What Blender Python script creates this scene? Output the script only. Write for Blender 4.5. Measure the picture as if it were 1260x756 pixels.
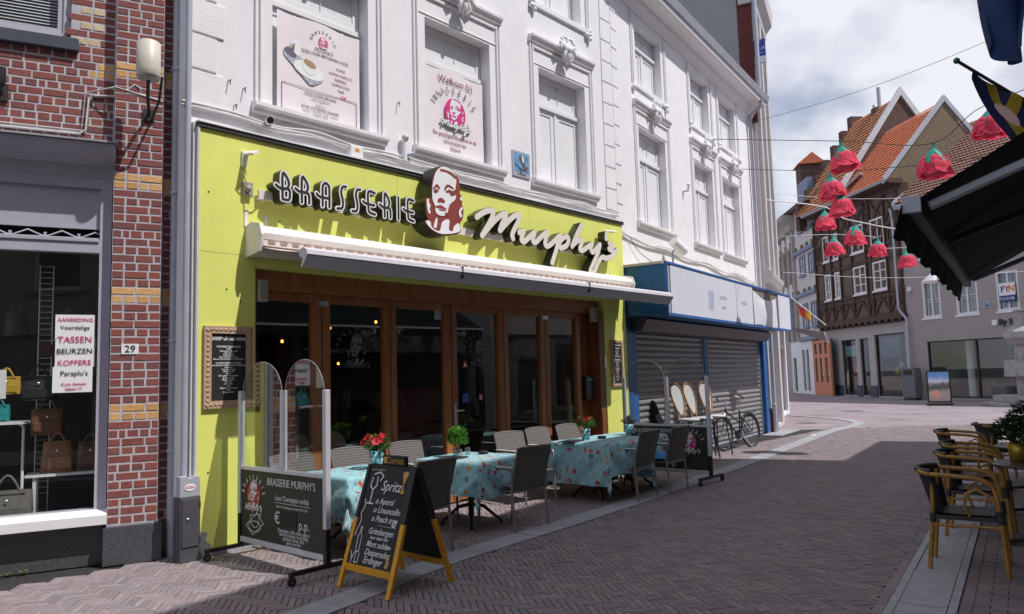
import bpy, bmesh, math, random
import numpy as np
from mathutils import Vector, Matrix
random.seed(11); rng = np.random.default_rng(5)
R = math.radians
for o in list(bpy.data.objects): bpy.data.objects.remove(o)
S = bpy.context.scene
COL = S.collection

# ------------------------------------------------------------------ camera
cd = bpy.data.cameras.new('camera'); cam = bpy.data.objects.new('camera', cd); COL.objects.link(cam)
cd.sensor_width = 36; cd.lens = 930 / 1260 * 36; cd.clip_end = 600; cd.clip_start = .05
_p = math.atan(86 / 930); _r = math.atan(.028)
_R, _U, _F = Vector((1, 0, 0)), Vector((0, -math.sin(_p), math.cos(_p))), Vector((0, math.cos(_p), math.sin(_p)))
_cr = _R * math.cos(_r) - _U * math.sin(_r); _cu = _R * math.sin(_r) + _U * math.cos(_r)
cam.matrix_world = Matrix(((_cr.x, _cu.x, -_F.x, 0), (_cr.y, _cu.y, -_F.y, 0), (_cr.z, _cu.z, -_F.z, 1.65), (0, 0, 0, 1)))
S.camera = cam

# ------------------------------------------------------------------ sky and sun
SUN_AZ, SUN_EL = R(113), R(57)          # azimuth clockwise from +Y
w = bpy.data.worlds.new('World'); S.world = w; w.use_nodes = True
nt = w.node_tree; nd = nt.nodes; lk = nt.links; nd.clear()
def N(t, **k):
    n = nd.new(t)
    for a, b in k.items(): setattr(n, a, b)
    return n
out = N('ShaderNodeOutputWorld'); bg = N('ShaderNodeBackground'); bg.inputs['Strength'].default_value = .10
sky = N('ShaderNodeTexSky', sky_type='NISHITA', sun_disc=False); sky.sun_elevation = SUN_EL; sky.sun_rotation = SUN_AZ
sky.air_density = 1.0; sky.dust_density = .6; sky.ozone_density = 1.6
tc = N('ShaderNodeTexCoord')
dv = N('ShaderNodeVectorMath', operation='DIVIDE')
lk.new(tc.outputs['Generated'], dv.inputs[0]); dv.inputs[1].default_value = (.32, .32, .32)
mp = N('ShaderNodeMapping'); mp.inputs['Location'].default_value = (1.7, 3.3, 2.1); mp.inputs['Scale'].default_value = (1, 1, 1.5); lk.new(dv.outputs[0], mp.inputs[0])
n1 = N('ShaderNodeTexNoise'); n1.inputs['Scale'].default_value = 1.15; n1.inputs['Detail'].default_value = 9; n1.inputs['Roughness'].default_value = .5; n1.inputs['Distortion'].default_value = .15
lk.new(mp.outputs[0], n1.inputs['Vector'])
cr = N('ShaderNodeValToRGB'); cr.color_ramp.elements[0].position = .35; cr.color_ramp.elements[1].position = .53; lk.new(n1.outputs['Fac'], cr.inputs[0])
n2 = N('ShaderNodeTexNoise'); n2.inputs['Scale'].default_value = 1.6; n2.inputs['Detail'].default_value = 5; lk.new(mp.outputs[0], n2.inputs['Vector'])
cr2 = N('ShaderNodeValToRGB'); cr2.color_ramp.elements[0].position = .36; cr2.color_ramp.elements[0].color = (4.6, 5.0, 6.6, 1)
cr2.color_ramp.elements[1].position = .58; cr2.color_ramp.elements[1].color = (8.6, 8.8, 9.5, 1); lk.new(n2.outputs['Fac'], cr2.inputs[0])
mx = N('ShaderNodeMix', data_type='RGBA'); lk.new(cr.outputs[0], mx.inputs[0]); lk.new(sky.outputs[0], mx.inputs[6]); lk.new(cr2.outputs[0], mx.inputs[7])
lk.new(mx.outputs[2], bg.inputs[0]); lk.new(bg.outputs[0], out.inputs[0])
sd = bpy.data.lights.new('sun', 'SUN'); sd.energy = 4.1; sd.angle = R(.55); sd.color = (1, .965, .93)
sun = bpy.data.objects.new('sun', sd); COL.objects.link(sun)
sv = Vector((math.sin(SUN_AZ) * math.cos(SUN_EL), math.cos(SUN_AZ) * math.cos(SUN_EL), math.sin(SUN_EL)))
sun.rotation_euler = sv.to_track_quat('Z', 'Y').to_euler(); sun.location = (10, -5, 30)
vs = S.view_settings; vs.view_transform = 'Standard'; vs.look = 'None'; vs.exposure = 0; vs.gamma = 1; vs.use_curve_mapping = False
S.render.engine = 'CYCLES'
S.cycles.max_bounces = 8; S.cycles.transparent_max_bounces = 12; S.cycles.glossy_bounces = 4
try: S.cycles.use_denoising = True
except Exception: pass

# ------------------------------------------------------------------ materials (all procedural)
MATS = {}
def nodemat(name):
    m = bpy.data.materials.new(name); m.use_nodes = True
    t = m.node_tree; t.nodes.clear(); return m, t
def mat(name, c, rough=.6, var=.12, scale=6, bump=0, bscale=60, metal=0, spec=.5, attr=None, stain=0, stainc=(.2, .18, .16), trans=0, emit=0, coat=0, uv=False, stretch=(1, 1, 1)):
    if name in MATS: return MATS[name]
    m, t = nodemat(name); nn, l = t.nodes, t.links
    o = nn.new('ShaderNodeOutputMaterial'); b = nn.new('ShaderNodeBsdfPrincipled'); l.new(b.outputs[0], o.inputs[0])
    b.inputs['Roughness'].default_value = rough; b.inputs['Metallic'].default_value = metal; b.inputs['Specular IOR Level'].default_value = spec
    if coat: b.inputs['Coat Weight'].default_value = coat
    tcx = nn.new('ShaderNodeTexCoord'); mpx = nn.new('ShaderNodeMapping'); mpx.inputs['Scale'].default_value = stretch
    l.new(tcx.outputs['Object'], mpx.inputs[0]); vec = mpx.outputs[0]
    nz = nn.new('ShaderNodeTexNoise'); nz.inputs['Scale'].default_value = scale; nz.inputs['Detail'].default_value = 8; nz.inputs['Roughness'].default_value = .65
    l.new(vec, nz.inputs['Vector'])
    rp = nn.new('ShaderNodeMapRange'); rp.inputs[1].default_value = .3; rp.inputs[2].default_value = .7; rp.inputs[3].default_value = 1 - var; rp.inputs[4].default_value = 1 + var
    l.new(nz.outputs['Fac'], rp.inputs[0])
    mu = nn.new('ShaderNodeMix'); mu.data_type = 'RGBA'; mu.blend_type = 'MULTIPLY'; mu.inputs[0].default_value = 1
    if attr:
        at = nn.new('ShaderNodeAttribute'); at.attribute_name = attr; l.new(at.outputs['Color'], mu.inputs[6])
    else: mu.inputs[6].default_value = (*c, 1)
    l.new(rp.outputs[0], mu.inputs[7]); colr = mu.outputs[2]
    if stain:
        n3 = nn.new('ShaderNodeTexNoise'); n3.inputs['Scale'].default_value = 1.7; n3.inputs['Detail'].default_value = 10; n3.inputs['Roughness'].default_value = .72
        l.new(vec, n3.inputs['Vector'])
        r3 = nn.new('ShaderNodeMapRange'); r3.inputs[1].default_value = .52; r3.inputs[2].default_value = .74; r3.inputs[4].default_value = stain; l.new(n3.outputs['Fac'], r3.inputs[0])
        m3 = nn.new('ShaderNodeMix'); m3.data_type = 'RGBA'; l.new(r3.outputs[0], m3.inputs[0]); l.new(colr, m3.inputs[6]); m3.inputs[7].default_value = (*stainc, 1); colr = m3.outputs[2]
    l.new(colr, b.inputs['Base Color'])
    rr = nn.new('ShaderNodeMapRange'); rr.inputs[3].default_value = max(.03, rough - .08); rr.inputs[4].default_value = min(1, rough + .08); l.new(nz.outputs['Fac'], rr.inputs[0]); l.new(rr.outputs[0], b.inputs['Roughness'])
    if bump:
        nb = nn.new('ShaderNodeTexNoise'); nb.inputs['Scale'].default_value = bscale; nb.inputs['Detail'].default_value = 5; l.new(vec, nb.inputs['Vector'])
        bp = nn.new('ShaderNodeBump'); bp.inputs['Strength'].default_value = bump; bp.inputs['Distance'].default_value = .01; l.new(nb.outputs['Fac'], bp.inputs['Height']); l.new(bp.outputs[0], b.inputs['Normal'])
    if trans:
        tr = nn.new('ShaderNodeBsdfTranslucent'); l.new(colr, tr.inputs[0]); ms = nn.new('ShaderNodeMixShader'); ms.inputs[0].default_value = trans
        l.new(b.outputs[0], ms.inputs[1]); l.new(tr.outputs[0], ms.inputs[2]); l.new(ms.outputs[0], o.inputs[0])
    if emit:
        b.inputs['Emission Color'].default_value = (*c, 1); b.inputs['Emission Strength'].default_value = emit
    MATS[name] = m; return m
def glassmat(name, tint=(.9, .93, .92), base=.04, refl=(.9, .9, .9), rough=0.0):
    if name in MATS: return MATS[name]
    m, t = nodemat(name); nn, l = t.nodes, t.links
    o = nn.new('ShaderNodeOutputMaterial'); tr = nn.new('ShaderNodeBsdfTransparent'); tr.inputs[0].default_value = (*tint, 1)
    g = nn.new('ShaderNodeBsdfGlossy'); g.inputs['Roughness'].default_value = rough; g.inputs[0].default_value = (*refl, 1)
    fr = nn.new('ShaderNodeFresnel'); ge = nn.new('ShaderNodeNewGeometry'); io = nn.new('ShaderNodeMapRange'); io.inputs[3].default_value = 1.5; io.inputs[4].default_value = 1 / 1.5; l.new(ge.outputs['Backfacing'], io.inputs[0]); l.new(io.outputs[0], fr.inputs['IOR'])
    a = nn.new('ShaderNodeMath'); a.operation = 'MULTIPLY_ADD'; a.inputs[1].default_value = 1.35; a.inputs[2].default_value = base; a.use_clamp = True; l.new(fr.outputs[0], a.inputs[0])
    ms = nn.new('ShaderNodeMixShader'); l.new(a.outputs[0], ms.inputs[0]); l.new(tr.outputs[0], ms.inputs[1]); l.new(g.outputs[0], ms.inputs[2]); l.new(ms.outputs[0], o.inputs[0])
    MATS[name] = m; return m
def weavemat(name, c1, c2, s=90, rough=.6, coords='Object', bump=.5):
    """woven strips: a checker with rounded relief"""
    if name in MATS: return MATS[name]
    m, t = nodemat(name); nn, l = t.nodes, t.links
    o = nn.new('ShaderNodeOutputMaterial'); b = nn.new('ShaderNodeBsdfPrincipled'); l.new(b.outputs[0], o.inputs[0]); b.inputs['Roughness'].default_value = rough
    tcx = nn.new('ShaderNodeTexCoord')
    def wave(d):
        wv = nn.new('ShaderNodeTexWave'); wv.bands_direction = d; wv.inputs['Scale'].default_value = s / 6.283; wv.inputs['Distortion'].default_value = .4; l.new(tcx.outputs[coords], wv.inputs[0]); return wv
    a, z = wave('X'), wave('Z'); ch = nn.new('ShaderNodeMath'); ch.operation = 'MULTIPLY'; l.new(a.outputs['Fac'], ch.inputs[0]); l.new(z.outputs['Fac'], ch.inputs[1])
    mxx = nn.new('ShaderNodeMix'); mxx.data_type = 'RGBA'; l.new(ch.outputs[0], mxx.inputs[0]); mxx.inputs[6].default_value = (*c1, 1); mxx.inputs[7].default_value = (*c2, 1); l.new(mxx.outputs[2], b.inputs['Base Color'])
    bp = nn.new('ShaderNodeBump'); bp.inputs['Strength'].default_value = bump; bp.inputs['Distance'].default_value = .01; l.new(ch.outputs[0], bp.inputs['Height']); l.new(bp.outputs[0], b.inputs['Normal'])
    MATS[name] = m; return m

# ------------------------------------------------------------------ mesh helpers
def setm(o, m):
    o.data.materials.clear(); o.data.materials.append(m)
class MB:
    def __init__(s): s.v = []; s.f = []; s.sm = []
    def add(s, v, f, smooth=False):
        b = len(s.v); s.v += [tuple(p) for p in v]; s.f += [tuple(i + b for i in q) for q in f]; s.sm += [smooth] * len(f); return s
    def box(s, x0, x1, y0, y1, z0, z1):
        v = [(x, y, z) for z in (z0, z1) for y in (y0, y1) for x in (x0, x1)]
        return s.add(v, [(0, 2, 3, 1), (4, 5, 7, 6), (0, 1, 5, 4), (2, 6, 7, 3), (0, 4, 6, 2), (1, 3, 7, 5)])
    def obox(s, c, ax, ay, az):
        """box from centre and three half-axis vectors"""
        c, ax, ay, az = map(Vector, (c, ax, ay, az))
        v = [c + ax * i + ay * j + az * k for k in (-1, 1) for j in (-1, 1) for i in (-1, 1)]
        return s.add(v, [(0, 2, 3, 1), (4, 5, 7, 6), (0, 1, 5, 4), (2, 6, 7, 3), (0, 4, 6, 2), (1, 3, 7, 5)])
    def bar(s, p, q, wd, hd):
        """rectangular bar from p to q"""
        p, q = Vector(p), Vector(q); d = (q - p); L = d.length; d.normalize()
        up = Vector((0, 0, 1)) if abs(d.z) < .95 else Vector((0, 1, 0))
        a = d.cross(up).normalized(); b = a.cross(d)
        return s.obox((p + q) / 2, d * L / 2, a * wd / 2, b * hd / 2)
    def tube(s, pts, r, n=8, cap=True, closed=False):
        pts = [Vector(p) for p in pts]; k = len(pts); rs = r if isinstance(r, (list, tuple)) else [r] * k
        rings = []; prev = None
        for i, p in enumerate(pts):
            if closed: d = pts[(i + 1) % k] - pts[i - 1]
            else: d = pts[min(i + 1, k - 1)] - pts[max(i - 1, 0)]
            d.normalize()
            if prev is None:
                up = Vector((0, 0, 1)) if abs(d.z) < .9 else Vector((1, 0, 0)); a = d.cross(up).normalized()
            else:
                a = (prev - d * prev.dot(d)).normalized()
            prev = a; b = d.cross(a)
            rings.append([p + (a * math.cos(2 * math.pi * j / n) + b * math.sin(2 * math.pi * j / n)) * rs[i] for j in range(n)])
        v = [q for r_ in rings for q in r_]; f = []
        for i in range(k if closed else k - 1):
            i2 = (i + 1) % k
            for j in range(n): f.append((i * n + j, i * n + (j + 1) % n, i2 * n + (j + 1) % n, i2 * n + j))
        s.add(v, f, True)
        if cap and not closed:
            s.add(rings[0], [tuple(reversed(range(n)))]); s.add(rings[-1], [tuple(range(n))])
        return s
    def cyl(s, p, q, r, r2=None, n=14): return s.tube([p, q], [r, r if r2 is None else r2], n)
    def lathe(s, prof, n=20, c=(0, 0, 0), smooth=True):
        v = []; f = []
        for (r, z) in prof:
            for j in range(n): a = 2 * math.pi * j / n; v.append((c[0] + r * math.cos(a), c[1] + r * math.sin(a), c[2] + z))
        for i in range(len(prof) - 1):
            for j in range(n): f.append((i * n + j, i * n + (j + 1) % n, (i + 1) * n + (j + 1) % n, (i + 1) * n + j))
        return s.add(v, f, smooth)
    def ball(s, c, r, n=10, m=7, sc=(1, 1, 1)):
        v = []; f = []
        for i in range(m + 1):
            t = math.pi * i / m
            for j in range(n): a = 2 * math.pi * j / n; v.append((c[0] + r * sc[0] * math.sin(t) * math.cos(a), c[1] + r * sc[1] * math.sin(t) * math.sin(a), c[2] + r * sc[2] * math.cos(t)))
        for i in range(m):
            for j in range(n): f.append((i * n + j, (i + 1) * n + j, (i + 1) * n + (j + 1) % n, i * n + (j + 1) % n))
        return s.add(v, f, True)
    def prism(s, poly, y0, y1):
        """polygon in x,z extruded from y0 to y1"""
        k = len(poly); v = [(x, y0, z) for x, z in poly] + [(x, y1, z) for x, z in poly]
        f = [tuple(range(k)), tuple(reversed(range(k, 2 * k)))] + [(i, i + k, (i + 1) % k + k, (i + 1) % k) for i in range(k)]
        return s.add(v, f)
    def prismx(s, poly, x0, x1):
        """polygon in y,z extruded from x0 to x1"""
        k = len(poly); v = [(x0, y, z) for y, z in poly] + [(x1, y, z) for y, z in poly]
        f = [tuple(reversed(range(k))), tuple(range(k, 2 * k))] + [(i, (i + 1) % k, (i + 1) % k + k, i + k) for i in range(k)]
        return s.add(v, f)
    def grid(s, fn, nu, nv, smooth=True):
        v = [fn(i / nu, j / nv) for j in range(nv + 1) for i in range(nu + 1)]
        f = [(j * (nu + 1) + i, j * (nu + 1) + i + 1, (j + 1) * (nu + 1) + i + 1, (j + 1) * (nu + 1) + i) for j in range(nv) for i in range(nu)]
        return s.add(v, f, smooth)
    def wall(s, x0, x1, z0, z1, y0, y1, holes=()):
        """slab in x,z with rectangular openings, faces at y0 (front) and y1"""
        xs = sorted({x0, x1, *[h[0] for h in holes], *[h[1] for h in holes]}); zs = sorted({z0, z1, *[h[2] for h in holes], *[h[3] for h in holes]})
        xs = [x for x in xs if x0 <= x <= x1]; zs = [z for z in zs if z0 <= z <= z1]
        def solid(i, j):
            if i < 0 or j < 0 or i >= len(xs) - 1 or j >= len(zs) - 1: return False
            cx, cz = (xs[i] + xs[i + 1]) / 2, (zs[j] + zs[j + 1]) / 2
            return not any(h[0] < cx < h[1] and h[2] < cz < h[3] for h in holes)
        for i in range(len(xs) - 1):
            for j in range(len(zs) - 1):
                if not solid(i, j): continue
                a, b, c, d = xs[i], xs[i + 1], zs[j], zs[j + 1]
                s.add([(a, y0, c), (b, y0, c), (b, y0, d), (a, y0, d)], [(0, 1, 2, 3)]); s.add([(a, y1, c), (b, y1, c), (b, y1, d), (a, y1, d)], [(3, 2, 1, 0)])
                if not solid(i - 1, j): s.add([(a, y0, c), (a, y0, d), (a, y1, d), (a, y1, c)], [(0, 1, 2, 3)])
                if not solid(i + 1, j): s.add([(b, y0, c), (b, y1, c), (b, y1, d), (b, y0, d)], [(0, 1, 2, 3)])
                if not solid(i, j - 1): s.add([(a, y0, c), (a, y1, c), (b, y1, c), (b, y0, c)], [(0, 1, 2, 3)])
                if not solid(i, j + 1): s.add([(a, y0, d), (b, y0, d), (b, y1, d), (a, y1, d)], [(0, 1, 2, 3)])
        return s
    def frame(s, x0, x1, z0, z1, y0, y1, wd, wb=None):
        wb = wd if wb is None else wb
        return s.wall(x0, x1, z0, z1, y0, y1, [(x0 + wd, x1 - wd, z0 + wb, z1 - wd)])
    def mesh(s, name):
        me = bpy.data.meshes.new(name); me.from_pydata(s.v, [], s.f); me.polygons.foreach_set('use_smooth', s.sm); me.update(); return me
    def build(s, name, m, parent=None, bevel=0, seg=2):
        o = bpy.data.objects.new(name, s.mesh(name)); COL.objects.link(o); o.parent = parent
        if m: o.data.materials.append(m)
        if bevel:
            b = o.modifiers.new('bevel', 'BEVEL'); b.width = bevel; b.segments = seg; b.limit_method = 'ANGLE'; b.angle_limit = R(35)
        return o
def tag(o, label=None, cat=None, group=None, kind=None):
    if label: o['label'] = label
    if cat: o['category'] = cat
    if group: o['group'] = group
    if kind: o['kind'] = kind
    return o
def empty(name, loc=(0, 0, 0), rz=0):
    o = bpy.data.objects.new(name, None); COL.objects.link(o); o.location = loc; o.rotation_euler = (0, 0, rz); o.empty_display_size = .2; return o
class Frame:
    def __init__(s, x, y, th): s.x, s.y, s.th = x, y, th; s.c, s.s = math.cos(th), math.sin(th)
    def w(s, u, v, z=0): return (s.x + u * s.c - v * s.s, s.y + u * s.s + v * s.c, z)      # u along, v inward
    def loc(s, x, y): dx, dy = x - s.x, y - s.y; return dx * s.c + dy * s.s, -dx * s.s + dy * s.c
def thing(name, label, cat, fr, u=0, v=0, z=0, rz=0, group=None):
    o = empty(name, fr.w(u, v, z), fr.th + rz); return tag(o, label, cat, group)
def copy_tree(o, parent=None):
    c = o.copy(); COL.objects.link(c); c.parent = parent
    for ch in o.children: copy_tree(ch, c)
    return c
WORLD = Frame(0, 0, 0)
FA = Frame(-3.101, 7.420, R(48.2))                # lime-green shopfront
FB = Frame(1.895, 13.156, R(56.13))               # white wing with the shutters
FL = Frame(-3.939, 7.325, R(27.35))               # brick shop
FF = Frame(19.821, 37.891, math.atan2(-.92192, .38737))   # far taupe building (x runs to the right)
FT = Frame(18.978, 46.649, math.atan2(-.9954, .0958))     # timbered house (x runs to the right)
FW = Frame(19.370, 50.964, math.atan2(-.99588, -.09063))  # pale house with blue windows
FS = Frame(20.527, 58.266, math.atan2(-.98769, -.15643))  # stone building
FG = Frame(6.939, 20.490, R(65))                  # tall grey building
FK = Frame(0, 0, R(56.13))                        # street axis

# text, flat shapes
def text(name, body, size, m, parent, x, y, z, ext=.002, align='CENTER', shear=0, sx=1, rz=0, rx=90, bold=0, rot=0, space=1):
    c = bpy.data.curves.new(name, 'FONT'); c.body = body; c.size = size; c.extrude = ext; c.align_x = align; c.align_y = 'CENTER'; c.shear = shear; c.offset = bold; c.resolution_u = 3; c.space_character = space
    t = bpy.data.objects.new(name, c); me = bpy.data.meshes.new_from_object(t)
    bpy.data.objects.remove(t)
    M = Matrix.Translation((x, y, z)) @ Matrix.Rotation(R(rz), 4, 'Z') @ Matrix.Rotation(R(rx), 4, 'X') @ Matrix.Rotation(R(rot), 4, 'Z') @ Matrix.Diagonal((sx, 1, 1, 1))
    me.transform(M); me.materials.clear(); me.materials.append(m)
    o = bpy.data.objects.new(name, me); COL.objects.link(o); o.parent = parent; return o
def loops_mesh(name, loops, ext):
    c = bpy.data.curves.new(name, 'CURVE'); c.dimensions = '2D'; c.fill_mode = 'BOTH'; c.extrude = ext
    for lp in loops:
        sp = c.splines.new('POLY'); sp.points.add(len(lp) - 1)
        for p, q in zip(sp.points, lp): p.co = (q[0], q[1], 0, 1)
        sp.use_cyclic_u = True
    t = bpy.data.objects.new(name, c); me = bpy.data.meshes.new_from_object(t); bpy.data.objects.remove(t); return me
def shape(name, loops, m, parent, y, ext=.002, M=None):
    """flat plate in x,z facing -y, thickness 2*ext"""
    me = loops_mesh(name, loops, ext)
    me.transform((M or Matrix()) @ Matrix.Translation((0, y, 0)) @ Matrix.Rotation(R(90), 4, 'X')); me.materials.clear(); me.materials.append(m)
    o = bpy.data.objects.new(name, me); COL.objects.link(o); o.parent = parent; return o
def smooth(pts, k=6, closed=True):
    """Catmull-Rom through control points"""
    n = len(pts); r = []
    for i in range(n if closed else n - 1):
        p = [np.array(pts[(i + j) % n] if closed else pts[min(max(i + j, 0), n - 1)], float) for j in (-1, 0, 1, 2)]
        for t in np.linspace(0, 1, k, endpoint=False):
            r.append(tuple(.5 * (2 * p[1] + (p[2] - p[0]) * t + (2 * p[0] - 5 * p[1] + 4 * p[2] - p[3]) * t * t + (3 * p[1] - p[0] - 3 * p[2] + p[3]) * t ** 3)))
    if not closed: r.append(tuple(pts[-1]))
    return r
def strokes(lines, width, res):
    """outline loops of the union of thick polylines (marching squares on the distance field)"""
    P = np.array([p for l in lines for p in l]); pad = width * 1.2 + 2 * res
    x0, z0 = P.min(0) - pad; x1, z1 = P.max(0) + pad
    xs = np.arange(x0, x1 + res, res); zs = np.arange(z0, z1 + res, res); X, Z = np.meshgrid(xs, zs); D = np.full(X.shape, 9.)
    for l in lines:
        for a, b in zip(l[:-1], l[1:]):
            ax, az = a; dx, dz = b[0] - ax, b[1] - az; L2 = dx * dx + dz * dz + 1e-12
            t = np.clip(((X - ax) * dx + (Z - az) * dz) / L2, 0, 1); D = np.minimum(D, np.hypot(X - ax - t * dx, Z - az - t * dz))
    V = width / 2 - D; ins = V > 0; segs = {}
    def ep(i, j, e):
        if e == 0: a, b = (j, i), (j, i + 1)
        elif e == 1: a, b = (j, i + 1), (j + 1, i + 1)
        elif e == 2: a, b = (j + 1, i), (j + 1, i + 1)
        else: a, b = (j, i), (j + 1, i)
        return (a, b)
    tab = {1: [(3, 0)], 2: [(0, 1)], 3: [(3, 1)], 4: [(1, 2)], 5: [(3, 2), (1, 0)], 6: [(0, 2)], 7: [(3, 2)], 8: [(2, 3)], 9: [(2, 0)], 10: [(0, 3), (2, 1)], 11: [(2, 1)], 12: [(1, 3)], 13: [(1, 0)], 14: [(0, 3)]}
    code = ins[:-1, :-1] * 1 + ins[:-1, 1:] * 2 + ins[1:, 1:] * 4 + ins[1:, :-1] * 8
    for j, i in zip(*np.nonzero((code > 0) & (code < 15))):
        for a, b in tab[int(code[j, i])]: segs[ep(i, j, a)] = ep(i, j, b)
    def pt(e):
        (ja, ia), (jb, ib) = e; va, vb = V[ja, ia], V[jb, ib]; t = va / (va - vb); return (xs[ia] + t * (xs[ib] - xs[ia]), zs[ja] + t * (zs[jb] - zs[ja]))
    loops = []
    while segs:
        st = next(iter(segs)); lp = []; e = st
        while e in segs: lp.append(pt(e)); e = segs.pop(e)
        if len(lp) > 5: loops.append(lp)
    return loops

# shared materials
m_white = mat('white_render', (.80, .79, .82), .8, .05, 3, .35, 30, stain=.16, stainc=(.60, .58, .58))
m_trim = mat('white_trim', (.8, .79, .81), .6, .05, 8, .08, 40, stain=.18, stainc=(.5, .48, .46))
m_board = mat('white_board', (.77, .765, .79), .5, .04, 4, .04, 30)
m_lime = mat('lime_panel', (.77, .80, .19), .45, .05, 2.2, .12, 7, stain=.22, stainc=(.60, .60, .17))
m_wood = mat('brown_wood', (.36, .135, .05), .4, .35, 9, .1, 60, stretch=(1, 1, .08))
m_black = mat('black_paint', (.012, .012, .013), .45, .2, 20)
m_rubber = mat('rubber', (.02, .02, .02), .8, .2)
m_alu = mat('aluminium', (.72, .72, .75), .35, .05, 10, metal=.85)
m_zinc = mat('grey_zinc', (.44, .46, .53), .45, .1, 6, metal=.15, stain=.25, stainc=(.25, .26, .28))
m_dark = mat('dark_metal', (.03, .03, .033), .5, .2, 12)
m_cable = mat('cable_white', (.6, .59, .58), .7, .1)
m_cabled = mat('cable_dark', (.05, .05, .05), .7, .1)
m_chalk = mat('chalk', (.75, .75, .74), .9, .1, 60)
m_chalkbd = mat('chalkboard', (.016, .016, .017), .6, .35, 5)
m_ink = mat('ink_black', (.015, .015, .02), .6, .1)
m_pink = mat('ink_pink', (.62, .03, .22), .6, .08)
m_paper = mat('paper', (.83, .83, .83), .7, .03)
m_vinyl = mat('banner_vinyl', (.80, .74, .77), .5, .03, 5, .05, 12)
m_glass = glassmat('window_glass', (.95, .97, .96), .02)
m_clear = glassmat('clear_screen', (.95, .97, .96), .02)
m_doorg = glassmat('door_glass', (.93, .95, .94), .10)
m_void = mat('room_wall', (.05, .045, .04), .9, .2)

# ================================================================== GROUND
def pave_mat(name):
    return mat(name, (.2, .16, .15), .82, .22, 25, .35, 120, attr='tone', stain=.35, stainc=(.15, .13, .14))
m_pave = pave_mat('paver'); m_brick = mat('brick_clay', (.2, .06, .04), .85, .25, 30, .4, 150, attr='tone')
m_joint = mat('joint_sand', (.03, .027, .028), .95, .3, 8)
m_conc = mat('concrete', (.34, .34, .365), .8, .16, 7, .2, 80, stain=.35, stainc=(.2, .19, .19))
def plaza_mat():
    m, t = nodemat('plaza_paving'); nn, l = t.nodes, t.links
    o = nn.new('ShaderNodeOutputMaterial'); b = nn.new('ShaderNodeBsdfPrincipled'); l.new(b.outputs[0], o.inputs[0]); b.inputs['Roughness'].default_value = .85
    tcx = nn.new('ShaderNodeTexCoord'); mp_ = nn.new('ShaderNodeMapping'); mp_.inputs['Rotation'].default_value = (0, 0, R(20)); l.new(tcx.outputs['Object'], mp_.inputs[0])
    bt = nn.new('ShaderNodeTexBrick'); bt.inputs['Scale'].default_value = 1; bt.inputs['Brick Width'].default_value = .21; bt.inputs['Row Height'].default_value = .075; bt.inputs['Mortar Size'].default_value = .006
    bt.inputs['Color1'].default_value = (.34, .28, .30, 1); bt.inputs['Color2'].default_value = (.27, .225, .245, 1); bt.inputs['Mortar'].default_value = (.16, .14, .15, 1); l.new(mp_.outputs[0], bt.inputs[0])
    nz = nn.new('ShaderNodeTexNoise'); nz.inputs['Scale'].default_value = .7; nz.inputs['Detail'].default_value = 9; l.new(tcx.outputs['Object'], nz.inputs[0])
    mr = nn.new('ShaderNodeMapRange'); mr.inputs[1].default_value = .3; mr.inputs[2].default_value = .7; mr.inputs[3].default_value = .78; mr.inputs[4].default_value = 1.2; l.new(nz.outputs['Fac'], mr.inputs[0])
    mu = nn.new('ShaderNodeMix'); mu.data_type = 'RGBA'; mu.blend_type = 'MULTIPLY'; mu.inputs[0].default_value = 1; l.new(bt.outputs[0], mu.inputs[6]); l.new(mr.outputs[0], mu.inputs[7]); l.new(mu.outputs[2], b.inputs['Base Color'])
    return m
g = MB(); g.add([(-250, -250, -.014), (250, -250, -.014), (250, 250, -.014), (-250, 250, -.014)], [(0, 1, 2, 3)])
tag(g.build('ground', m_joint), kind='structure')

# kerb channel on the left of the roadway, in shopfront coordinates (u along, n out from the front)
CH = [(-9, 3.3), (-3, 2.78), (-.31, 2.4), (1.33, 2.05), (3.34, 1.9), (5.39, 1.68), (8.65, 1.28), (13.57, .55), (17.0, .05)]
CHxy = [FA.w(u, -n)[:2] for u, n in CH] + [(9.75, 21.9), (10.35, 23.3), (10.4, 25.0), (9.9, 27.0), (8.6, 29.6), (6.5, 32.5), (3.5, 35.5)]
chs = smooth(CHxy, 10, False)
def ribbon(line, wd):
    L = np.array(line); d = np.gradient(L, axis=0); d /= np.linalg.norm(d, axis=1)[:, None]; nrm = np.stack([-d[:, 1], d[:, 0]], 1); return L + nrm * wd / 2, L - nrm * wd / 2
def resample(line, step):
    L = np.array(line); s = np.r_[0, np.cumsum(np.linalg.norm(np.diff(L, axis=0), axis=1))]; q = np.arange(0, s[-1], step); return np.stack([np.interp(q, s, L[:, 0]), np.interp(q, s, L[:, 1])], 1), s
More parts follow.
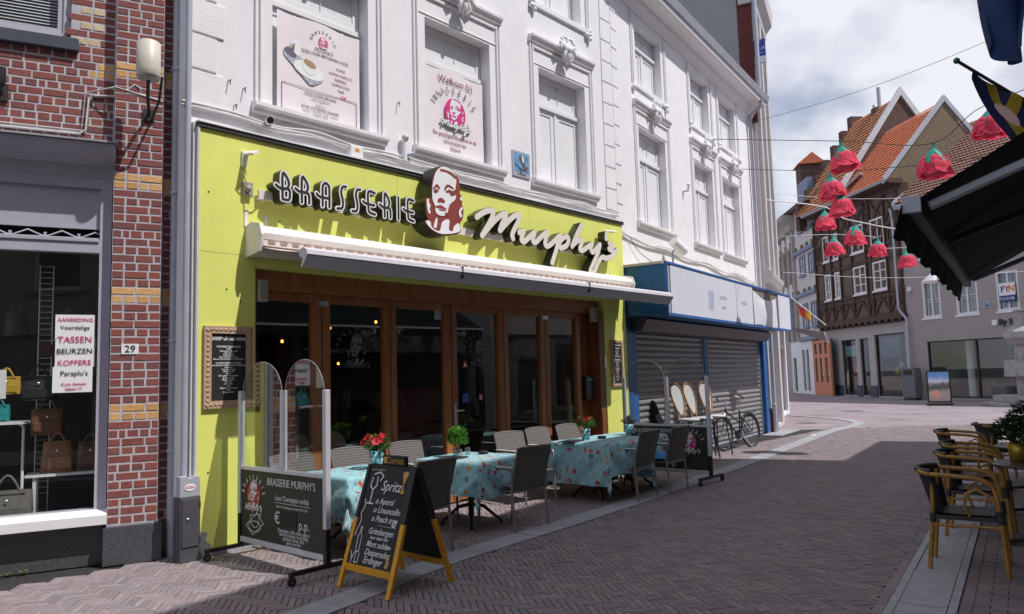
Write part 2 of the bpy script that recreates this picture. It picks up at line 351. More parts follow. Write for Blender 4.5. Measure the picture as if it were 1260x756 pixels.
def channel(name, line, wd, step=.9, kerb=.0):
    root = tag(empty(name, (float(line[len(line) // 2][0]), float(line[len(line) // 2][1]), 0)), kind='structure')
    P, _ = resample(line, step / 4); a, b = ribbon(P, wd); ox, oy, _z = root.location
    for i in range(0, len(P) - 4, 4):
        mb = MB(); v = []; z = random.uniform(-.002, .002)
        for k in range(5):
            t = .006 if k == 0 else (-.006 if k == 4 else 0); dd = (P[min(i + k + 1, len(P) - 1)] - P[i + k]); dd = dd / (np.linalg.norm(dd) + 1e-9) * t
            for off in (0, .28, .5, .72, 1):
                q = a[i + k] * (1 - off) + b[i + k] * off + dd; dip = {0: .011, .28: .008, .5: .0065, .72: .008, 1: .011}[off]
                v.append((q[0] - ox, q[1] - oy, z + dip))
        f = [(r * 5 + c, r * 5 + c + 1, (r + 1) * 5 + c + 1, (r + 1) * 5 + c) for r in range(4) for c in range(4)]
        nb = len(v); v += [(x, y, -.012) for x, y, _ in v]
        rim = [0, 1, 2, 3, 4, 9, 14, 19, 24, 23, 22, 21, 20, 15, 10, 5]
        f = [q[::-1] for q in f] + [(rim[k], rim[(k + 1) % 16], rim[(k + 1) % 16] + nb, rim[k] + nb) for k in range(16)]
        mb.add(v, f); mb.build('channel_slab', m_conc, root)
    return root
channel('drain_channel', chs, .30)
rch = [FK.w(u, .70)[:2] for u in np.linspace(-3, 19, 45)]
channel('drain_channel', rch, .30, 1.0)
for nn_ in (-.875, -.515):                         # raised edge strips of the right-hand channel
    root = tag(empty('kerb_edge', FK.w(8, -nn_), FK.th), kind='structure')
    for i in range(22):
        z = random.uniform(0, .004)
        MB().box(-11 + i + .004, -10 + i - .004, -.028, .028, -.012, .016 + z).build('edge_stone', m_conc, root, .004)

# pavers ------------------------------------------------------------
def paver_geo(L, W, h=.012, c=.004):
    x, y = L / 2, W / 2
    v = [(-x, -y, -h), (x, -y, -h), (x, y, -h), (-x, y, -h), (-x, -y, -c), (x, -y, -c), (x, y, -c), (-x, y, -c), (-x + c, -y + c, 0), (x - c, -y + c, 0), (x - c, y - c, 0), (-x + c, y - c, 0)]
    f = [(4 + i, 4 + (i + 1) % 4, 8 + (i + 1) % 4, 8 + i) for i in range(4)] + [(i, (i + 1) % 4, 4 + (i + 1) % 4, 4 + i) for i in range(4)] + [(8, 9, 10, 11)]
    return np.array(v), f
def tone_attr(me, cols):
    a = me.color_attributes.new('tone', 'FLOAT_COLOR', 'POINT'); a.data.foreach_set('color', np.asarray(cols, np.float32).ravel())
def scatter(name, items, L, W, m, parent, tones, stuffname, geo=paver_geo, near=None, nmax=300):
    """items: (x, y, z, angle, tone index); the nearest become parts, the rest one joined part"""
    v0, f0 = geo(L, W); it = sorted(items, key=(near or (lambda q: q[0] ** 2 + q[1] ** 2))); ox, oy, oz = parent.location
    th = parent.rotation_euler.z; meshes = []
    for t in tones:
        me = bpy.data.meshes.new(name); me.from_pydata(v0.tolist(), [], f0); tone_attr(me, [(*t, 1)] * len(v0)); me.materials.append(m); meshes.append(me)
    for x, y, z, a, t in it[:nmax]:
        o = bpy.data.objects.new(name, meshes[t]); COL.objects.link(o); o.parent = parent; o.location = (x - ox, y - oy, z); o.rotation_euler = (random.uniform(-.006, .006), random.uniform(-.012, .012), a)
    rest = it[nmax:]
    if not rest: return
    A_ = np.array([(x - ox, y - oy, z, a) for x, y, z, a, t in rest]); ca, sa = np.cos(A_[:, 3])[:, None], np.sin(A_[:, 3])[:, None]
    tl = rng.uniform(-.012, .012, (len(rest), 2))
    vx = v0[None, :, 0] * ca - v0[None, :, 1] * sa + A_[:, 0:1]; vy = v0[None, :, 0] * sa + v0[None, :, 1] * ca + A_[:, 1:2]
    vz = v0[None, :, 2] + A_[:, 2:3] + v0[None, :, 0] * tl[:, :1] + v0[None, :, 1] * tl[:, 1:]
    V = np.stack([vx, vy, vz], 2).reshape(-1, 3); k = len(v0); Fs = np.array(f0)[None] + (np.arange(len(rest)) * k)[:, None, None]
    me = bpy.data.meshes.new(stuffname); me.from_pydata(V.tolist(), [], Fs.reshape(-1, 4).tolist())
    T = np.array([(*tones[t], 1) for *_, t in rest]); tone_attr(me, np.repeat(T, k, 0)); me.materials.append(m)
    o = bpy.data.objects.new(stuffname, me); COL.objects.link(o); o.parent = parent; o['kind'] = 'stuff'
def herring(fr, rot, u0, u1, v0, v1, w):
    """centres of a 4:1 herringbone over a rectangle in frame coordinates"""
    c, s = math.cos(rot), math.sin(rot); r = math.hypot(max(abs(u0), abs(u1)), max(abs(v0), abs(v1))); n = int(r / w) + 4; res = []
    for y in range(-n, n):
        for x in range(-n, n):
            k = (x - y) % 8
            if k == 0: px, py, a = x + 2, y + .5, 0
            elif k == 7: px, py, a = x + .5, y + 2, math.pi / 2
            else: continue
            px *= w; py *= w; u, v = px * c - py * s, px * s + py * c
            if u0 < u < u1 and v0 < v < v1:
                X, Y, _ = fr.w(u, v); res.append((X, Y, a + rot + fr.th))
    return res
cl = np.array(chs)
def side(x, y):
    """signed distance-ish from the channel centre line, positive on the roadway side"""
    i = int(np.argmin((cl[:, 0] - x) ** 2 + (cl[:, 1] - y) ** 2)); i0, i1 = max(i - 1, 0), min(i + 1, len(cl) - 1); d = cl[i1] - cl[i0]; d = d / np.linalg.norm(d)
    return (x - cl[i][0]) * d[1] - (y - cl[i][1]) * d[0]
PT = [(.20, .165, .175), (.225, .18, .185), (.24, .19, .19), (.205, .178, .192), (.175, .148, .158), (.25, .208, .21), (.215, .168, .168)]
WID = .053
road, walk = [], []
for X, Y, a in herring(FK, R(45), .5, 24, -1.5, 9.6, WID):
    if Y < 3.6 or Y > 21 or abs(X) > Y * .95 + 1.5: continue
    s_ = side(X, Y); n_ = -FK.loc(X, Y)[1]
    it = (X, Y, random.uniform(-.0025, .0025), a, random.randrange(7))
    if s_ > .11 and n_ < -.925: road.append(it)
    elif s_ < -.11 and FA.loc(X, Y)[1] < .3 and (Y < 12.5 or FB.loc(X, Y)[1] < .1) and (X > -2.8 or FL.loc(X, Y)[1] < .2): walk.append(it)
root = tag(empty('roadway', (0, 8, 0)), kind='structure'); scatter('paver', road, WID * 4 - .006, WID - .006, m_pave, root, PT, 'pavers')
PT2 = [tuple(c * 1.22 for c in t) for t in PT]
root = tag(empty('pavement', (-2, 8, 0)), kind='structure'); scatter('paver', walk, WID * 4 - .005, WID - .005, m_pave, root, PT2, 'pavers')
ter = []                                            # right-hand terrace: stretcher rows across
for i in range(0, 150):
    for j in range(0, 14):
        u = 1.2 + i * .085; v = (.41 if i % 2 else .31) - j * .205; X, Y, _ = FK.w(u, v)
        if Y > 2.2: ter.append((X, Y, random.uniform(-.002, .002), FK.th + math.pi / 2, random.randrange(7)))
for u in np.arange(1, 20, .206):                    # soldier rows along the channels
    X, Y, _ = FK.w(u, .445)
    if Y > 2.2: ter.append((X, Y, .005, FK.th, random.randrange(7)))
root = tag(empty('terrace_paving', (4, 6, 0)), kind='structure'); scatter('paver', [t for t in ter if FK.loc(t[0], t[1])[1] < .43 or True], .2, .078, m_pave, root, [tuple(c * .9 for c in t) for t in PT], 'pavers', nmax=250)
bor = [(*FK.w(u, .945)[:2], .005, FK.th, random.randrange(7)) for u in np.arange(2.5, 20, .206)]
root = tag(empty('kerb_row', (4, 6, 0)), kind='structure'); scatter('paver', bor, .2, .07, m_pave, root, PT, 'pavers')
m_plaza = plaza_mat()
pz = MB(); pz.add([(-40, 20.9, -.0105), (120, 20.9, -.0105), (120, 140, -.0105), (-40, 140, -.0105)], [(0, 1, 2, 3)]); tag(pz.build('plaza', m_plaza), kind='structure')
pz = MB(); q = [FK.w(13.9, .5), FK.w(13.9, -16), (60, 20.9, 0), FK.w(24.6, .5)]
q[3] = (FK.w(24.6, .5)[0], 20.9, 0)
pz.add([(x, y, -.0115) for x, y, _ in q], [(0, 1, 2, 3)]); tag(pz.build('plaza', m_plaza), kind='structure')

# ================================================================== BRICK SHOP (left)
def brick_geo(L, H, d=.05, c=.003):
    x, z = L / 2, H / 2
    v = [(-x, d, -z), (x, d, -z), (x, d, z), (-x, d, z), (-x, c, -z), (x, c, -z), (x, c, z), (-x, c, z), (-x + c, 0, -z + c), (x - c, 0, -z + c), (x - c, 0, z - c), (-x + c, 0, z - c)]
    f = [(4 + i, 4 + (i + 1) % 4, 8 + (i + 1) % 4, 8 + i) for i in range(4)] + [(i, (i + 1) % 4, 4 + (i + 1) % 4, 4 + i) for i in range(4)] + [(8, 9, 10, 11)]
    return np.array(v), f
RED = [(.25, .072, .062), (.235, .07, .062), (.21, .07, .068), (.265, .085, .068), (.20, .072, .072), (.24, .08, .07), (.275, .08, .062)]
YEL = [(.62, .34, .12), (.55, .30, .11), (.68, .40, .17)]
CREAM = [(.66, .53, .36), (.6, .47, .3)]
def lay_bricks(parent, items, nmax, vis):
    """items: (xc, yfront, zc, L, H, tone)"""
    items.sort(key=vis); cache = {}
    for (x, y, z, L, H, t) in items[:nmax]:
        key = (round(L, 2), round(H, 3), t)
        if key not in cache:
            v, f = brick_geo(key[0], key[1]); me = bpy.data.meshes.new('brick'); me.from_pydata(v.tolist(), [], f); tone_attr(me, [(*t, 1)] * len(v)); me.materials.append(m_brick); cache[key] = me
        o = bpy.data.objects.new('brick', cache[key]); COL.objects.link(o); o.parent = parent; o.location = (x, y + random.uniform(-.002, .003), z); o.rotation_euler = (0, random.uniform(-.006, .006), random.uniform(-.008, .008))
    V, Fc, T = [], [], []
    for (x, y, z, L, H, t) in items[nmax:]:
        v, f = brick_geo(L, H); b = len(V); V += (v + np.array([x, y + random.uniform(-.002, .003), z])).tolist(); Fc += [tuple(i + b for i in q) for q in f]; T += [(*t, 1)] * len(v)
    if V:
        me = bpy.data.meshes.new('bricks'); me.from_pydata(V, [], Fc); tone_attr(me, T); me.materials.append(m_brick)
        o = bpy.data.objects.new('bricks', me); COL.objects.link(o); o.parent = parent; o['kind'] = 'stuff'
def courses(x0, x1, z0, z1, y, ch=.0805, tone=None, skip=None, jt=.0185, SL=.205):
    res = []; k = 0; z = z0
    while z + ch <= z1 + .01:
        gi = round((z - .37) / .0805)
        x = x0; first = True; odd = gi % 2
        while x < x1 - .02:
            L = (SL if odd else SL / 2 + jt / 2)
            if first: L *= (.55 if odd and gi % 4 == 1 else 1); first = False
            if random.random() < .12: L *= random.choice((.6, .8))
            e = min(x + L, x1)
            if x1 - e < .05: e = x1
            if not (skip and skip((x + e) / 2, z + ch / 2)):
                t = tone(gi, (x + e) / 2) if tone else random.choice(RED)
                res.append(((x + e) / 2, y, z + ch / 2, e - x - jt, ch - jt, t))
            x = e
        z += ch
    return res
def shop_tone(gi, x):
    k = (gi - 12) % 14
    return random.choice(YEL) if k in (0, 1) else random.choice(RED)
m_mortar = mat('mortar', (.49, .47, .50), .95, .15, 20, .3, 120)
m_lilac = mat('lilac_grey_paint', (.43, .42, .49), .45, .06, 5, stain=.15, stainc=(.3, .29, .3))
m_granite = mat('dark_granite', (.075, .076, .085), .35, .7, 90)
m_sill = mat('white_sill', (.8, .79, .8), .4, .05)
m_blind = mat('window_blind', (.7, .73, .78), .6, .03)

shop = thing('brick_shop', 'red brick shop with yellow brick bands and large display window', 'building', FL)
# mortar body: two piers and the upper wall, set behind the brick faces
mb = MB(); PX = -.13
mb.wall(-4.2, .72, 4.0, 9.0, .005, .30, [(-1.75, -.37, 5.08, 6.75)])
mb.box(.47, .72, .005, .3, .0, 3.999)
mb.box(.03, .46, PX + .005, .2, .36, 9.0)
mb.box(-4.4, -4.2, .012, .3, 0, 9.0)
mb.build('wall', m_mortar, shop)
it = courses(.025, .465, .37, 8.0, PX, tone=shop_tone)
it += courses(.468, .72, .37, 8.0, 0, tone=shop_tone)
def quoin(gi, x):
    k = (gi - 12) % 14
    if x > -.36 and x < -.1 and gi > 56: return random.choice(CREAM) if gi % 2 == 0 and x < -.12 else random.choice(RED)
    return random.choice(YEL) if k in (0, 1) and x > -.2 else random.choice(RED)
it += courses(-2.6, .02, .37 + 46 * .0805, 8.0, 0, tone=quoin, skip=lambda x, z: -1.78 < x < -.345 and 4.93 < z < 6.8)
lay_bricks(shop, it, 300, lambda q: (q[2] > 5.6) * 5 + (q[0] < -1.0) * 5 + abs(q[2] - 3))
MB().box(.0, .50, PX - .03, .18, 0, .352).build('plinth', m_granite, shop, .004)
MB().box(.028, .47, PX - .012, .1, .354, .372).build('plinth_cap', m_conc, shop)
MB().box(-4.2, -.005, -.015, .28, 0, .372).build('plinth', m_granite, shop)
MB().box(.502, .72, .0, .28, 0, .36).build('plinth', m_granite, shop)
# display window
mb = MB(); mb.frame(-4.1, .02, .50, 3.70, -.02, .10, .10, .02); mb.build('window_frame', m_lilac, shop, .006)
mb = MB(); mb.box(-4.0, -.08, -.045, .05, 2.955, 3.085); mb.box(-4.0, -.085, -.06, .02, 3.06, 3.1); mb.build('transom', m_lilac, shop, .005)
MB().box(-4.0, -.08, .02, .05, 3.20, 3.60).build('upper_panel', m_lilac, shop)
mb = MB()
for i in range(14):
    x = -3.9 + i * .28; mb.tube([(x, .03, 3.105), (x + .14, .03, 3.17), (x + .28, .03, 3.105)], .008, 5); mb.box(x - .012, x + .012, .02, .045, 3.1, 3.15)
mb.build('lattice', m_zinc, shop)
mb = MB(); mb.prismx([(-.16, .385), (.05, .385), (.05, .515), (-.02, .515), (-.16, .475)], -4.15, .03); mb.build('sill', m_sill, shop, .004)
mb = MB(); mb.add([(-4.0, .03, .51), (-.085, .03, .51), (-.085, .03, 2.96), (-4.0, .03, 2.96)], [(0, 1, 2, 3)]); mb.build('pane', m_glass, shop)
mb = MB(); mb.prismx([(-.02, 3.70), (-.04, 3.74), (-.06, 3.82), (-.27, 3.92), (-.29, 3.985), (.0, 3.985), (.0, 3.70)], -4.2, .045); mb.build('cornice', m_lilac, shop, .004)
MB().box(-4.2, .06, -.31, .0, 3.99, 4.008).build('cornice_flashing', m_conc, shop)
# display room
mb = MB(); mb.wall(-4.2, .3, -.05, 3.6, 1.6, 1.7); mb.box(-4.2, .3, .3, 1.6, .36, .40); mb.box(-4.2, .3, .3, 1.6, 3.5, 3.6); mb.box(.3, .34, .3, 1.6, .4, 3.5); mb.build('display_room', m_void, shop)
# first floor window
mb = MB(); mb.frame(-1.75, -.37, 5.08, 6.75, .06, .14, .07); mb.box(-1.09, -1.03, .055, .13, 5.15, 6.68); mb.frame(-1.03, -.44, 5.15, 6.68, .08, .13, .05); mb.frame(-1.68, -1.09, 5.15, 6.68, .08, .13, .05); mb.build('window_frame', m_lilac, shop, .005)
mb = MB()
for i in range(46): z = 5.2 + i * .032; mb.add([(-1.66, .17, z), (-.45, .17, z), (-.45, .195, z + .026), (-1.66, .195, z + .026)], [(0, 1, 2, 3)])
mb.build('blind', m_blind, shop)
MB().add([(-1.66, .11, 5.2), (-.45, .11, 5.2), (-.45, .11, 6.65), (-1.66, .11, 6.65)], [(0, 1, 2, 3)]).build('pane', m_glass, shop)
MB().box(-1.85, -.30, -.06, .1, 4.95, 5.075).build('window_sill', mat('slate_sill', (.06, .07, .09), .5, .2), shop, .006)
MB().box(-1.75, -.37, .2, .3, 5.0, 6.8).build('blackout', m_void, shop)

# number plate, lamp, cables, downpipe
t = thing('house_number', 'small white plate reading 29 on brick pier', 'number plate', FL, .20, PX - .006, 2.02)
MB().box(-.075, .075, 0, .008, -.05, .05).build('plate', m_paper, t, .002); text('digits', '29', .095, m_ink, t, 0, -.003, 0)
t = thing('wall_lamp', 'cream drum floodlight on bracket high on the brick pier', 'lamp', FL, .33, PX, 4.50)
m_lamp = mat('cream_enamel', (.62, .58, .49), .45, .08, 10, stain=.2)
mb = MB(); mb.lathe([(.0, .36), (.085, .345), (.106, .33), (.108, .06), (.104, .0), (.097, -.01), (0, -.012)], 24, (-.02, -.42, .1)); mb.build('housing', m_lamp, t)
mb = MB(); mb.lathe([(0, 0), (.092, 0), (.092, .012)], 24, (-.02, -.42, .075)); mb.build('lens', mat('frosted_glass', (.5, .5, .46), .3), t)
mb = MB(); mb.tube([(-.02, -.42, .1), (-.02, -.3, -.04), (0, .0, -.14)], .016, 8); mb.tube([(.10, -.42, .12), (.08, -.3, -.08), (.02, .0, -.2)], .012, 8); mb.box(-.05, .05, -.02, .01, -.2, -.08); mb.build('bracket', m_dark, t)
t = thing('wall_cable', 'grey conduit cable stepping across the brick wall above the display window', 'cable', FL)
mb = MB(); mb.tube([(-2.5, -.015, 4.12), (-.28, -.015, 4.13), (-.22, -.02, 4.18), (-.2, -.02, 4.5), (-.16, -.02, 4.53), (.02, -.02, 4.55), (.03, -.12, 4.55), (.46, -.12, 4.58), (.47, -.02, 4.58), (.73, -.02, 4.5)], .012, 6)
mb.tube([(-2.5, -.02, 4.16), (-.26, -.02, 4.165), (-.23, -.02, 4.55), (.03, -.13, 4.61), (.46, -.13, 4.52)], .008, 6); mb.tube([(.1, -.12, 4.56), (.2, -.13, 4.66), (.26, -.14, 4.62)], .008, 6); mb.build('cable', m_cable, t)
t = thing('wall_bracket', 'short black pipe bracket at the left edge of the brick wall', 'bracket', FL, -.93, 0, 4.45)
mb = MB(); mb.tube([(0, 0, 0), (0, -.12, 0), (.03, -.14, .06), (.03, -.14, .2)], .028, 8); mb.box(-.06, .06, -.03, 0, -.08, .08); mb.build('bracket', m_dark, t)
t = thing('downpipe', 'grey zinc rain downpipe between brick shop and lime shopfront', 'downpipe', FL, .585, -.06, 0)
MB().cyl((0, 0, 0), (0, 0, 9), .042, n=16).build('pipe', m_zinc, t)
for z in (1.02, 2.1, 3.6, 4.9):
    o = MB().lathe([(.043, -.02), (.05, -.018), (.05, .018), (.043, .02)], 16, (0, 0, z)).build('clamp', m_zinc, t); MB().box(-.07, .07, .03, .05, z - .006, z + .006).build('clamp_ear', m_zinc, o)

# poster and display goods
t = thing('window_poster', 'white paper poster listing handbags on offer taped inside the shop window', 'poster', FL, -.27, .018, 2.0)
mb = MB()
for z0, z1, dx in ((.13, .36, .0), (-.14, .135, .004), (-.38, -.135, -.012)): mb.add([(-.165 + dx, 0 if dx == 0 else .003, z0), (.165 + dx, 0, z0), (.165 + dx, 0, z1), (-.165 + dx, 0 if dx == 0 else .003, z1)], [(0, 1, 2, 3)])
mb.build('sheet', m_paper, t)
for s_, z, sz, mm in (('AANBIEDING', .31, .05, m_pink), ('Voordelige', .235, .055, m_ink), ('TASSEN', .12, .083, m_pink), ('BEURZEN', .01, .07, m_ink), ('KOFFERS', -.1, .07, m_pink), ("Paraplu's", -.2, .065, m_ink), ('Kom binnen', -.3, .042, m_pink), ('kijken !!!', -.345, .04, m_pink)):
    text('lettering', s_, sz, mm, t, 0, -.004, z, .0008)
def handbag(label, u, v, z, w, h, d, col, kind=0):
    t = thing('handbag', label, 'bag', FL, u, v, z, group='handbags in the display window'); m = mat('leather_%d' % int(col[0] * 1000), col, .5, .2, 12, .15, 70)
    def bd(a, b):
        ang = a * 2 * math.pi; zz_ = b; k = (1 - .18 * zz_) if kind else (1 - .1 * abs(zz_ - .4)); sq = 1 / max(abs(math.cos(ang)), abs(math.sin(ang))) ** .6
        return (w / 2 * k * math.cos(ang) * sq, d / 2 * (1 - .55 * zz_) * math.sin(ang) * sq, h * zz_)
    mb = MB(); mb.grid(bd, 24, 8); mb.box(-w * .35, w * .35, -d * .3, d * .3, h * .9, h * .93); mb.build('body', m, t)
    mb = MB(); mb.tube([(-w * .25 + w * .5 * k / 10, -d * .2, h * .92 + (.55 if kind == 0 else .35) * h * math.sin(math.pi * k / 10)) for k in range(11)], .011, 6); mb.build('handle', m, t)
    mb = MB(); mb.box(-w * .4, w * .4, -d * .5 - .006, -d * .5 + .01, h * .1, h * .5); mb.build('pocket', m, t, .004)
    mb = MB(); mb.lathe([(0, .006), (.012, .005), (.014, 0)], 10, (0, 0, 0)); o = mb.build('clasp', m_alu, t); o.location = (0, -d * .42, h * .7); o.rotation_euler = (R(90), 0, 0)
handbag('grey canvas holdall with two handles on the display floor', -.80, .3, .42, .42, .3, .2, (.16, .15, .13))
handbag('tan leather shopper standing on the white shelf', -.42, .55, .84, .3, .3, .16, (.30, .15, .075), 1)
handbag('brown leather bag beside the tan shopper', -.13, .55, .84, .28, .28, .16, (.13, .06, .04), 1)
handbag('yellow handbag with tall loop handle by the price card', -.86, .5, 1.62, .24, .17, .12, (.5, .3, .03))
handbag('black shoulder bag beside the yellow handbag', -.6, .6, 1.55, .34, .24, .14, (.025, .026, .03))
handbag('brown and black bag on the upper shelf', -.52, .65, 1.2, .3, .26, .14, (.2, .09, .05))
handbag('teal handbag at the left edge of the window', -.92, .5, 1.36, .2, .16, .12, (.02, .25, .25))
handbag('dark red bag hanging at the back of the window', -.5, .95, 2.0, .3, .24, .12, (.12, .04, .03))
t = thing('display_shelf', 'white display shelf on thin legs in the shop window', 'shelf', FL, -.3, .55, .4)
MB().box(-.38, .32, -.16, .16, .41, .435).build('top', m_sill, t); mb = MB()
for x in (-.3, .28): mb.box(x - .015, x + .015, -.14, -.11, 0, .41); mb.box(x - .015, x + .015, .11, .14, 0, .41)
mb.build('leg', m_sill, t)
t = thing('display_shelf', 'low white shelf under the teal handbag', 'shelf', FL, -.85, .5, .4)
MB().box(-.3, .18, -.16, .16, .93, .955).build('top', m_sill, t); MB().tube([(.15, -.1, .0), (.15, -.1, .9), (.12, -.1, .93)], .014, 6).build('leg', m_sill, t)
t = thing('price_card', 'white price card at the left edge of the display window', 'card', FL, -.9, .2, 1.72); MB().box(-.08, .07, 0, .005, -.14, .13).build('card', m_paper, t)
t = thing('chain_stand', 'tall chain display rack hung with bags behind the glass', 'rack', FL, -.58, .9, .4)
mb = MB()
for x in (-.06, .06): mb.tube([(x, 0, 0), (x, 0, 2.55)], .008, 6)
for k in range(40): mb.tube([(-.06, 0, .2 + k * .06), (.06, 0, .2 + k * .06)], .006, 5)
mb.build('ladder_rail', m_alu, t); mb = MB()
for x, z in ((-.25, 2.05), (.25, 2.1), (.42, 2.0)):
    mb.tube([(x - .05, .0, z), (x - .04, 0, z + .25), (x, 0, z + .42), (x + .04, 0, z + .25), (x + .05, 0, z)], .01, 6); mb.grid(lambda a, b, x=x, z=z: (x + (a - .5) * .22 * (1.1 - .3 * b), -.03 * math.sin(a * math.pi), z - .25 + b * .25), 6, 4)
mb.build('hanging_bag', m_black, t)
# meter box at the corner
t = thing('meter_box', 'slim grey utility cabinet with a sticker beside the downpipe', 'utility box', FA, -.09, .02, 0)
MB().box(-.095, .10, -.10, .05, .0, .60).build('cabinet', mat('box_grey', (.075, .075, .085), .5, .15), t, .005)
MB().box(-.08, .085, -.112, -.1, .14, .585).build('door', mat('box_grey', (.075, .075, .085), .5, .15), t, .003)
MB().prism([(-.095, .602), (.1, .602), (.1, .76), (.08, .79), (.03, .79), (.02, .775), (-.01, .775), (-.03, .795), (-.095, .795)], -.09, .0).build('collar', m_zinc, t, .004)
mb = MB(); mb.lathe([(0, 0), (.012, 0), (.012, .012), (0, .014)], 10); o = mb.build('lock', m_alu, t); o.location = (-.03, -.112, .4); o.rotation_euler = (R(90), 0, 0)
mb = MB()
for z in (.2, .52): mb.box(.082, .094, -.118, -.1, z - .03, z + .03)
mb.build('hinge', m_dark, t)
shape('sticker', [smooth([(-.05 + .055 * math.cos(a) + .05, .69 + .035 * math.sin(a)) for a in np.linspace(0, 6.28, 12)[:-1]], 3)], m_paper, t, -.094, .001)
text('sticker_lettering', 'ROSA', .035, m_pink, t, 0, -.097, .69, .0006)
t = thing('conduit', 'thin grey pipe with side labels rising beside the lime panel', 'pipe', FA, -.04, .04, .6)
MB().tube([(-.06, 0, 0), (-.06, 0, 8.5)], .03, 10).build('pipe', m_zinc, t); MB().box(-.015, .055, -.02, .03, .15, 3.7).build('casing', m_cable, t, .004)

# ================================================================== BRASSERIE: traced sign shapes in metres on the sign plane
MUR = [[(3.764, 3.821), (3.879, 3.895), (3.996, 3.944), (4.092, 3.953), (4.079, 3.878), (4.002, 3.759), (3.908, 3.639), (3.863, 3.58)], [(3.868, 3.589), (4.067, 3.777), (4.243, 3.911), (4.353, 3.954), (4.336, 3.887), (4.265, 3.785), (4.222, 3.697)], [(4.227, 3.697), (4.375, 3.827), (4.53, 3.942), (4.644, 3.977), (4.626, 3.89), (4.537, 3.765), (4.477, 3.664), (4.497, 3.614)], [(4.632, 3.717), (4.724, 3.751), (4.707, 3.692), (4.676, 3.622), (4.74, 3.598), (4.874, 3.694), (4.98, 3.768)], [(4.98, 3.768), (4.947, 3.693), (4.93, 3.633), (4.993, 3.615), (5.126, 3.714), (5.251, 3.794)], [(5.267, 3.8), (5.247, 3.719), (5.212, 3.627), (5.262, 3.588), (5.382, 3.646), (5.562, 3.777)], [(5.594, 3.791), (5.523, 3.652), (5.453, 3.506), (5.367, 3.349)], [(5.505, 3.611), (5.623, 3.734), (5.756, 3.796), (5.796, 3.744), (5.731, 3.646), (5.584, 3.595)], [(6.147, 4.025), (6.008, 3.851), (5.879, 3.652)], [(5.88, 3.662), (6.036, 3.762), (6.156, 3.787), (6.118, 3.709), (6.079, 3.633), (6.146, 3.615), (6.288, 3.687), (6.415, 3.754)], [(6.415, 3.754), (6.375, 3.675), (6.424, 3.617), (6.555, 3.706), (6.639, 3.768)], [(6.639, 3.768), (6.567, 3.622), (6.431, 3.439), (6.334, 3.305), (6.355, 3.255), (6.45, 3.304), (6.537, 3.428), (6.634, 3.533), (6.735, 3.571), (6.763, 3.545)], [(6.829, 3.974), (6.815, 3.885)], [(6.9, 3.819), (7.022, 3.779), (6.886, 3.72), (7.016, 3.69), (6.972, 3.61), (6.808, 3.561)], [(6.808, 3.556), (6.991, 3.612), (7.114, 3.723)]]
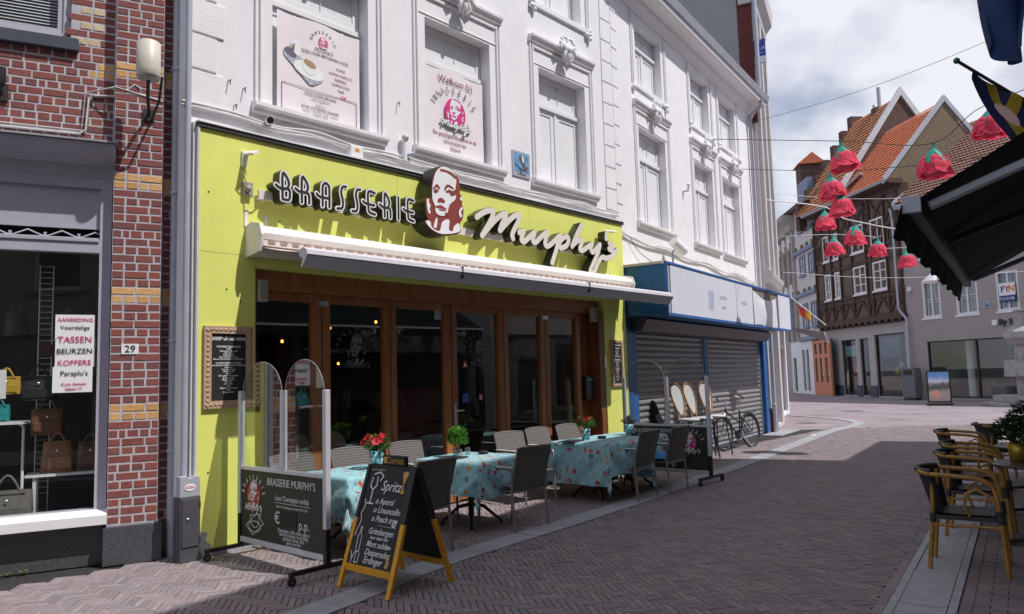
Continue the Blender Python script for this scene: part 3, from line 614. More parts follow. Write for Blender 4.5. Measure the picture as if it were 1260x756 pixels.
EMB = {'out':[(-0.006, 0.459), (0.126, 0.446), (0.231, 0.373), (0.287, 0.282), (0.288, 0.127), (0.323, 0.127), (0.323, 0.0), (0.349, -0.053), (0.331, -0.185), (0.28, -0.263), (0.277, -0.378), (0.121, -0.432), (-0.049, -0.46), (-0.177, -0.441), (-0.284, -0.38), (-0.345, -0.313), (-0.282, -0.293), (-0.316, -0.221), (-0.326, -0.113), (-0.315, -0.02), (-0.228, -0.002), (-0.218, 0.11), (-0.2, 0.252), (-0.142, 0.367), (-0.082, 0.428)],'face':[(-0.016, 0.443), (0.107, 0.435), (0.192, 0.38), (0.214, 0.284), (0.197, 0.202), (0.206, 0.111), (0.182, 0.036), (0.094, -0.035), (0.058, -0.111), (0.039, -0.167), (-0.024, -0.204), (-0.107, -0.204), (-0.158, -0.17), (-0.168, -0.089), (-0.207, -0.019), (-0.209, 0.126), (-0.178, 0.256), (-0.139, 0.347), (-0.073, 0.415)],'strand':[(-0.064, 0.4), (0.049, 0.403), (0.144, 0.385), (0.201, 0.346), (0.196, 0.32), (0.124, 0.353), (0.039, 0.377), (-0.055, 0.376)],'browL':[(-0.2, 0.127), (-0.134, 0.191), (-0.103, 0.174), (-0.078, 0.148), (-0.093, 0.132), (-0.135, 0.155), (-0.182, 0.117)],'eyeL':[(-0.191, 0.098), (-0.145, 0.126), (-0.105, 0.113), (-0.127, 0.084), (-0.164, 0.071), (-0.186, 0.081)],'browR':[(-0.005, 0.146), (0.025, 0.201), (0.078, 0.22), (0.161, 0.186), (0.147, 0.172), (0.072, 0.19), (0.033, 0.16), (0.008, 0.132)],'eyeR':[(0.019, 0.122), (0.08, 0.154), (0.147, 0.146), (0.206, 0.182), (0.213, 0.119), (0.116, 0.079), (0.088, 0.113), (0.041, 0.109)],'nose':[(-0.124, -0.01), (-0.074, 0.023), (-0.033, 0.016), (0.004, -0.009), (-0.023, -0.036), (-0.075, -0.033), (-0.109, -0.044)],'lipT':[(-0.169, -0.106), (-0.091, -0.074), (-0.035, -0.083), (0.035, -0.111), (-0.036, -0.113), (-0.086, -0.111), (-0.142, -0.113)],'lipB':[(-0.111, -0.125), (-0.05, -0.124), (0.019, -0.133), (-0.037, -0.141), (-0.081, -0.137)],'chin':[(-0.004, -0.167), (0.039, -0.155), (0.039, -0.181), (0.011, -0.182)],'neck':[(-0.327, -0.315), (-0.282, -0.298), (-0.243, -0.322), (-0.23, -0.375), (-0.103, -0.411), (-0.054, -0.294), (0.031, -0.241), (0.078, -0.255), (0.066, -0.369), (0.132, -0.382), (0.153, -0.323), (0.222, -0.268), (0.256, -0.281), (0.257, -0.366), (0.121, -0.414), (-0.049, -0.44), (-0.177, -0.421), (-0.284, -0.366)],'strip':[(-0.197, -0.366), (-0.162, -0.267), (-0.136, -0.243), (-0.133, -0.277), (-0.15, -0.37)],'hairL':[(-0.306, -0.039), (-0.275, -0.023), (-0.266, -0.076), (-0.241, -0.1), (-0.26, -0.144), (-0.244, -0.199), (-0.276, -0.204), (-0.3, -0.136)],'hairR':[(0.249, -0.111), (0.306, -0.038), (0.325, -0.06), (0.285, -0.106), (0.307, -0.153), (0.273, -0.186)],'hairR2':[(0.274, 0.064), (0.301, 0.109), (0.317, 0.064), (0.289, 0.044)]}
DECO = {'B': [[(.42, 0), (.42, 1), (.68, .9), (.82, .66), (.7, .45), (.42, .4)], [(.0, .52), (.25, .42), (.42, .42)], [(.42, .42), (.82, .42), (.88, .2), (.8, 0), (.42, 0)]],
        'R': [[(.42, 0), (.42, 1), (.68, .9), (.82, .66), (.7, .45), (.42, .4)], [(.0, .52), (.25, .42), (.42, .42)], [(.42, .42), (.82, .4), (.9, .25), (.9, 0)]],
        'A': [[(.42, 0), (.42, .75), (.5, .92), (.66, .98), (.84, .9), (.9, .72), (.9, 0)], [(.0, .47), (.25, .36), (.9, .36)]],
        'S': [[(.95, 1), (.62, .95), (.5, .72), (.62, .45), (.66, .22), (.55, .04), (.15, 0)]],
        'E': [[(.95, .97), (.42, .97), (.42, .3), (.5, .08), (.95, .02)], [(.0, .52), (.25, .44), (.9, .42)]],
        'I': [[(.5, 0), (.5, 1)]]}
POS = [('B', .736, .19), ('R', .971, .19), ('A', 1.237, .185), ('S', 1.487, .15), ('S', 1.696, .14), ('E', 1.869, .18), ('R', 2.111, .18), ('I', 2.353, .09), ('E', 2.478, .17)]
m_sigblk = mat('sign_black', (.018, .022, .012), .35, .1); m_sigwht = mat('sign_white', (.83, .82, .82), .4, .03); m_sigcrm = mat('sign_cream', (.70, .66, .60), .45, .04)
m_red = mat('emblem_red', (.26, .05, .04), .45, .06); m_facew = mat('emblem_white', (.80, .80, .84), .4, .03)
def emblem(parent, x, y, z, s, mback, mfront, ext=.001, names='emblem', only=None, disc=False):
    """stylised face: backing plate, pale face patches, dark features"""
    M = Matrix.Translation((x, y, z)) @ Matrix.Diagonal((s, 1, s, 1))
    if disc:
        shape(names + '_disc', [[(.40 * math.cos(a), -.02 + .44 * math.sin(a)) for a in np.linspace(0, 2 * math.pi, 40)[:-1]]], mback, parent, 0, ext, M)
    for k in ('face', 'neck', 'strip', 'hairL', 'hairR', 'hairR2'): shape(names + '_patch', [smooth(EMB[k], 4)], mfront, parent, -3 * ext, ext, M)
    for k in ('strand', 'browL', 'eyeL', 'browR', 'eyeR', 'nose', 'lipT', 'lipB', 'chin'): shape(names + '_feature', [smooth(EMB[k], 4)], mback, parent, -6 * ext, ext, M)

bras = thing('brasserie_building', 'white rendered town house with a lime green brasserie shopfront', 'building', FA)
WV = .10
WIN = [(.87, 2.2), (3.15, 4.42), (5.55, 6.78)]; WZ = (4.72, 6.55); UZ = (7.62, 9.5)
holes = [(a, b, *WZ) for a, b in WIN] + [(a + .03, b - .03, *UZ) for a, b in WIN] + [(.62, 6.95, -.1, 2.87)]
MB().wall(-.1, 7.62, 0, 10.6, WV, WV + .34, holes).build('wall', m_white, bras)
MB().box(-.1, 7.62, WV + .34, WV + 8, 2.98, 10.5).build('storeys', m_void, bras)
mb = MB(); mb.prismx([(WV, 10.3), (WV - .1, 10.35), (WV - .3, 10.55), (WV - .35, 10.62), (WV - .35, 10.8), (WV + .3, 10.8), (WV + .3, 10.3)], -.12, 7.62); mb.build('cornice', m_trim, bras)
# quoin blocks at both ends
for i in range(15):
    z = 4.5 + i * .385
    MB().box(7.30, 7.615, WV - .018, WV + .01, z + .012, z + .373).build('quoin_block', m_white, bras, .006)
    MB().box(-.095, .22 if i % 2 else .30, WV - .018, WV + .01, z + .012, z + .373).build('quoin_block', m_white, bras, .006)
def ornament(name, parent, x, y, z, s):
    """carved scroll cartouche with leaves"""
    mb = MB(); random.seed(int(x * 100) + 3)
    mb.ball((x, y - .05 * s, z), .085 * s, 12, 8, (1, .7, 1.2)); mb.ball((x, y - .09 * s, z - .01 * s), .05 * s, 10, 7, (1, .7, 1.1))
    for sx in (-1, 1):
        mb.ball((x + sx * .13 * s, y - .04 * s, z + .05 * s), .062 * s, 10, 7, (1, .7, 1)); mb.ball((x + sx * .2 * s, y - .03 * s, z + .0), .04 * s, 10, 7, (1, .7, 1))
        mb.tube([(x + sx * (.05 + .09 * math.cos(a) * (1 - a / 9)) * s, y - .05 * s, z + (.12 + .08 * math.sin(a) * (1 - a / 9)) * s) for a in np.linspace(0, 5, 14)], [.026 * s * (1 - k / 22) for k in range(14)], 7)
        mb.tube([(x + sx * .06 * s, y - .06 * s, z - .05 * s), (x + sx * .1 * s, y - .06 * s, z - .13 * s), (x + sx * .05 * s, y - .04 * s, z - .2 * s)], [.03 * s, .035 * s, .012 * s], 7)
        for k in range(4): a = .5 + k * .5; mb.ball((x + sx * (.05 + .13 * math.sin(a)) * s, y - .06 * s, z + (.06 + .13 * math.cos(a)) * s), .03 * s, 8, 6, (1, .7, 1.5))
    mb.tube([(x, y - .06 * s, z - .08 * s), (x, y - .07 * s, z - .16 * s), (x, y - .03 * s, z - .24 * s)], [.045 * s, .04 * s, .012 * s], 8)
    return mb.build(name, m_trim, parent)
def window_bay(parent, a, b, z0, z1, W, hood=True, bottom=True, board=.20, style=0):
    """blind window: panelled boards, surround mouldings, sill and hood"""
    root = empty('window'); root.parent = parent
    B = W + board
    MB().box(a, b, B, B + .03, z0, z1).build('shutter_board', m_board, root)
    zt = z0 + (z1 - z0) * .70; mid = (a + b) / 2
    mb = MB()
    mb.box(a, b, B - .055, B - .001, zt - .03, zt + .035); mb.box(mid - .03, mid + .03, B - .03, B - .001, z0, zt - .031)
    for x0, x1 in ((a + .01, mid - .04), (mid + .04, b - .01)): mb.frame(x0, x1, z0 + .01, zt - .04, B - .014, B - .002, .075)
    mb.frame(a + .01, b - .01, zt + .045, z1 - .01, B - .014, B - .002, .09); mb.box(mid + .09, mid + .10, B - .016, B - .002, zt + .14, z1 - .1)
    mb.build('shutter_frame', m_board, root, .003, 1)
    mb = MB(); e = .22
    top = z1 + .40 if hood else z1 + .22
    for x in (a - e, a - e + .06, b + e - .06 - .028, b + e - .028): mb.box(x, x + .028, W - .03, W + .005, z0 - .04, top - .02)
    mb.box(a - e + .09, b + e - .09, W - .012, W + .004, z1 + .03, z1 + .05)
    mb.build('surround', m_trim, root, .004, 1)
    if hood:
        mb = MB(); mb.prismx([(W + .01, z1 + .34), (W - .05, z1 + .36), (W - .055, z1 + .40), (W - .09, z1 + .43), (W - .095, z1 + .465), (W + .01, z1 + .475)], a - e - .01, b + e + .01); mb.prismx([(W + .005, z1 + .27), (W - .03, z1 + .28), (W - .03, z1 + .31), (W + .005, z1 + .31)], a - e + .1, b + e - .1); mb.build('hood', m_trim, root)
        ornament('ornament', root, mid, W - .08, z1 + .43, 1.05)
    if bottom:
        mb = MB(); mb.prismx([(W + .15, z0 - .005), (W - .03, z0 - .01), (W - .10, z0 - .03), (W - .10, z0 - .07), (W - .06, z0 - .09), (W - .05, z0 - .13), (W + .01, z0 - .14), (W + .15, z0 - .14)], a - e - .03, b + e + .03); mb.build('sill', m_trim, root)
    else:
        MB().box(a - .1, b + .1, W - .04, W + .15, z0 - .10, z0 - .005).build('sill', m_trim, root, .01)
        for x in (a - .16, b + .16):
            mb = MB(); random.seed(int(x * 50))
            for k in range(9): mb.ball((x + random.uniform(-.045, .045), W - .04, z0 - .09 + random.uniform(-.09, .07)), random.uniform(.025, .045), 8, 6)
            mb.build('rosette', m_trim, root)
    return root
for a, b in WIN: window_bay(bras, a, b, *WZ, WV)
for a, b in WIN: window_bay(bras, a + .03, b - .03, *UZ, WV, hood=False, bottom=False)

# lime shopfront panel: separate sheets with fine joints
OP = (.62, 6.95, 2.87)
def sheet(x0, x1, z0, z1, y=0): MB().box(x0, x1, y, WV - .002, z0, z1).build('lime_panel', m_lime, bras, .002, 1)
sheet(.0, .618, .05, 2.985); sheet(6.952, 7.6, .05, 2.985)
for x0, x1 in ((.0, 2.55), (2.553, 5.1), (5.103, 7.6)):
    sheet(x0, x1, 2.988, 4.25)
for x0, x1 in ((.621, 3.0), (3.003, 5.0), (5.003, 6.949)): sheet(x0, x1, 2.872, 2.985)
MB().box(-.02, 7.62, -.03, WV, 4.252, 4.295).build('flashing', m_dark, bras); MB().box(-.03, 7.63, -.045, WV, 4.297, 4.312).build('flashing_cap', m_trim, bras)
MB().box(-.025, -.002, -.02, WV + .05, .0, 4.25).build('edge_strip', m_cable, bras); MB().box(0, .6, -.004, .09, 0, .048).build('base_strip', m_conc, bras)

# wooden door front: posts, rails, panes, folding leaves
DV = .16
posts = [(.62, .72), (1.42, 1.66), (2.45, 2.64), (3.47, 3.69), (4.53, 4.73), (5.47, 5.68), (6.38, 6.48), (6.80, 6.95)]
for a, b in posts[:-1]: MB().box(a, b, DV, DV + .09, .02, 2.66).build('door_post', m_wood, bras, .006)
for a, b in posts[1:-2]: MB().box((a + b) / 2 - .005, (a + b) / 2 + .005, DV - .004, DV + .01, .04, 2.64).build('door_joint', m_black, bras)
MB().box(.62, 6.95, DV - .05, DV + .12, 2.66, 2.868).build('head_beam', m_wood, bras, .008)
MB().box(.62, 6.95, DV - .07, DV - .052, 2.84, 2.868).build('head_mould', m_wood, bras, .004)
m_wood2 = mat('jamb_wood', (.19, .062, .02), .45, .3, 9, stretch=(1, 1, .1))
MB().box(6.80, 6.948, .012, DV + .1, .02, 2.655).build('door_jamb', m_wood2, bras, .006)
MB().box(6.50, 6.798, DV + .1, DV + .14, .02, 2.655).build('side_panel', m_wood, bras)
panes = [(.72, 1.42), (1.66, 2.45), (2.64, 3.47), (3.69, 4.53), (4.73, 5.47), (5.68, 6.38)]
for i, (a, b) in enumerate(panes):
    low = .35 if i != 3 else .2
    MB().box(a, b, DV + .01, DV + .08, .03, low).build('door_rail', m_wood, bras, .005); MB().box(a, b, DV + .01, DV + .08, 2.56, 2.658).build('door_rail', m_wood, bras, .005)
    y = DV + .045 + random.uniform(-.004, .004); MB().add([(a, y, low), (b, y, low), (b, y + random.uniform(-.004, .004), 2.56), (a, y, 2.56)], [(0, 1, 2, 3)]).build('pane', m_doorg, bras)
for x, z in ((.08, 2.2), (.3, 2.62), (.45, 2.5), (.1, 3.6), (.9, 3.4), (1.7, 3.33), (2.3, 3.38), (4.4, 3.3), (6.6, 3.3), (7.3, 2.4), (7.15, 1.2), (.5, 1.0), (.12, .8)):
    mb = MB(); mb.cyl((x, -.004, z), (x, 0, z), .009, n=8); mb.build('screw', m_dark, bras)
shape('worn_patch', [smooth([(.02, .05), (.14, .06), (.16, .10), (.10, .16), (.12, .22), (.05, .24), (.02, .17)], 3)], m_conc, bras, -.0012, .001)
# etched logos and stickers on the panes
m_etch = mat('etched_film', (.16, .18, .18), .7, .05)
for x, s in ((2.05, .42), (4.15, .36)):
    emblem(bras, x, DV + .037, 2.03, s, mat('etched_gap', (.02, .025, .025), .6), m_etch, .0006, 'etched_logo')
    for k, ch in enumerate('BRASSERIE'):
        an = R(160 - k * 17.5); text('etched_letter', ch, .07, m_etch, bras, x + .30 * math.cos(an), DV + .036, 2.0 + .25 * math.sin(an), .0006, rot=math.degrees(an) - 90)
    text('etched_lettering', "Murphy's", .1, m_etch, bras, x, DV + .036, 1.84, .0006, shear=.35)
shape('warning_sticker', [[(3.80, 1.80), (3.92, 1.80), (3.86, 1.91)]], mat('sticker_red', (.6, .04, .04), .5), bras, DV + .03, .001)
shape('warning_sticker_inner', [[(3.83, 1.815), (3.89, 1.815), (3.86, 1.87)]], m_paper, bras, DV + .026, .001)
shape('payment_sticker', [[(3.80, 1.32), (3.92, 1.32), (3.92, 1.44), (3.80, 1.44)]], mat('sticker_blue', (.03, .12, .45), .5), bras, DV + .03, .001)
shape('notice_sticker', [[(4.16 + .035 * math.cos(a), 1.38 + .045 * math.sin(a)) for a in np.linspace(0, 6.2, 14)]], mat('sticker_pink', (.65, .3, .25), .5), bras, DV + .03, .001)
shape('label_sticker', [[(3.31, 2.44), (3.44, 2.44), (3.44, 2.6), (3.31, 2.6)]], m_zinc, bras, DV + .03, .001)
for a in (1.50, 5.52): MB().box(a, a + .13, DV - .012, DV - .001, 2.52, 2.58).build('hinge_plate', m_alu, bras, .003)
mb = MB(); mb.box(3.60, 3.645, DV - .014, DV, 1.02, 1.32); mb.tube([(3.62, DV - .01, 1.22), (3.62, DV - .06, 1.22), (3.74, DV - .06, 1.22)], .011, 8); mb.build('door_handle', m_alu, bras)
# room behind
mb = MB(); mb.box(-.05, 7.5, 5.5, 5.6, 0, 3); mb.box(-.05, 7.5, .45, 5.5, 2.90, 2.97); mb.box(-.1, -.05, .45, 5.5, 0, 3); mb.box(7.45, 7.5, .45, 5.5, 0, 3); mb.build('room', mat('brasserie_room', (.035, .032, .03), .9, .2), bras)
MB().box(-.05, 7.5, .26, 5.5, -.005, .012).build('room_floor', mat('room_floor', (.05, .04, .035), .6, .2), bras)
MB().box(4.6, 6.2, 3.0, 3.1, .3, 1.5).build('red_counter', mat('counter_red', (.35, .02, .02), .5), bras)
MB().box(.3, 4.2, 4.4, 4.9, .02, 1.1).build('bar', mat('bar_front', (.05, .07, .065), .5), bras)
for i, (u, v, z) in enumerate([(1.95, 1.0, 2.33), (1.72, 1.3, 2.18), (.78, 1.2, 2.3), (3.1, 1.6, 2.2), (3.05, 1.1, 2.46), (2.85, 1.9, 2.42), (3.2, 2.2, 1.92)]):
    t = thing('pendant_bulb', 'small glowing orange bulb hanging inside, %s' % ['upper one behind the second pane', 'lower one behind the second pane', 'behind the leftmost pane', 'lower of the pair behind the third pane', 'upper of the pair behind the third pane', 'deep behind the third pane', 'lowest behind the third pane'][i], 'bulb', FA, u, v, z, group='bulbs inside the brasserie')
    MB().ball((0, 0, 0), .017, 10, 8, (1, 1, 1.2)).build('glass_bulb', mat('bulb_glow', (1, .27, .04), .5, 0, emit=7), t); MB().cyl((0, 0, .03), (0, 0, 2.9 - z), .004, n=6).build('flex', m_black, t)
m_pale = mat('pale_seat', (.42, .38, .31), .7, .1)
for i, (u, v, rz, q) in enumerate(((1.75, .95, .2, 'left one behind the second pane'), (2.2, .9, -.2, 'right one behind the second pane'), (3.15, 1.0, .1, 'behind the third pane'))):
    t = thing('indoor_chair', 'pale round backed chair inside the brasserie, ' + q, 'chair', FA, u, v, .012, rz, group='chairs inside the brasserie')
    mb = MB()
    mb.grid(lambda a, b: ((b ** .6) * .19 * math.cos(a * 6.283), .02 - .05 * (1 - b), .78 + (b ** .6) * .24 * math.sin(a * 6.283)), 20, 3); mb.build('backrest', m_pale, t); MB().lathe([(0, .46), (.2, .46), (.21, .44), (.2, .42), (0, .42)], 18, (0, .2, 0)).build('seat', m_pale, t)
    for x, y in ((-.16, .04), (.16, .04), (-.15, .36), (.15, .36)): MB().cyl((x, y, 0), (x * .9, y, .43), .014, n=8).build('leg', m_black, t)

# sign letters, emblem and script: parts of the shopfront
MB().box(.62, 3.0, -.06, -.03, 3.60, 3.70).build('sign_rail', m_sigcrm, bras, .003); MB().box(3.42, 7.05, -.06, -.03, 3.58, 3.68).build('sign_rail', m_sigcrm, bras, .003)
for x in (.66, 1.9, 3.5, 4.6, 5.7, 6.7): MB().box(x, x + .05, -.03, 0, 3.59, 3.69).build('rail_foot', m_sigcrm, bras)
for k, (ch, x, wd) in enumerate(POS):
    L = [[(x + p[0] * wd, 3.605 + p[1] * .27) for p in smooth(l, 4, False)] for l in DECO[ch]]
    b = shape('sign_letter', strokes(L, .066, .006), m_sigblk, bras, -.13, .066); b['label'] = 'black and white box letter ' + ch
    f = shape('letter_face', strokes(L, .06, .005), m_sigwht, b, -.199, .002); shape('letter_inline', strokes(L, .027, .004), m_ink, b, -.204, .002)
b = shape('sign_script', strokes([smooth(l, 5, False) for l in MUR], .09, .012), m_sigblk, bras, -.125, .07); b['label'] = "cream box script reading Murphy's"
shape('script_face', strokes([smooth(l, 5, False) for l in MUR], .08, .01), m_sigcrm, b, -.198, .002)
M = Matrix.Translation((3.078, 0, 3.924))
b = shape('sign_emblem', [smooth(EMB['out'], 4)], m_sigblk, bras, -.17, .12, M); b['label'] = 'red and white stylised face emblem in a dark box'
shape('emblem_plate', [[(p[0] * .985, p[1] * .985) for p in smooth(EMB['out'], 4)]], m_red, b, -.292, .002, M); emblem(b, 3.078, -.297, 3.924, 1, m_red, m_facew, .0015)
# sign hardware
mb = MB(); mb.box(.45, .50, -.03, 0, 3.93, 4.09); mb.obox((.50, -.10, 4.06), (.03, 0, .02), (0, .11, .02), (-.008, .0, .012)); mb.build('bracket', m_trim, bras, .003)
mb = MB(); mb.box(.46, .56, -.05, 0, 3.62, 3.76); mb.ball((.5, -.06, 3.69), .035); mb.tube([(.5, -.05, 3.7), (.46, -.08, 3.76), (.42, -.1, 3.84), (.45, -.1, 3.86), (.46, -.09, 3.82)], .006, 6); mb.tube([(.5, -.05, 3.66), (.52, -.1, 3.6), (.6, -.08, 3.58), (.66, -.05, 3.6)], .008, 6); mb.build('cable_gland', mat('old_metal', (.35, .31, .27), .6, .3), bras)
mb = MB(); mb.box(.485, .525, -.012, 0, 3.29, 3.47); mb.box(.72, .75, -.01, 0, 3.22, 3.44); mb.box(.70, .735, -.01, 0, 2.95, 3.05); mb.box(7.18, 7.21, -.012, 0, 3.3, 3.42); mb.build('mount_plate', m_trim, bras, .002)
mb = MB(); mb.obox((7.10, -.10, 4.06), (.02, 0, .015), (0, .1, .02), (0, 0, .012)); mb.box(7.07, 7.11, -.02, 0, 3.93, 4.06); mb.build('bracket', m_trim, bras, .003)
for x in (.66, 6.66):
    t = MB(); t.box(x, x + .11, -.0, .09, 2.52, 2.75); o = t.build('speaker', mat('speaker_cream', (.5, .46, .4), .6), bras, .008)
    g_ = MB(); g_.box(x + .015, x + .095, -.006, -.001, 2.54, 2.73); g_.build('grille', mat('grille', (.32, .28, .23), .8, .4, 150), o)
o = MB().box(6.53, 6.74, .10, .22, 1.25, 1.62).build('mailbox', mat('mailbox', (.02, .02, .022), .4), bras, .008); MB().box(6.56, 6.71, .096, .1, 1.56, 1.575).build('mail_slot', m_zinc, o)
MB().box(6.93, 6.955, .0, .02, 1.75, 1.95).build('door_pull', m_alu, bras)
# awning of the brasserie
aw = thing('folding_awning', 'white folding awning with grey front bar over the brasserie doors', 'awning', FA, 0, 0, 0)
m_awnw = mat('awning_white', (.78, .75, .73), .55, .05, 6, stain=.12); m_awng = mat('awning_grey', (.62, .61, .65), .45, .05)
m_fab = mat('awning_fabric', (.66, .58, .53), .8, .1, 20, .1, 100)
mb = MB(); mb.prismx([(-.03, 3.28), (-.14, 3.30), (-.27, 3.26), (-.31, 3.19), (-.29, 3.125), (-.10, 3.11), (-.03, 3.11)], .53, 7.42); mb.build('cassette', m_awnw, aw, .006)
for x0, x1 in ((.50, .53), (7.42, 7.45)): MB().prismx([(-.0, 3.30), (-.12, 3.33), (-.28, 3.29), (-.33, 3.17), (-.28, 3.0), (-.05, 2.97), (0, 2.97)], x0, x1).build('end_cap', m_awnw, aw, .004)
mb = MB(); mb.grid(lambda a, b: (.55 + a * 6.85, -.25 - b * .72, 3.05 - b * .145 - .012 * math.sin(b * math.pi)), 30, 6); mb.build('fabric', m_fab, aw)
m_dash = mat('awning_dash', (.36, .25, .21), .8)
for i in range(49): x = .60 + i * .14; MB().box(x, x + .075, -.302, -.291, 3.092, 3.118).build('trim_dash', m_dash, aw)
MB().box(.54, 7.41, -.29, -.27, 3.06, 3.118).build('trim_strip', m_fab, aw)
mb = MB(); mb.prismx([(-.93, 2.93), (-1.0, 2.95), (-1.06, 2.92), (-1.07, 2.86), (-1.02, 2.80), (-.98, 2.75), (-.96, 2.76), (-.99, 2.84), (-.93, 2.87)], .55, 7.40); mb.build('front_bar', m_awng, aw, .003)
mb = MB(); mb.box(.55, 7.40, -1.075, -1.062, 2.868, 2.874); mb.box(2.62, 2.626, -1.078, -1.0, 2.80, 2.94); mb.box(5.1, 5.106, -1.078, -1.0, 2.80, 2.94); mb.build('bar_joint', m_dark, aw)
for x, s in ((1.2, 1), (6.8, -1)):
    mb = MB(); mb.bar((x, -.2, 3.08), (x + s * .75, -.55, 3.0), .05, .05); mb.bar((x + s * .75, -.55, 2.99), (x + s * .3, -.96, 2.9), .045, .045); mb.build('folding_arm', m_awnw, aw, .005)
mb = MB(); mb.prismx([(-.02, 3.10), (-.24, 3.10), (-.25, 3.07), (-.22, 3.0), (-.02, 2.98)], .54, 7.41); mb.build('roller_cover', m_fab, aw)

# menu boards in carved frames
m_carved = mat('carved_frame', (.48, .33, .22), .7, .3, 60, .8, 70)
def menu(label, u, z, wd, hd, fw):
    t = thing('menu_board', label, 'menu board', FA, u, -.001, z)
    MB().frame(-wd / 2, wd / 2, -hd / 2, hd / 2, -.035, 0, fw).build('frame', m_carved, t, .008)
    mb = MB()
    for k in range(int(hd / .05)):
        for x in (-wd / 2 + fw / 2, wd / 2 - fw / 2): mb.ball((x, -.034, -hd / 2 + .025 + k * .05), .018, 7, 5, (1, .5, 1.2))
    for k in range(int(wd / .05)):
        for z_ in (-hd / 2 + fw / 2, hd / 2 - fw / 2): mb.ball((-wd / 2 + .025 + k * .05, -.034, z_), .018, 7, 5, (1.2, .5, 1))
    mb.build('carving', m_carved, t)
    MB().box(-wd / 2 + fw, wd / 2 - fw, -.02, -.005, -hd / 2 + fw, hd / 2 - fw).build('slate', m_chalkbd, t)
    s = (wd - 2 * fw) / .42
    text('heading', 'GREEP uit ons MENU', .05 * s, m_chalk, t, 0, -.022, hd / 2 - fw - .06 * s, .001, shear=.15, bold=.001)
    body = ['WARME DRANKEN', 'Koffie', 'Cappuccino met room', 'Cafe Creme', 'Koffie Speciaal', 'Thee & Diverse soorten', 'Warme Chocolademelk met slagroom', '', 'LUNCHGERECHTEN', 'Kroket (brood) runderbouillon of tomatensoep', 'Uitsmijter', 'Tosti ham & kaas', 'Clubsandwich', 'Salade', 'Stok. zalm met gerookte', 'Broodje tonijn', 'Maaltijd Salades', 'Biefstuk', 'Gehaktbal', 'Frites', 'Dagschotel met soep', 'Pasta', 'Daghap vanaf']
    n = len(body); zz0 = hd / 2 - fw - .15 * s; st = (hd - 2 * fw - .22 * s) / n
    for k, b in enumerate(body):
        if b: text('menu_line', b, (.034 if b.isupper() else .024) * s, m_chalk, t, 0, -.022, zz0 - k * st, .0008, bold=.0004)
    return t
menu('carved framed chalk menu on the wide lime panel left of the doors', .315, 1.83, .52, .82, .075)
menu('narrow framed chalk menu on the lime panel right of the doors', 7.26, 1.83, .34, .78, .05)

# banners and tile picture
def banner(label, u, z, wd, hd):
    t = thing('wall_banner', label, 'banner', FA, u, WV + .13, z)
    def f(a, b):
        x = (a - .5) * wd; zz_ = (b - .5) * hd; sag = .012 * math.sin(a * math.pi * 3) * b * b; y = -.012 * math.sin(a * 9 + b * 4) * (.3 + b) - .015 * math.exp(-((a - .1) ** 2 + (b - .9) ** 2) * 30)
        return (x, y * .35 - .031, zz_ - sag * (b > .9))
    MB().grid(f, 40, 40).build('sheet', m_vinyl, t)
    for k in range(6):
        for b in (-.485, .485):
            mb = MB(); mb.lathe([(.006, 0), (.014, .003), (.016, 0)], 10); o = mb.build('eyelet', m_alu, t); o.location = (-wd * .48 + k * wd * .192, -.022, b * hd); o.rotation_euler = (R(90), 0, 0)
    MB().box(-wd / 2 + .02, wd / 2 - .01, .01, .05, -hd / 2 - .02, -hd / 2 + .02).build('batten', mat('batten', (.4, .28, .18), .8), t)
    return t
m_plum = mat('ink_plum', (.22, .03, .08), .6); m_grey = mat('ink_grey', (.12, .11, .15), .6)
t = banner('pale pink banner with a coffee cup and coffee price list', 1.56, 5.30, 1.15, 1.24)
emblem(t, .04, -.04, .40, .17, m_pink, m_facew, .0008, 'logo', disc=True)
for k, ch in enumerate('BRASSERIE'): an = R(165 - k * 18.5); text('logo_letter', ch, .055, m_grey, t, .04 + .17 * math.cos(an), -.04, .37 + .16 * math.sin(an), .0006, rot=math.degrees(an) - 90)
text('logo_script', "Murphy's", .07, m_grey, t, .04, -.044, .30, .0006, shear=.4)
text('headline', 'KOM BINNEN VOOR EEN LEKKER KOFFIE.', .044, m_ink, t, .0, -.04, .235, .0006)
for s_, z in (('KOFFIE', .13), ("KOFFIE MURPHY'S", .06), ('ESPRESSO', -.005), ('CAPPUCCINO', -.07), ('THEE', -.135)): text('price_line', s_, .042, m_plum, t, .29, -.04, z, .0006)
text('price_line', 'OF ...', .07, m_pink, t, .36, -.04, -.21, .0006)
MB().frame(-.52, .52, -.54, -.26 + .04, -.042, -.04, .006).build('text_box', m_plum, t)
for s_, z, q, mm in (('ONZE KOFFIE SPECIALS', -.275, .042, m_ink), ('Koffie met slagroom', -.325, .03, m_grey), ('of', -.36, .028, m_grey), ('Cappuccino', -.395, .03, m_grey), ('IN DE VOLGENDE SMAKEN:', -.44, .042, m_ink), ('Hazelnoot - Chocolade - Vanille - Amaretto', -.485, .028, m_grey), ('Karamel - Kokos', -.52, .028, m_grey)): text('special_line', s_, q, mm, t, 0, -.04, z, .0006)
m_tray = mat('print_tray', (.42, .42, .52), .6, .5, 30); m_coffee = mat('print_coffee', (.42, .25, .15), .6)
shape('tray_print', [[(-.50, .16), (-.40, .20), (.02, -.02), (.03, -.08), (-.09, -.16), (-.15, -.165), (-.49, .10)]], m_tray, t, -.04, .0008)
shape('saucer_print', [[(-.16 + .20 * math.cos(a) + .05 * math.sin(a), -.0 + .085 * math.sin(a) - .05 * math.cos(a)) for a in np.linspace(0, 6.28, 26)[:-1]]], m_paper, t, -.0425, .0008)
shape('cup_print', [smooth([(-.25, .10), (-.23, .0), (-.17, -.045), (-.1, -.04), (-.05, .01), (-.04, .06), (-.15, .12)], 4)], m_sigwht, t, -.045, .0008)
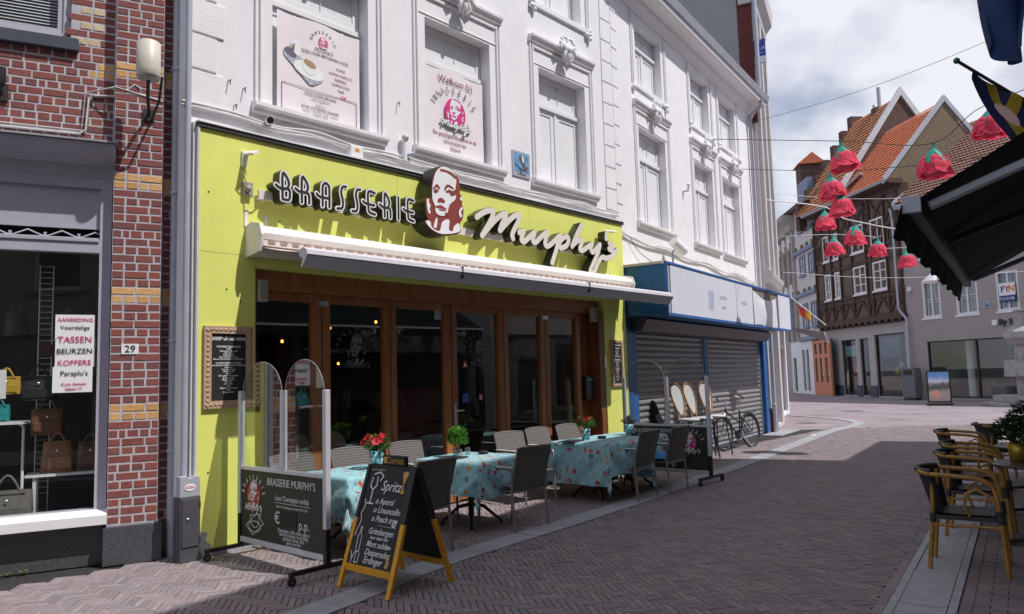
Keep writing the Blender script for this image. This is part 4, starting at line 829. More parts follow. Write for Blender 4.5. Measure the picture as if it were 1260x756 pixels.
shape('coffee_print', [[(-.15 + .085 * math.cos(a), .085 + .04 * math.sin(a) - .02 * math.cos(a)) for a in np.linspace(0, 6.28, 22)[:-1]]], m_coffee, t, -.0475, .0008)
shape('glass_print', [smooth([(-.36, .30), (-.27, .30), (-.28, .16), (-.33, .14), (-.37, .18)], 4)], m_sigwht, t, -.0425, .0008)
shape('leaf_print', [smooth([(-.38, .22), (-.35, .28), (-.36, .18)], 4)], mat('print_leaf', (.1, .3, .05), .6), t, -.045, .0008); shape('cloth_print', [smooth([(-.49, .17), (-.42, .21), (-.33, .14), (-.36, .10), (-.44, .12)], 4)], m_grey, t, -.0425, .0008)
t = banner('pale pink welcome banner with a pink face logo', 3.77, 5.31, 1.16, 1.27)
text('headline', 'Welkom bij', .14, m_plum, t, .02, -.05, .50, .0006)
emblem(t, .0, -.05, .06, .5, m_pink, m_facew, .0008, 'logo', disc=True)
for k, ch in enumerate('BRASSERIE'): an = R(158 - k * 16); text('logo_letter', ch, .12, m_grey, t, .42 * math.cos(an), -.055, .06 + .31 * math.sin(an), .0006, rot=math.degrees(an) - 90, bold=.002, sx=.7)
L = [[((p[0] - 5.45) * .17, (p[1] - 3.7) * .22 - .14) for p in smooth(l, 4, False)] for l in MUR]
shape('logo_script_edge', strokes(L, .03, .006), m_grey, t, -.062, .0006); shape('logo_script', strokes(L, .014, .005), m_sigwht, t, -.064, .0006)
for s_, z in (('De gezelligste Brasserie in de', -.29), ('binnenstad van', -.38), ('Sittard', -.47)): text('tagline_line', s_, .077, m_plum, t, 0, -.04, z, .0006, sx=.92)

def bird_tile(fr, label, u, v, z, wd, hd, cols):
    t = thing('picture_tile', label, 'tile picture', fr, u, v, z)
    MB().box(-wd / 2, wd / 2, -.02, 0, -hd / 2, hd / 2).build('frame', m_zinc, t, .004)
    MB().box(-wd / 2 + .035, wd / 2 - .035, -.024, -.02, -hd / 2 + .08, hd / 2 - .035).build('picture', mat('tile_sky', (.13, .33, .6), .3, .3, 12), t)
    k = wd / .40
    shape('bird', [smooth([(-.02 * k, .14 * k), (.03 * k, .15 * k), (.06 * k, .1 * k), (.08 * k, .0), (.12 * k, -.1 * k), (.07 * k, -.09 * k), (.02 * k, -.04 * k), (-.03 * k, .04 * k), (-.07 * k, .1 * k)], 4)], mat('tile_bird', (.16, .085, .06), .5), t, -.026, .001)
    shape('breast', [smooth([(-.0 * k, .14 * k), (.03 * k, .13 * k), (.05 * k, .05 * k), (.02 * k, .03 * k)], 4)], m_paper, t, -.028, .0006)
    shape('branch', strokes([[(-.15 * k, -.02 * k), (-.05 * k, -.07 * k), (.05 * k, -.09 * k)], [(-.05 * k, -.07 * k), (-.02 * k, -.14 * k)], [(.14 * k, -.02 * k), (.08 * k, -.08 * k)]], .02 * k, .006), mat('tile_branch', (.05, .06, .03), .5), t, -.0265, .0006)
    shape('leaf', [smooth([(.1 * k, .12 * k), (.14 * k, .05 * k), (.13 * k, .14 * k)], 3)], mat('tile_leaf', (.08, .3, .2), .5), t, -.026, .0006)
    text('caption', 'DE LIJSTER', .045 * k, m_ink, t, 0, -.022, -hd / 2 + .04, .0006)
bird_tile(FA, 'small blue tile picture of a bird between two blind windows', 5.05, WV - .001, 4.86, .40, .40, 0)

# cable runs, camera, sensor and junction box along the sign top
def cable_run(label, fr, pts, r=.012, n=1, name='facade_cable', m=None):
    t = thing(name, label, 'cable', fr); mb = MB()
    for k in range(n):
        P = []
        for (x, y, z) in pts:
            P.append((x + random.uniform(-.03, .03), y - random.uniform(0, .02), z + random.uniform(-.02, .02) + k * .018))
        mb.tube(smooth(P, 5, False), r * random.uniform(.7, 1.1), 6)
    mb.build('cable', m or m_cable, t); return t
cable_run('bundle of white cables running along the top of the lime sign', FA, [(x, WV - .03, 4.44 - .004 * x + (.02 if i % 2 else 0)) for i, x in enumerate(np.linspace(-.15, 7.6, 16))], .014, 4)
t = thing('security_camera', 'white bullet camera above the left part of the lime sign', 'camera', FA, .78, WV, 4.47)
mb = MB(); mb.cyl((-.05, -.20, .0), (.02, -.04, .04), .042, n=16); mb.build('body', m_trim, t); mb = MB(); mb.cyl((-.054, -.208, -.002), (-.05, -.2, 0), .036, n=16); mb.build('lens', m_black, t); mb = MB(); mb.cyl((.02, -.05, .04), (.05, 0, .02), .02, n=10); mb.build('mount', m_trim, t)
t = thing('junction_box', 'white junction box with an orange label on the cable bundle', 'junction box', FA, 1.95, WV, 4.40)
MB().box(-.09, .09, -.09, 0, -.07, .07).build('box', m_trim, t, .008); MB().box(-.03, .03, -.093, -.09, .0, .035).build('label', mat('orange_label', (.75, .25, .02), .5), t)
t = thing('alarm_light', 'round cream alarm light on a post between the two banners', 'light', FA, 2.72, WV, 4.45)
MB().cyl((0, -.06, 0), (0, -.06, .26), .03, n=12).build('post', m_trim, t); MB().ball((0, -.07, .30), .05, 12, 8).build('dome', m_lamp, t); mb = MB(); mb.cyl((.02, -.06, .08), (.10, -.10, .10), .03, n=10); mb.build('sensor', m_zinc, t)
for x, z, q in ((.35, 4.85, 'left of the pair beside the coffee banner'), (.52, 4.81, 'right of the pair beside the coffee banner'), (.42, 4.6, 'lowest, just above the cable bundle'), (2.65, 5.2, 'between the two banners')):
    t = thing('wall_hook', 'small rusty hook in the white wall, ' + q, 'hook', FA, x, WV, z)
    MB().tube([(0, 0, 0), (.005, -.05, .01), (-.005, -.055, -.05)], .006, 5).build('hook', m_cabled, t)

# ================================================================== WHITE WING WITH SHUTTERS
wing = thing('shuttered_building', 'white town house wing over a closed shop with blue fascia and roller shutters', 'building', FB)
BC = [(1.1, 2.4), (4.05, 5.25), (5.98, 7.25)]
hol = [(a, b, 4.5, 6.36) for a, b in BC] + [(a, b - .04, 7.2, 8.42) for a, b in BC] + [(.3, 8.4, -.1, 2.55)]
MB().wall(0, 8.86, 0, 9.0, 0, .34, hol).build('wall', m_white, wing)
MB().box(0, 8.86, .9, 8, 0, 8.95).build('storeys', m_void, wing)
MB().box(.02, 8.84, .34, .9, 2.6, 8.9).build('lintel_zone', m_void, wing)
for a, b in BC:
    window_bay(wing, a, b, 4.5, 6.36, 0, board=.18); window_bay(wing, a, b - .04, 7.2, 8.42, 0, hood=False, bottom=False, board=.18)
mb = MB(); mb.prismx([(.02, 8.62), (-.02, 8.62), (-.05, 8.70), (-.12, 8.76), (-.14, 8.86), (-.40, 8.90), (-.40, 8.98), (.02, 8.98)], 0, 8.9); mb.build('cornice', m_trim, wing)
mb = MB(); mb.prismx([(-.36, 8.985), (-.45, 9.0), (-.50, 9.14), (-.46, 9.2), (-.44, 9.16), (-.40, 9.04), (-.2, 9.03), (.1, 9.03), (.1, 8.985)], -.02, 8.92); mb.build('gutter', m_zinc, wing)
mb = MB(); mb.prismx([(-.4, 9.05), (3.5, 11.0), (8, 11.0), (8, 9.05)], 0, 8.8); mb.build('roof', mat('slate_roof', (.09, .09, .1), .7, .2, 10), wing)
mb = MB(); mb.tube([(8.35, -.42, 8.95), (8.35, -.38, 8.75), (8.35, -.08, 8.55), (8.35, -.08, 3.6)], .05, 10); mb.build('downpipe', m_zinc, wing)
for i in range(12):
    z = 4.3 + i * .36; MB().box(.02, .26, -.016, .01, z + .012, z + .345).build('quoin_block', m_white, wing, .005)
# fascia box
m_blue = mat('blue_panel', (.012, .105, .27), .4, .12, 4, stain=.15, stainc=(.02, .08, .18)); m_bluet = mat('blue_trim', (.02, .12, .38), .45, .1)
m_fas = mat('fascia_white', (.68, .71, .79), .45, .03, 3, stain=.06); m_fas2 = mat('fascia_white_sheet', (.70, .71, .77), .5, .03, 3)
fb = MB(); fb.box(.04, 8.25, -.82, -.005, 2.64, 3.50); fb.build('fascia_box', m_blue, wing, .006)
MB().box(.036, .039, -.60, -.2, 2.7, 3.46).build('fascia_side_panel', m_blue, wing)
mb = MB(); mb.box(.03, 8.27, -.875, -.82, 3.50, 3.54); mb.box(.03, 8.27, -.875, -.82, 2.61, 2.65); mb.box(.03, .07, -.875, -.82, 2.65, 3.5); mb.box(8.22, 8.27, -.875, -.82, 2.65, 3.5); mb.build('fascia_frame', m_bluet, wing, .004)
MB().box(.0, 8.2, -.8, -.02, 3.502, 3.545).build('fascia_top', mat('old_cream', (.5, .46, .36), .8, .2), wing)
MB().box(.09, .19, -.85, -.822, 2.66, 3.49).build('fascia_gap', mat('old_board', (.45, .42, .42), .8, .2, 5), wing)
for x0, x1 in ((.21, 3.78), (3.80, 4.95)): MB().box(x0, x1, -.862, -.822, 2.66, 3.49).build('fascia_panel', m_fas, wing, .003)
MB().box(7.1, 8.21, -.862, -.822, 2.66, 3.49).build('fascia_panel', m_fas, wing, .003)
MB().box(4.97, 7.08, -.835, -.822, 2.66, 3.49).build('fascia_backing', mat('backing_brown', (.20, .17, .16), .8, .3), wing)
def torn(a, b):
    x = 5.02 + a * 1.95 + .05 * (1 - b); zt = 3.44 - .13 * math.sin(a * math.pi) - .06 * a; zb = 2.665 + .015 * math.sin(a * 7)
    return (x, -.85 - .03 * math.sin(b * math.pi) * math.sin(a * math.pi) - .01 * math.sin(a * 11), zb + (zt - zb) * b)
MB().grid(torn, 24, 10).build('loose_banner', m_fas2, wing)
m_ghost = mat('ghost_print', (.46, .49, .62), .5, .05); m_ghostr = mat('ghost_print_pink', (.62, .55, .62), .5)
shape('faded_cup', [[(2.05, 3.2), (2.4, 3.2), (2.34, 2.83), (2.1, 2.83)]], m_ghost, wing, -.864, .001)
text('faded_lettering', 'corner', .16, m_ghost, wing, 2.95, -.865, 3.12, .0006); text('faded_lettering', 'media', .15, m_ghost, wing, 4.3, -.865, 3.1, .0006); text('faded_lettering', 'coffee', .12, m_ghostr, wing, 2.95, -.865, 2.92, .0006)
# shutters, posts, header
m_shut = mat('shutter_metal', (.27, .26, .265), .5, .08, 8, metal=.2, stain=.12)
m_hdr = mat('shutter_header', (.10, .09, .10), .5, .15)
mb = MB(); mb.prismx([(-.30, 2.635), (-.34, 2.60), (-.22, 2.40), (-.02, 2.38), (-.02, 2.635)], .35, 8.3); mb.build('shutter_header', m_hdr, wing)
for a, b in ((.30, .56), (4.02, 4.26)): MB().box(a, b, -.02, .12, 0, 2.385).build('shutter_post', m_blue if a > 1 else m_bluet, wing, .004)
MB().box(8.28, 8.52, -.10, .12, 0, 2.6).build('shutter_post', m_bluet, wing, .004); MB().box(8.53, 8.60, -.09, .1, .0, .55).build('orange_post_base', mat('rust_orange', (.45, .13, .07), .6, .2), wing)
MB().box(-.02, .295, -.05, .12, 0, 2.62).build('blue_pilaster', m_blue, wing, .004)
SH = .1125; prof = [(0, 0), (-.012, .01), (-.03, .03), (-.032, .055), (-.02, .085), (-.004, .1), (0, SH - .002)]
def slat_mesh(wd):
    mb = MB(); k = len(prof)
    mb.add([(x, y, z) for x in (0, wd) for y, z in prof], [(i, i + k, i + k + 1, i + 1) for i in range(k - 1)], True); return mb.mesh('slat')
for (a, b) in ((.57, 4.01), (4.27, 8.27)):
    root = MB().box(a + .031, b - .031, .03, .07, .0, .049).build('roller_shutter', m_zinc, wing)
    MB().box(a, a + .03, .0, .08, 0, 2.4).build('guide_rail', m_zinc, root); MB().box(b - .03, b, 0, .08, 0, 2.4).build('guide_rail', m_zinc, root)
    me = slat_mesh(b - a - .06); me.materials.append(m_shut)
    for i in range(21):
        o = bpy.data.objects.new('slat', me); COL.objects.link(o); o.parent = root; o.location = (a + .03, .05, .05 + i * SH)
MB().box(8.72, 9.05, -.18, .2, 0, .62).build('stone_plinth', mat('plinth_stone', (.16, .15, .15), .8, .2, 8, .3), wing, .01)
MB().box(8.62, 8.86, -.10, .2, .625, 3.6).build('end_pier', mat('pier_grey', (.48, .47, .47), .8, .08), wing)
t = thing('downpipe', 'pale downpipe at the far corner of the shuttered shop', 'downpipe', FB, 8.66, -.2, 0); MB().cyl((0, 0, 0), (0, 0, 2.62), .06, n=14).build('pipe', m_alu, t); MB().lathe([(.06, -.02), (.07, -.02), (.07, .03), (.06, .03)], 14, (0, 0, .72)).build('collar', m_zinc, t)
MB().box(7.6, 9.6, -.6, -.11, -.02, .004).build('threshold', m_conc, wing)
# wall lamp, cables of the wing
t = thing('wall_floodlight', 'white cylindrical floodlight on a post above the blue fascia', 'lamp', FB, 2.15, -.03, 3.92)
MB().cyl((0, -.12, -.4), (0, -.12, .12), .02, n=8).build('post', m_zinc, t); mb = MB(); mb.cyl((-.14, -.20, .30), (.16, -.30, .12), .10, .105, 18); mb.build('housing', m_trim, t); mb = MB(); mb.cyl((.158, -.302, .122), (.165, -.304, .118), .085, n=16); mb.build('lens', m_dark, t); MB().bar((0, -.12, .1), (0, -.22, .22), .03, .03).build('arm', m_zinc, t)
cable_run('sagging bundle of grey cables on the white wall above the blue fascia', FB, [(x, -.03, 4.12 - .018 * x - .05 * math.sin(x * 1.4) ** 2) for x in np.linspace(.05, 8.2, 14)], .016, 3)
cable_run('thin dark wire looping down to the floodlight', FB, [(.4, -.04, 4.1), (.8, -.06, 3.88), (1.4, -.08, 3.74), (2.1, -.1, 3.78)], .008, 1, m=m_cabled)
t = thing('wall_bracket', 'small white insulator bracket between the blind windows of the wing', 'bracket', FB, 3.3, 0, 5.5); mb = MB(); mb.tube([(0, 0, 0), (0, -.1, 0), (0, -.12, .1)], .025, 8); mb.ball((0, -.12, .13), .04); mb.build('insulator', m_trim, t)

# ================================================================== TALL GREY BUILDING BEYOND
tall = thing('tall_grey_building', 'tall pale grey building with pilasters rising behind the white wing', 'building', FG)
m_pale2 = mat('pale_grey_render', (.56, .54, .54), .8, .06, 3, .15, 40, stain=.15, stainc=(.4, .38, .38)); m_gable = mat('grey_gable', (.34, .34, .37), .85, .08, 2)
MB().wall(0, 2.75, 0, 12.6, .0, .3, [(.55, 1.15, 4.9, 7.6), (1.75, 2.4, 4.9, 7.6), (.55, 1.15, 8.6, 11.2), (1.75, 2.4, 8.6, 11.2), (.5, 2.3, .1, 3.2)]).build('wall', m_pale2, tall)
MB().box(.02, 2.72, .32, 8, 0, 12.5).build('storeys', m_gable, tall)
for x in (.1, 1.3, 2.5): MB().box(x, x + .25, -.12, .0, 4.36, 11.95).build('pilaster', m_pale2, tall, .02)
for a in (.55, 1.75):
    for z0, z1 in ((4.9, 7.6), (8.6, 11.2)):
        f = MB().frame(a, a + .62, z0, z1, .1, .18, .07).build('window_frame', m_trim, tall); MB().add([(a + .05, .15, z0 + .05), (a + .57, .15, z0 + .05), (a + .57, .15, z1 - .05), (a + .05, .15, z1 - .05)], [(0, 1, 2, 3)]).build('pane', m_glass, f)
mb = MB(); mb.prismx([(0, 11.95), (-.12, 12.0), (-.15, 12.2), (-.32, 12.4), (-.36, 12.8), (.3, 12.8), (.3, 11.95)], -.1, 2.85); mb.build('cornice', m_pale2, tall)
mb = MB(); mb.prismx([(0, 4.0), (-.12, 4.02), (-.2, 4.2), (-.22, 4.3), (0, 4.36)], 0, 2.85); mb.prismx([(0, 3.3), (-.1, 3.35), (-.16, 3.5), (0, 3.6)], 0, 2.85); mb.build('string_course', m_pale2, tall)
MB().box(-.02, .0, .35, 4.2, 0, 13.0).build('gable_face', m_gable, tall); MB().box(-.03, -.001, -.05, .34, 8.5, 13.0).build('brick_return', mat('dark_red_brick', (.14, .035, .03), .85, .35, 18), tall)
MB().cyl((-.08, -.14, 9), (-.08, -.14, 13.2), .06, n=10).build('rainpipe', m_zinc, tall)
t = thing('estate_sign', 'blue and white for-rent board high on the tall grey building', 'sign', FG, .05, -.02, 10.5)
MB().box(-.05, -.02, -.34, 0, -.32, .36).build('board', mat('sign_blue', (.02, .05, .42), .4), t); MB().box(-.052, -.018, -.335, -.005, -.315, -.12).build('white_strip', m_paper, t)
text('lettering', 'HUUR', .12, m_paper, t, -.053, -.17, .1, .001, rz=-90); text('lettering', '046 4 20 08 08', .04, m_paper, t, -.053, -.17, -.03, .001, rz=-90)
MB().box(-.054, -.05, -.2, -.1, .28, .33).build('sun_mark', mat('sign_yellow', (.8, .45, .02), .5), t)
low = thing('low_white_shop', 'low white shop beyond the tall grey building, mostly behind the blue fascia', 'building', FG, 2.9, .4, 0)
MB().wall(0, 6.0, 0, 3.9, 0, .3, [(.6, 2.4, .1, 2.5), (3.2, 5.4, .1, 2.5)]).build('wall', m_white, low); MB().box(.02, 5.98, .5, 5, 0, 3.85).build('rooms', m_void, low); MB().box(-.1, 6.1, -.15, .3, 3.9, 4.1).build('cornice', m_trim, low)
for a, b in ((.6, 2.4), (3.2, 5.4)): o = MB().frame(a, b, .1, 2.5, .05, .13, .08).build('shop_frame', m_trim, low); MB().add([(a, .1, .1), (b, .1, .1), (b, .1, 2.5), (a, .1, 2.5)], [(0, 1, 2, 3)]).build('pane', m_glass, o)
t = thing('shop_awning', 'dark half-open shop awning beyond the blue fascia', 'awning', FG, 6.1, .4, 2.75)
mb = MB(); mb.grid(lambda a, b: (a * 2.5, -.02 - b * 1.5, .45 - b * .35 - .25 * a * b), 8, 4); mb.build('fabric', m_hdr, t); MB().cyl((0, -1.53, .09), (2.5, -1.53, -.16), .035, n=8).build('front_bar', m_alu, t)

# ================================================================== OPPOSITE ROW (right of and behind the camera; shades the street and shows in the panes)
FO = Frame(*FK.w(0, -2.1)[:2], FK.th + math.pi)     # x runs back along the street, inward away from it
m_ob = mat('opposite_brick', (.20, .10, .07), .85, .3, 12); m_oc = mat('opposite_cream', (.42, .39, .33), .8, .1); m_og = mat('opposite_grey', (.25, .25, .26), .8, .1); m_shopd = mat('shop_dark', (.03, .05, .045), .5)
def row_house(label, x0, x1, H, m, ncol, shop=True):
    t = thing('opposite_house', label, 'building', FO, x0, 0, 0, group='houses opposite the brasserie'); W_ = x1 - x0; hs = []
    st = W_ / ncol
    for i in range(ncol):
        for z in ([3.9, 6.7] if H > 10.5 else [3.9]): hs.append((i * st + st * .25, i * st + st * .72, z, z + 1.8))
    sh = (.3, W_ - .3, .3, 2.9); MB().wall(0, W_, 0, H, 0, .3, hs + [sh]).build('wall', m, t); MB().box(.02, W_ - .02, .7, 7.5, 0, H - .1).build('storeys', m_void, t)
    MB().box(-.0, W_, -.22, .1, H - .35, H).build('eaves', m_trim, t)
    mb = MB(); mb.prismx([(-.2, H + .002), (3.6, H + 2.2), (7.5, H + .002)], 0, W_); mb.build('roof', mat('opp_roof', (.11, .06, .05), .8, .2), t)
    for h in hs:
        f = MB().frame(*h, .08, .15, .07).build('window_frame', m_trim, t); MB().add([(h[0], .12, h[2]), (h[1], .12, h[2]), (h[1], .12, h[3]), (h[0], .12, h[3])], [(0, 1, 2, 3)]).build('pane', m_glass, f); MB().box(h[0] - .1, h[1] + .1, -.06, .08, h[2] - .1, h[2] - .003).build('sill', m_conc, f)
    f = MB().frame(*sh, .05, .15, .1).build('shop_frame', m_shopd, t); MB().add([(.35, .1, .35), (W_ - .35, .1, .35), (W_ - .35, .1, 2.85), (.35, .1, 2.85)], [(0, 1, 2, 3)]).build('shop_pane', m_glass, f)
    return t
row_house('low cream house at the far end of the opposite row', -19.6, -15.6, 7.3, m_oc, 2)
row_house('grey rendered house beside the low cream one', -15.58, -9.5, 11.4, m_og, 3)
row_house('brick cafe house carrying the dark green awning', -9.48, 1.5, 11.4, m_ob, 5)
row_house('cream house behind the camera', 1.52, 16, 11.4, m_oc, 6)
m_awk = mat('awning_dark_green', (.006, .018, .016), .85, .15, 12); m_band = mat('awning_band', (.72, .74, .73), .8, .05)
t = thing('cafe_awning', 'dark green folding awning with wavy valance over the right terrace', 'awning', FO, 0, 0, 0)
# x in FO = -(street u); front bar 2.5 m out
X0, X1 = -13.1, -6.25
mb = MB(); mb.grid(lambda a, b: (X0 + a * (X1 - X0), -.05 - b * 2.62, 4.40 - b * 1.53 - .04 * math.sin(b * 3.14)), 10, 6); mb.build('fabric', m_awk, t)
mb = MB(); mb.obox(((X0 + X1) / 2, -2.70, 2.84), ((X1 - X0) / 2, 0, 0), (0, .045, 0), (0, 0, .045)); mb.build('front_bar', m_dark, t, .01)
MB().box(X1, X1 + .02, -2.765, -2.635, 2.775, 2.905).build('bar_end_cap', m_zinc, t, .006)
mb = MB(); mb.grid(lambda a, b: (X0 + a * (X1 - X0 + .06), -2.76 - .055 * (1 - b) - .02 * math.sin(a * 45) * (1 - b), 2.84 - (1 - b) * (.24 + .01 * math.sin(a * 110))), 160, 4); mb.build('valance', m_awk, t)
for x in (X0 + .6, X1 - .15):
    mb = MB(); mb.bar((x, -2.6, 2.84), (x + (.3 if x < -9 else -.1), -.1, 3.75), .09, .06); mb.build('folding_arm', m_zinc, t, .01)
mb = MB(); mb.bar((X0, -.08, 4.36), (X1, -.08, 4.36), .14, .14); mb.build('cassette', m_dark, t)
mb = MB(); mb.bar((X1 - 2.2, -2.6, 2.86), (X1 - 3.0, -.1, 3.8), .06, .06); mb.build('folding_arm', m_dark, t)
mb = MB(); mb.box(X0, X1, -2.842, -2.836, 2.77, 2.815); mb.build('valance_band', m_band, t)
text('valance_lettering', '"Koffie Kup"', .22, m_band, t, -10.3, -2.845, 2.68, .001); text('valance_lettering', 'Brand', .17, m_band, t, -12.4, -2.845, 2.68, .001, shear=.2)

# ================================================================== FAR SIDE OF THE SQUARE
m_taupe = mat('taupe_render', (.37, .33, .32), .85, .06, 2, .1, 30, stain=.12, stainc=(.2, .18, .16))
m_dkglass = glassmat('shop_glass', (.75, .8, .8), .05)
m_tileO = mat('roof_tile_orange', (.56, .155, .07), .8, .3, 5); m_tileB = mat('roof_tile_brown', (.20, .10, .075), .8, .3, 5); m_tileP = mat('roof_tile_ochre', (.42, .17, .08), .8, .3, 5)
m_gbrick = mat('gable_brick', (.20, .145, .095), .9, .4, 9, .5, 30); m_dbrick = mat('dark_gable_brick', (.11, .06, .05), .9, .4, 9, .5, 30)
m_timber = mat('dark_timber', (.085, .05, .038), .8, .3, 8, stretch=(1, 1, .3)); m_infill = mat('timber_infill', (.15, .105, .088), .9, .35, 7, .4, 22)
m_stone = mat('pale_stone', (.40, .37, .34), .85, .1, 3, .2, 25, stain=.2, stainc=(.25, .23, .22)); m_shopin = mat('shop_interior', (.16, .16, .15), .9, .4, 2)
def tiles(parent, p0, pu, pv, nu, nv, m, name='roof_tile', single=0):
    """pantiles on a sloped rectangle: p0 eave corner, pu along eave, pv up the slope"""
    p0, pu, pv = Vector(p0), Vector(pu), Vector(pv); du, dvv = pu / nu, pv / nv; nrm = pu.cross(pv).normalized()
    V, Fc = [], []
    for j in range(nv):
        for i in range(nu):
            b = len(V); o = p0 + du * i + dvv * j
            for k, hgt in ((0, .0), (.3, .045), (.6, .02), (1, .0)):
                V.append(o + du * k + nrm * (hgt + .06)); 
            for k, hgt in ((0, .0), (.3, .045), (.6, .02), (1, .0)):
                V.append(o + du * k + dvv * 1.03 + nrm * (hgt + .01))
            Fc += [(b + q, b + q + 1, b + 5 + q, b + 4 + q) for q in range(3)]; 
    me = bpy.data.meshes.new('roof_tiles'); me.from_pydata([tuple(v) for v in V], [], Fc); me.materials.append(m); o = bpy.data.objects.new('roof_tiles', me); COL.objects.link(o); o.parent = parent; o['kind'] = 'stuff'; return o
def far_window(parent, x0, x1, z0, z1, y, m, nx=2, nz=3, fw=.09, mg=None, depth=.10, bars=.045, sill=True):
    f = MB(); f.frame(x0, x1, z0, z1, y - .03, y + depth, fw)
    for i in range(1, nx): x = x0 + (x1 - x0) * i / nx; f.box(x - bars / 2 - .01, x + bars / 2 + .01, y, y + .06, z0 + fw, z1 - fw)
    for j in range(1, nz): z = z0 + (z1 - z0) * j / nz; f.box(x0 + fw, x1 - fw, y + .005, y + .055, z - bars / 2, z + bars / 2)
    o = f.build('window_frame', m, parent)
    MB().add([(x0, y + .07, z0), (x1, y + .07, z0), (x1, y + .07, z1), (x0, y + .07, z1)], [(0, 1, 2, 3)]).build('pane', mg or m_dkglass, o)
    if sill: MB().box(x0 - .06, x1 + .06, y - .10, y + .05, z0 - .09, z0 - .002).build('sill', m, o)
    return o

# taupe building with large shop window ------------------------------------------------
fyn = thing('taupe_building', 'taupe rendered building with wide shop window and brown tiled roof', 'building', FF)
W3 = [(.92, 1.90), (2.68, 3.78), (4.65, 5.66), (7.4, 8.4)]
MB().wall(0, 14, 0, 9.7, 0, .3, [(1.0, 5.2, .08, 2.80), (7, 12, .1, 2.8)] + [(a, b, 3.95, 5.72) for a, b in W3] + [(a, b, 6.9, 8.5) for a, b in W3]).build('wall', m_taupe, fyn)
MB().box(.05, 13.9, 3.2, 10, 0, 9.6).build('storeys', m_shopin, fyn); MB().box(.05, 13.9, .6, 3.2, 3.0, 9.6).build('upper_rooms', m_void, fyn)
mb = MB(); mb.prismx([(-.25, 9.55), (-.35, 9.7), (-.3, 9.8), (0, 9.8), (0, 9.55)], -.1, 14.1); mb.build('gutter', m_zinc, fyn)
mb = MB(); mb.prismx([(-.3, 9.78), (5, 14.4), (10, 9.78)], .02, 14); mb.build('roof', m_tileB, fyn)
tiles(fyn, (.05, -.33, 9.8), (8.5, 0, 0), (0, 5.33, 4.64), 42, 24, m_tileB)
mb = MB(); mb.prismx([(-.36, 9.74), (5, 14.44), (5, 14.6), (-.36, 9.92)], -.12, .1); mb.build('verge', m_zinc, fyn)
for k, (a, b) in enumerate(W3):
    o = far_window(fyn, a, b, 3.95, 5.72, .06, m_trim, 2, 1, .09, sill=True); far_window(fyn, a, b, 6.9, 8.5, .06, m_trim, 2, 1, .09)
    mb = MB(); mb.frame(a + .15, b - .15, 4.05, 4.75, .16, .19, .05); mb.box(a + .1, b - .1, .16, .2, 4.82, 4.9); mb.box(a + .55, a + .61, .15, .19, 4.9, 5.6); mb.build('inner_panelling', m_trim, o)
    MB().add([(a, .3, 3.95), (b, .3, 3.95), (b, .3, 5.72), (a, .3, 5.72)], [(0, 1, 2, 3)]).build('curtain', mat('lace_curtain', (.5, .5, .55), .8), o)
f = MB(); f.frame(1.0, 5.2, .08, 2.80, .05, .15, .06); f.box(3.43, 3.51, .05, .15, .14, 2.74); f.build('shop_frame', m_black, fyn)
for a, b in ((1.06, 3.43), (3.51, 5.14)): MB().add([(a, .1, .14), (b, .1, .14), (b, .1, 2.74), (a, .1, 2.74)], [(0, 1, 2, 3)]).build('shop_pane', m_dkglass, fyn)
MB().box(.5, 6, .3, 3.2, .0, .12).build('shop_floor', mat('shop_floor', (.45, .44, .42), .6), fyn); MB().cyl((2.3, 1.2, .1), (2.3, 1.2, 2.8), .16, n=14).build('column', m_paper, fyn)
MB().box(3.6, 5.1, .5, .9, .12, .75).build('display_plinth', m_shopin, fyn); MB().box(2.6, 3.3, 1.5, 2.1, .12, .85).build('armchair', mat('armchair', (.22, .13, .08), .8), fyn)
mb = MB()
for k in range(14): mb.box(3.6, 5.0, 2.0, 2.04, .5 + k * .16, .56 + k * .16)
mb.build('wall_slats', mat('wall_slats', (.30, .27, .22), .7), fyn)
MB().box(4.35, 5.05, -.45, -.05, 0, .62).build('planter_box', mat('planter', (.12, .11, .12), .7), fyn, .02)
t = thing('shop_lettering', 'white disc and dark letters above the taupe shop window', 'sign', FF, 4.50, -.01, 3.46)
mb = MB(); mb.cyl((0, -.06, 0), (0, 0, 0), .13, n=20); mb.build('disc', m_paper, t); text('lettering', 'By S', .36, m_ink, t, .18, -.03, 0, .015, align='LEFT', bold=.006)
t = thing('letting_board', 'white and navy letting board in an upper window of the taupe building', 'sign', FF, 5.18, -.03, 4.75)
MB().box(-.36, .36, -.02, 0, -.13, .42).build('upper_board', m_paper, t); MB().box(-.36, .36, -.021, 0, -.42, -.132).build('lower_board', mat('navy_board', (.02, .06, .22), .5), t)
for k, (ch, cc) in enumerate((('F', (.02, .05, .3)), ('Y', (.6, .08, .08)), ('N', (.7, .25, .03)))): text('letter', ch, .36, mat('board_ink_%d' % k, cc, .5), t, -.2 + k * .2, -.025, .14, .002, bold=.012)
text('small_lettering', 'TE KOOP', .15, m_paper, t, -.08, -.026, -.28, .002); MB().box(.22, .28, -.026, -.021, -.33, -.22).build('mark', m_paper, t)
bird_tile(FF, 'blue tile picture with a dark bird on the taupe wall', 4.20, -.01, 4.30, .36, .30, 0)
t = thing('alarm_box', 'tiny pale box on the taupe wall beside the rain pipe', 'box', FF, .30, 0, 5.45); MB().box(-.09, .09, -.12, 0, -.1, .12).build('housing', m_trim, t, .01)
t = thing('rain_pipe', 'grey rain pipe between the timbered house and the taupe building', 'downpipe', FF, .02, -.18, 0)
mb = MB(); mb.tube([(-.5, .1, 9.7), (-.32, 0, 9.2), (-.32, -.02, 4.55), (-.25, 0, 4.4), (.05, .0, 4.05), (.08, 0, 3.9), (.08, 0, 0)], .06, 8); mb.build('pipe', m_zinc, t)

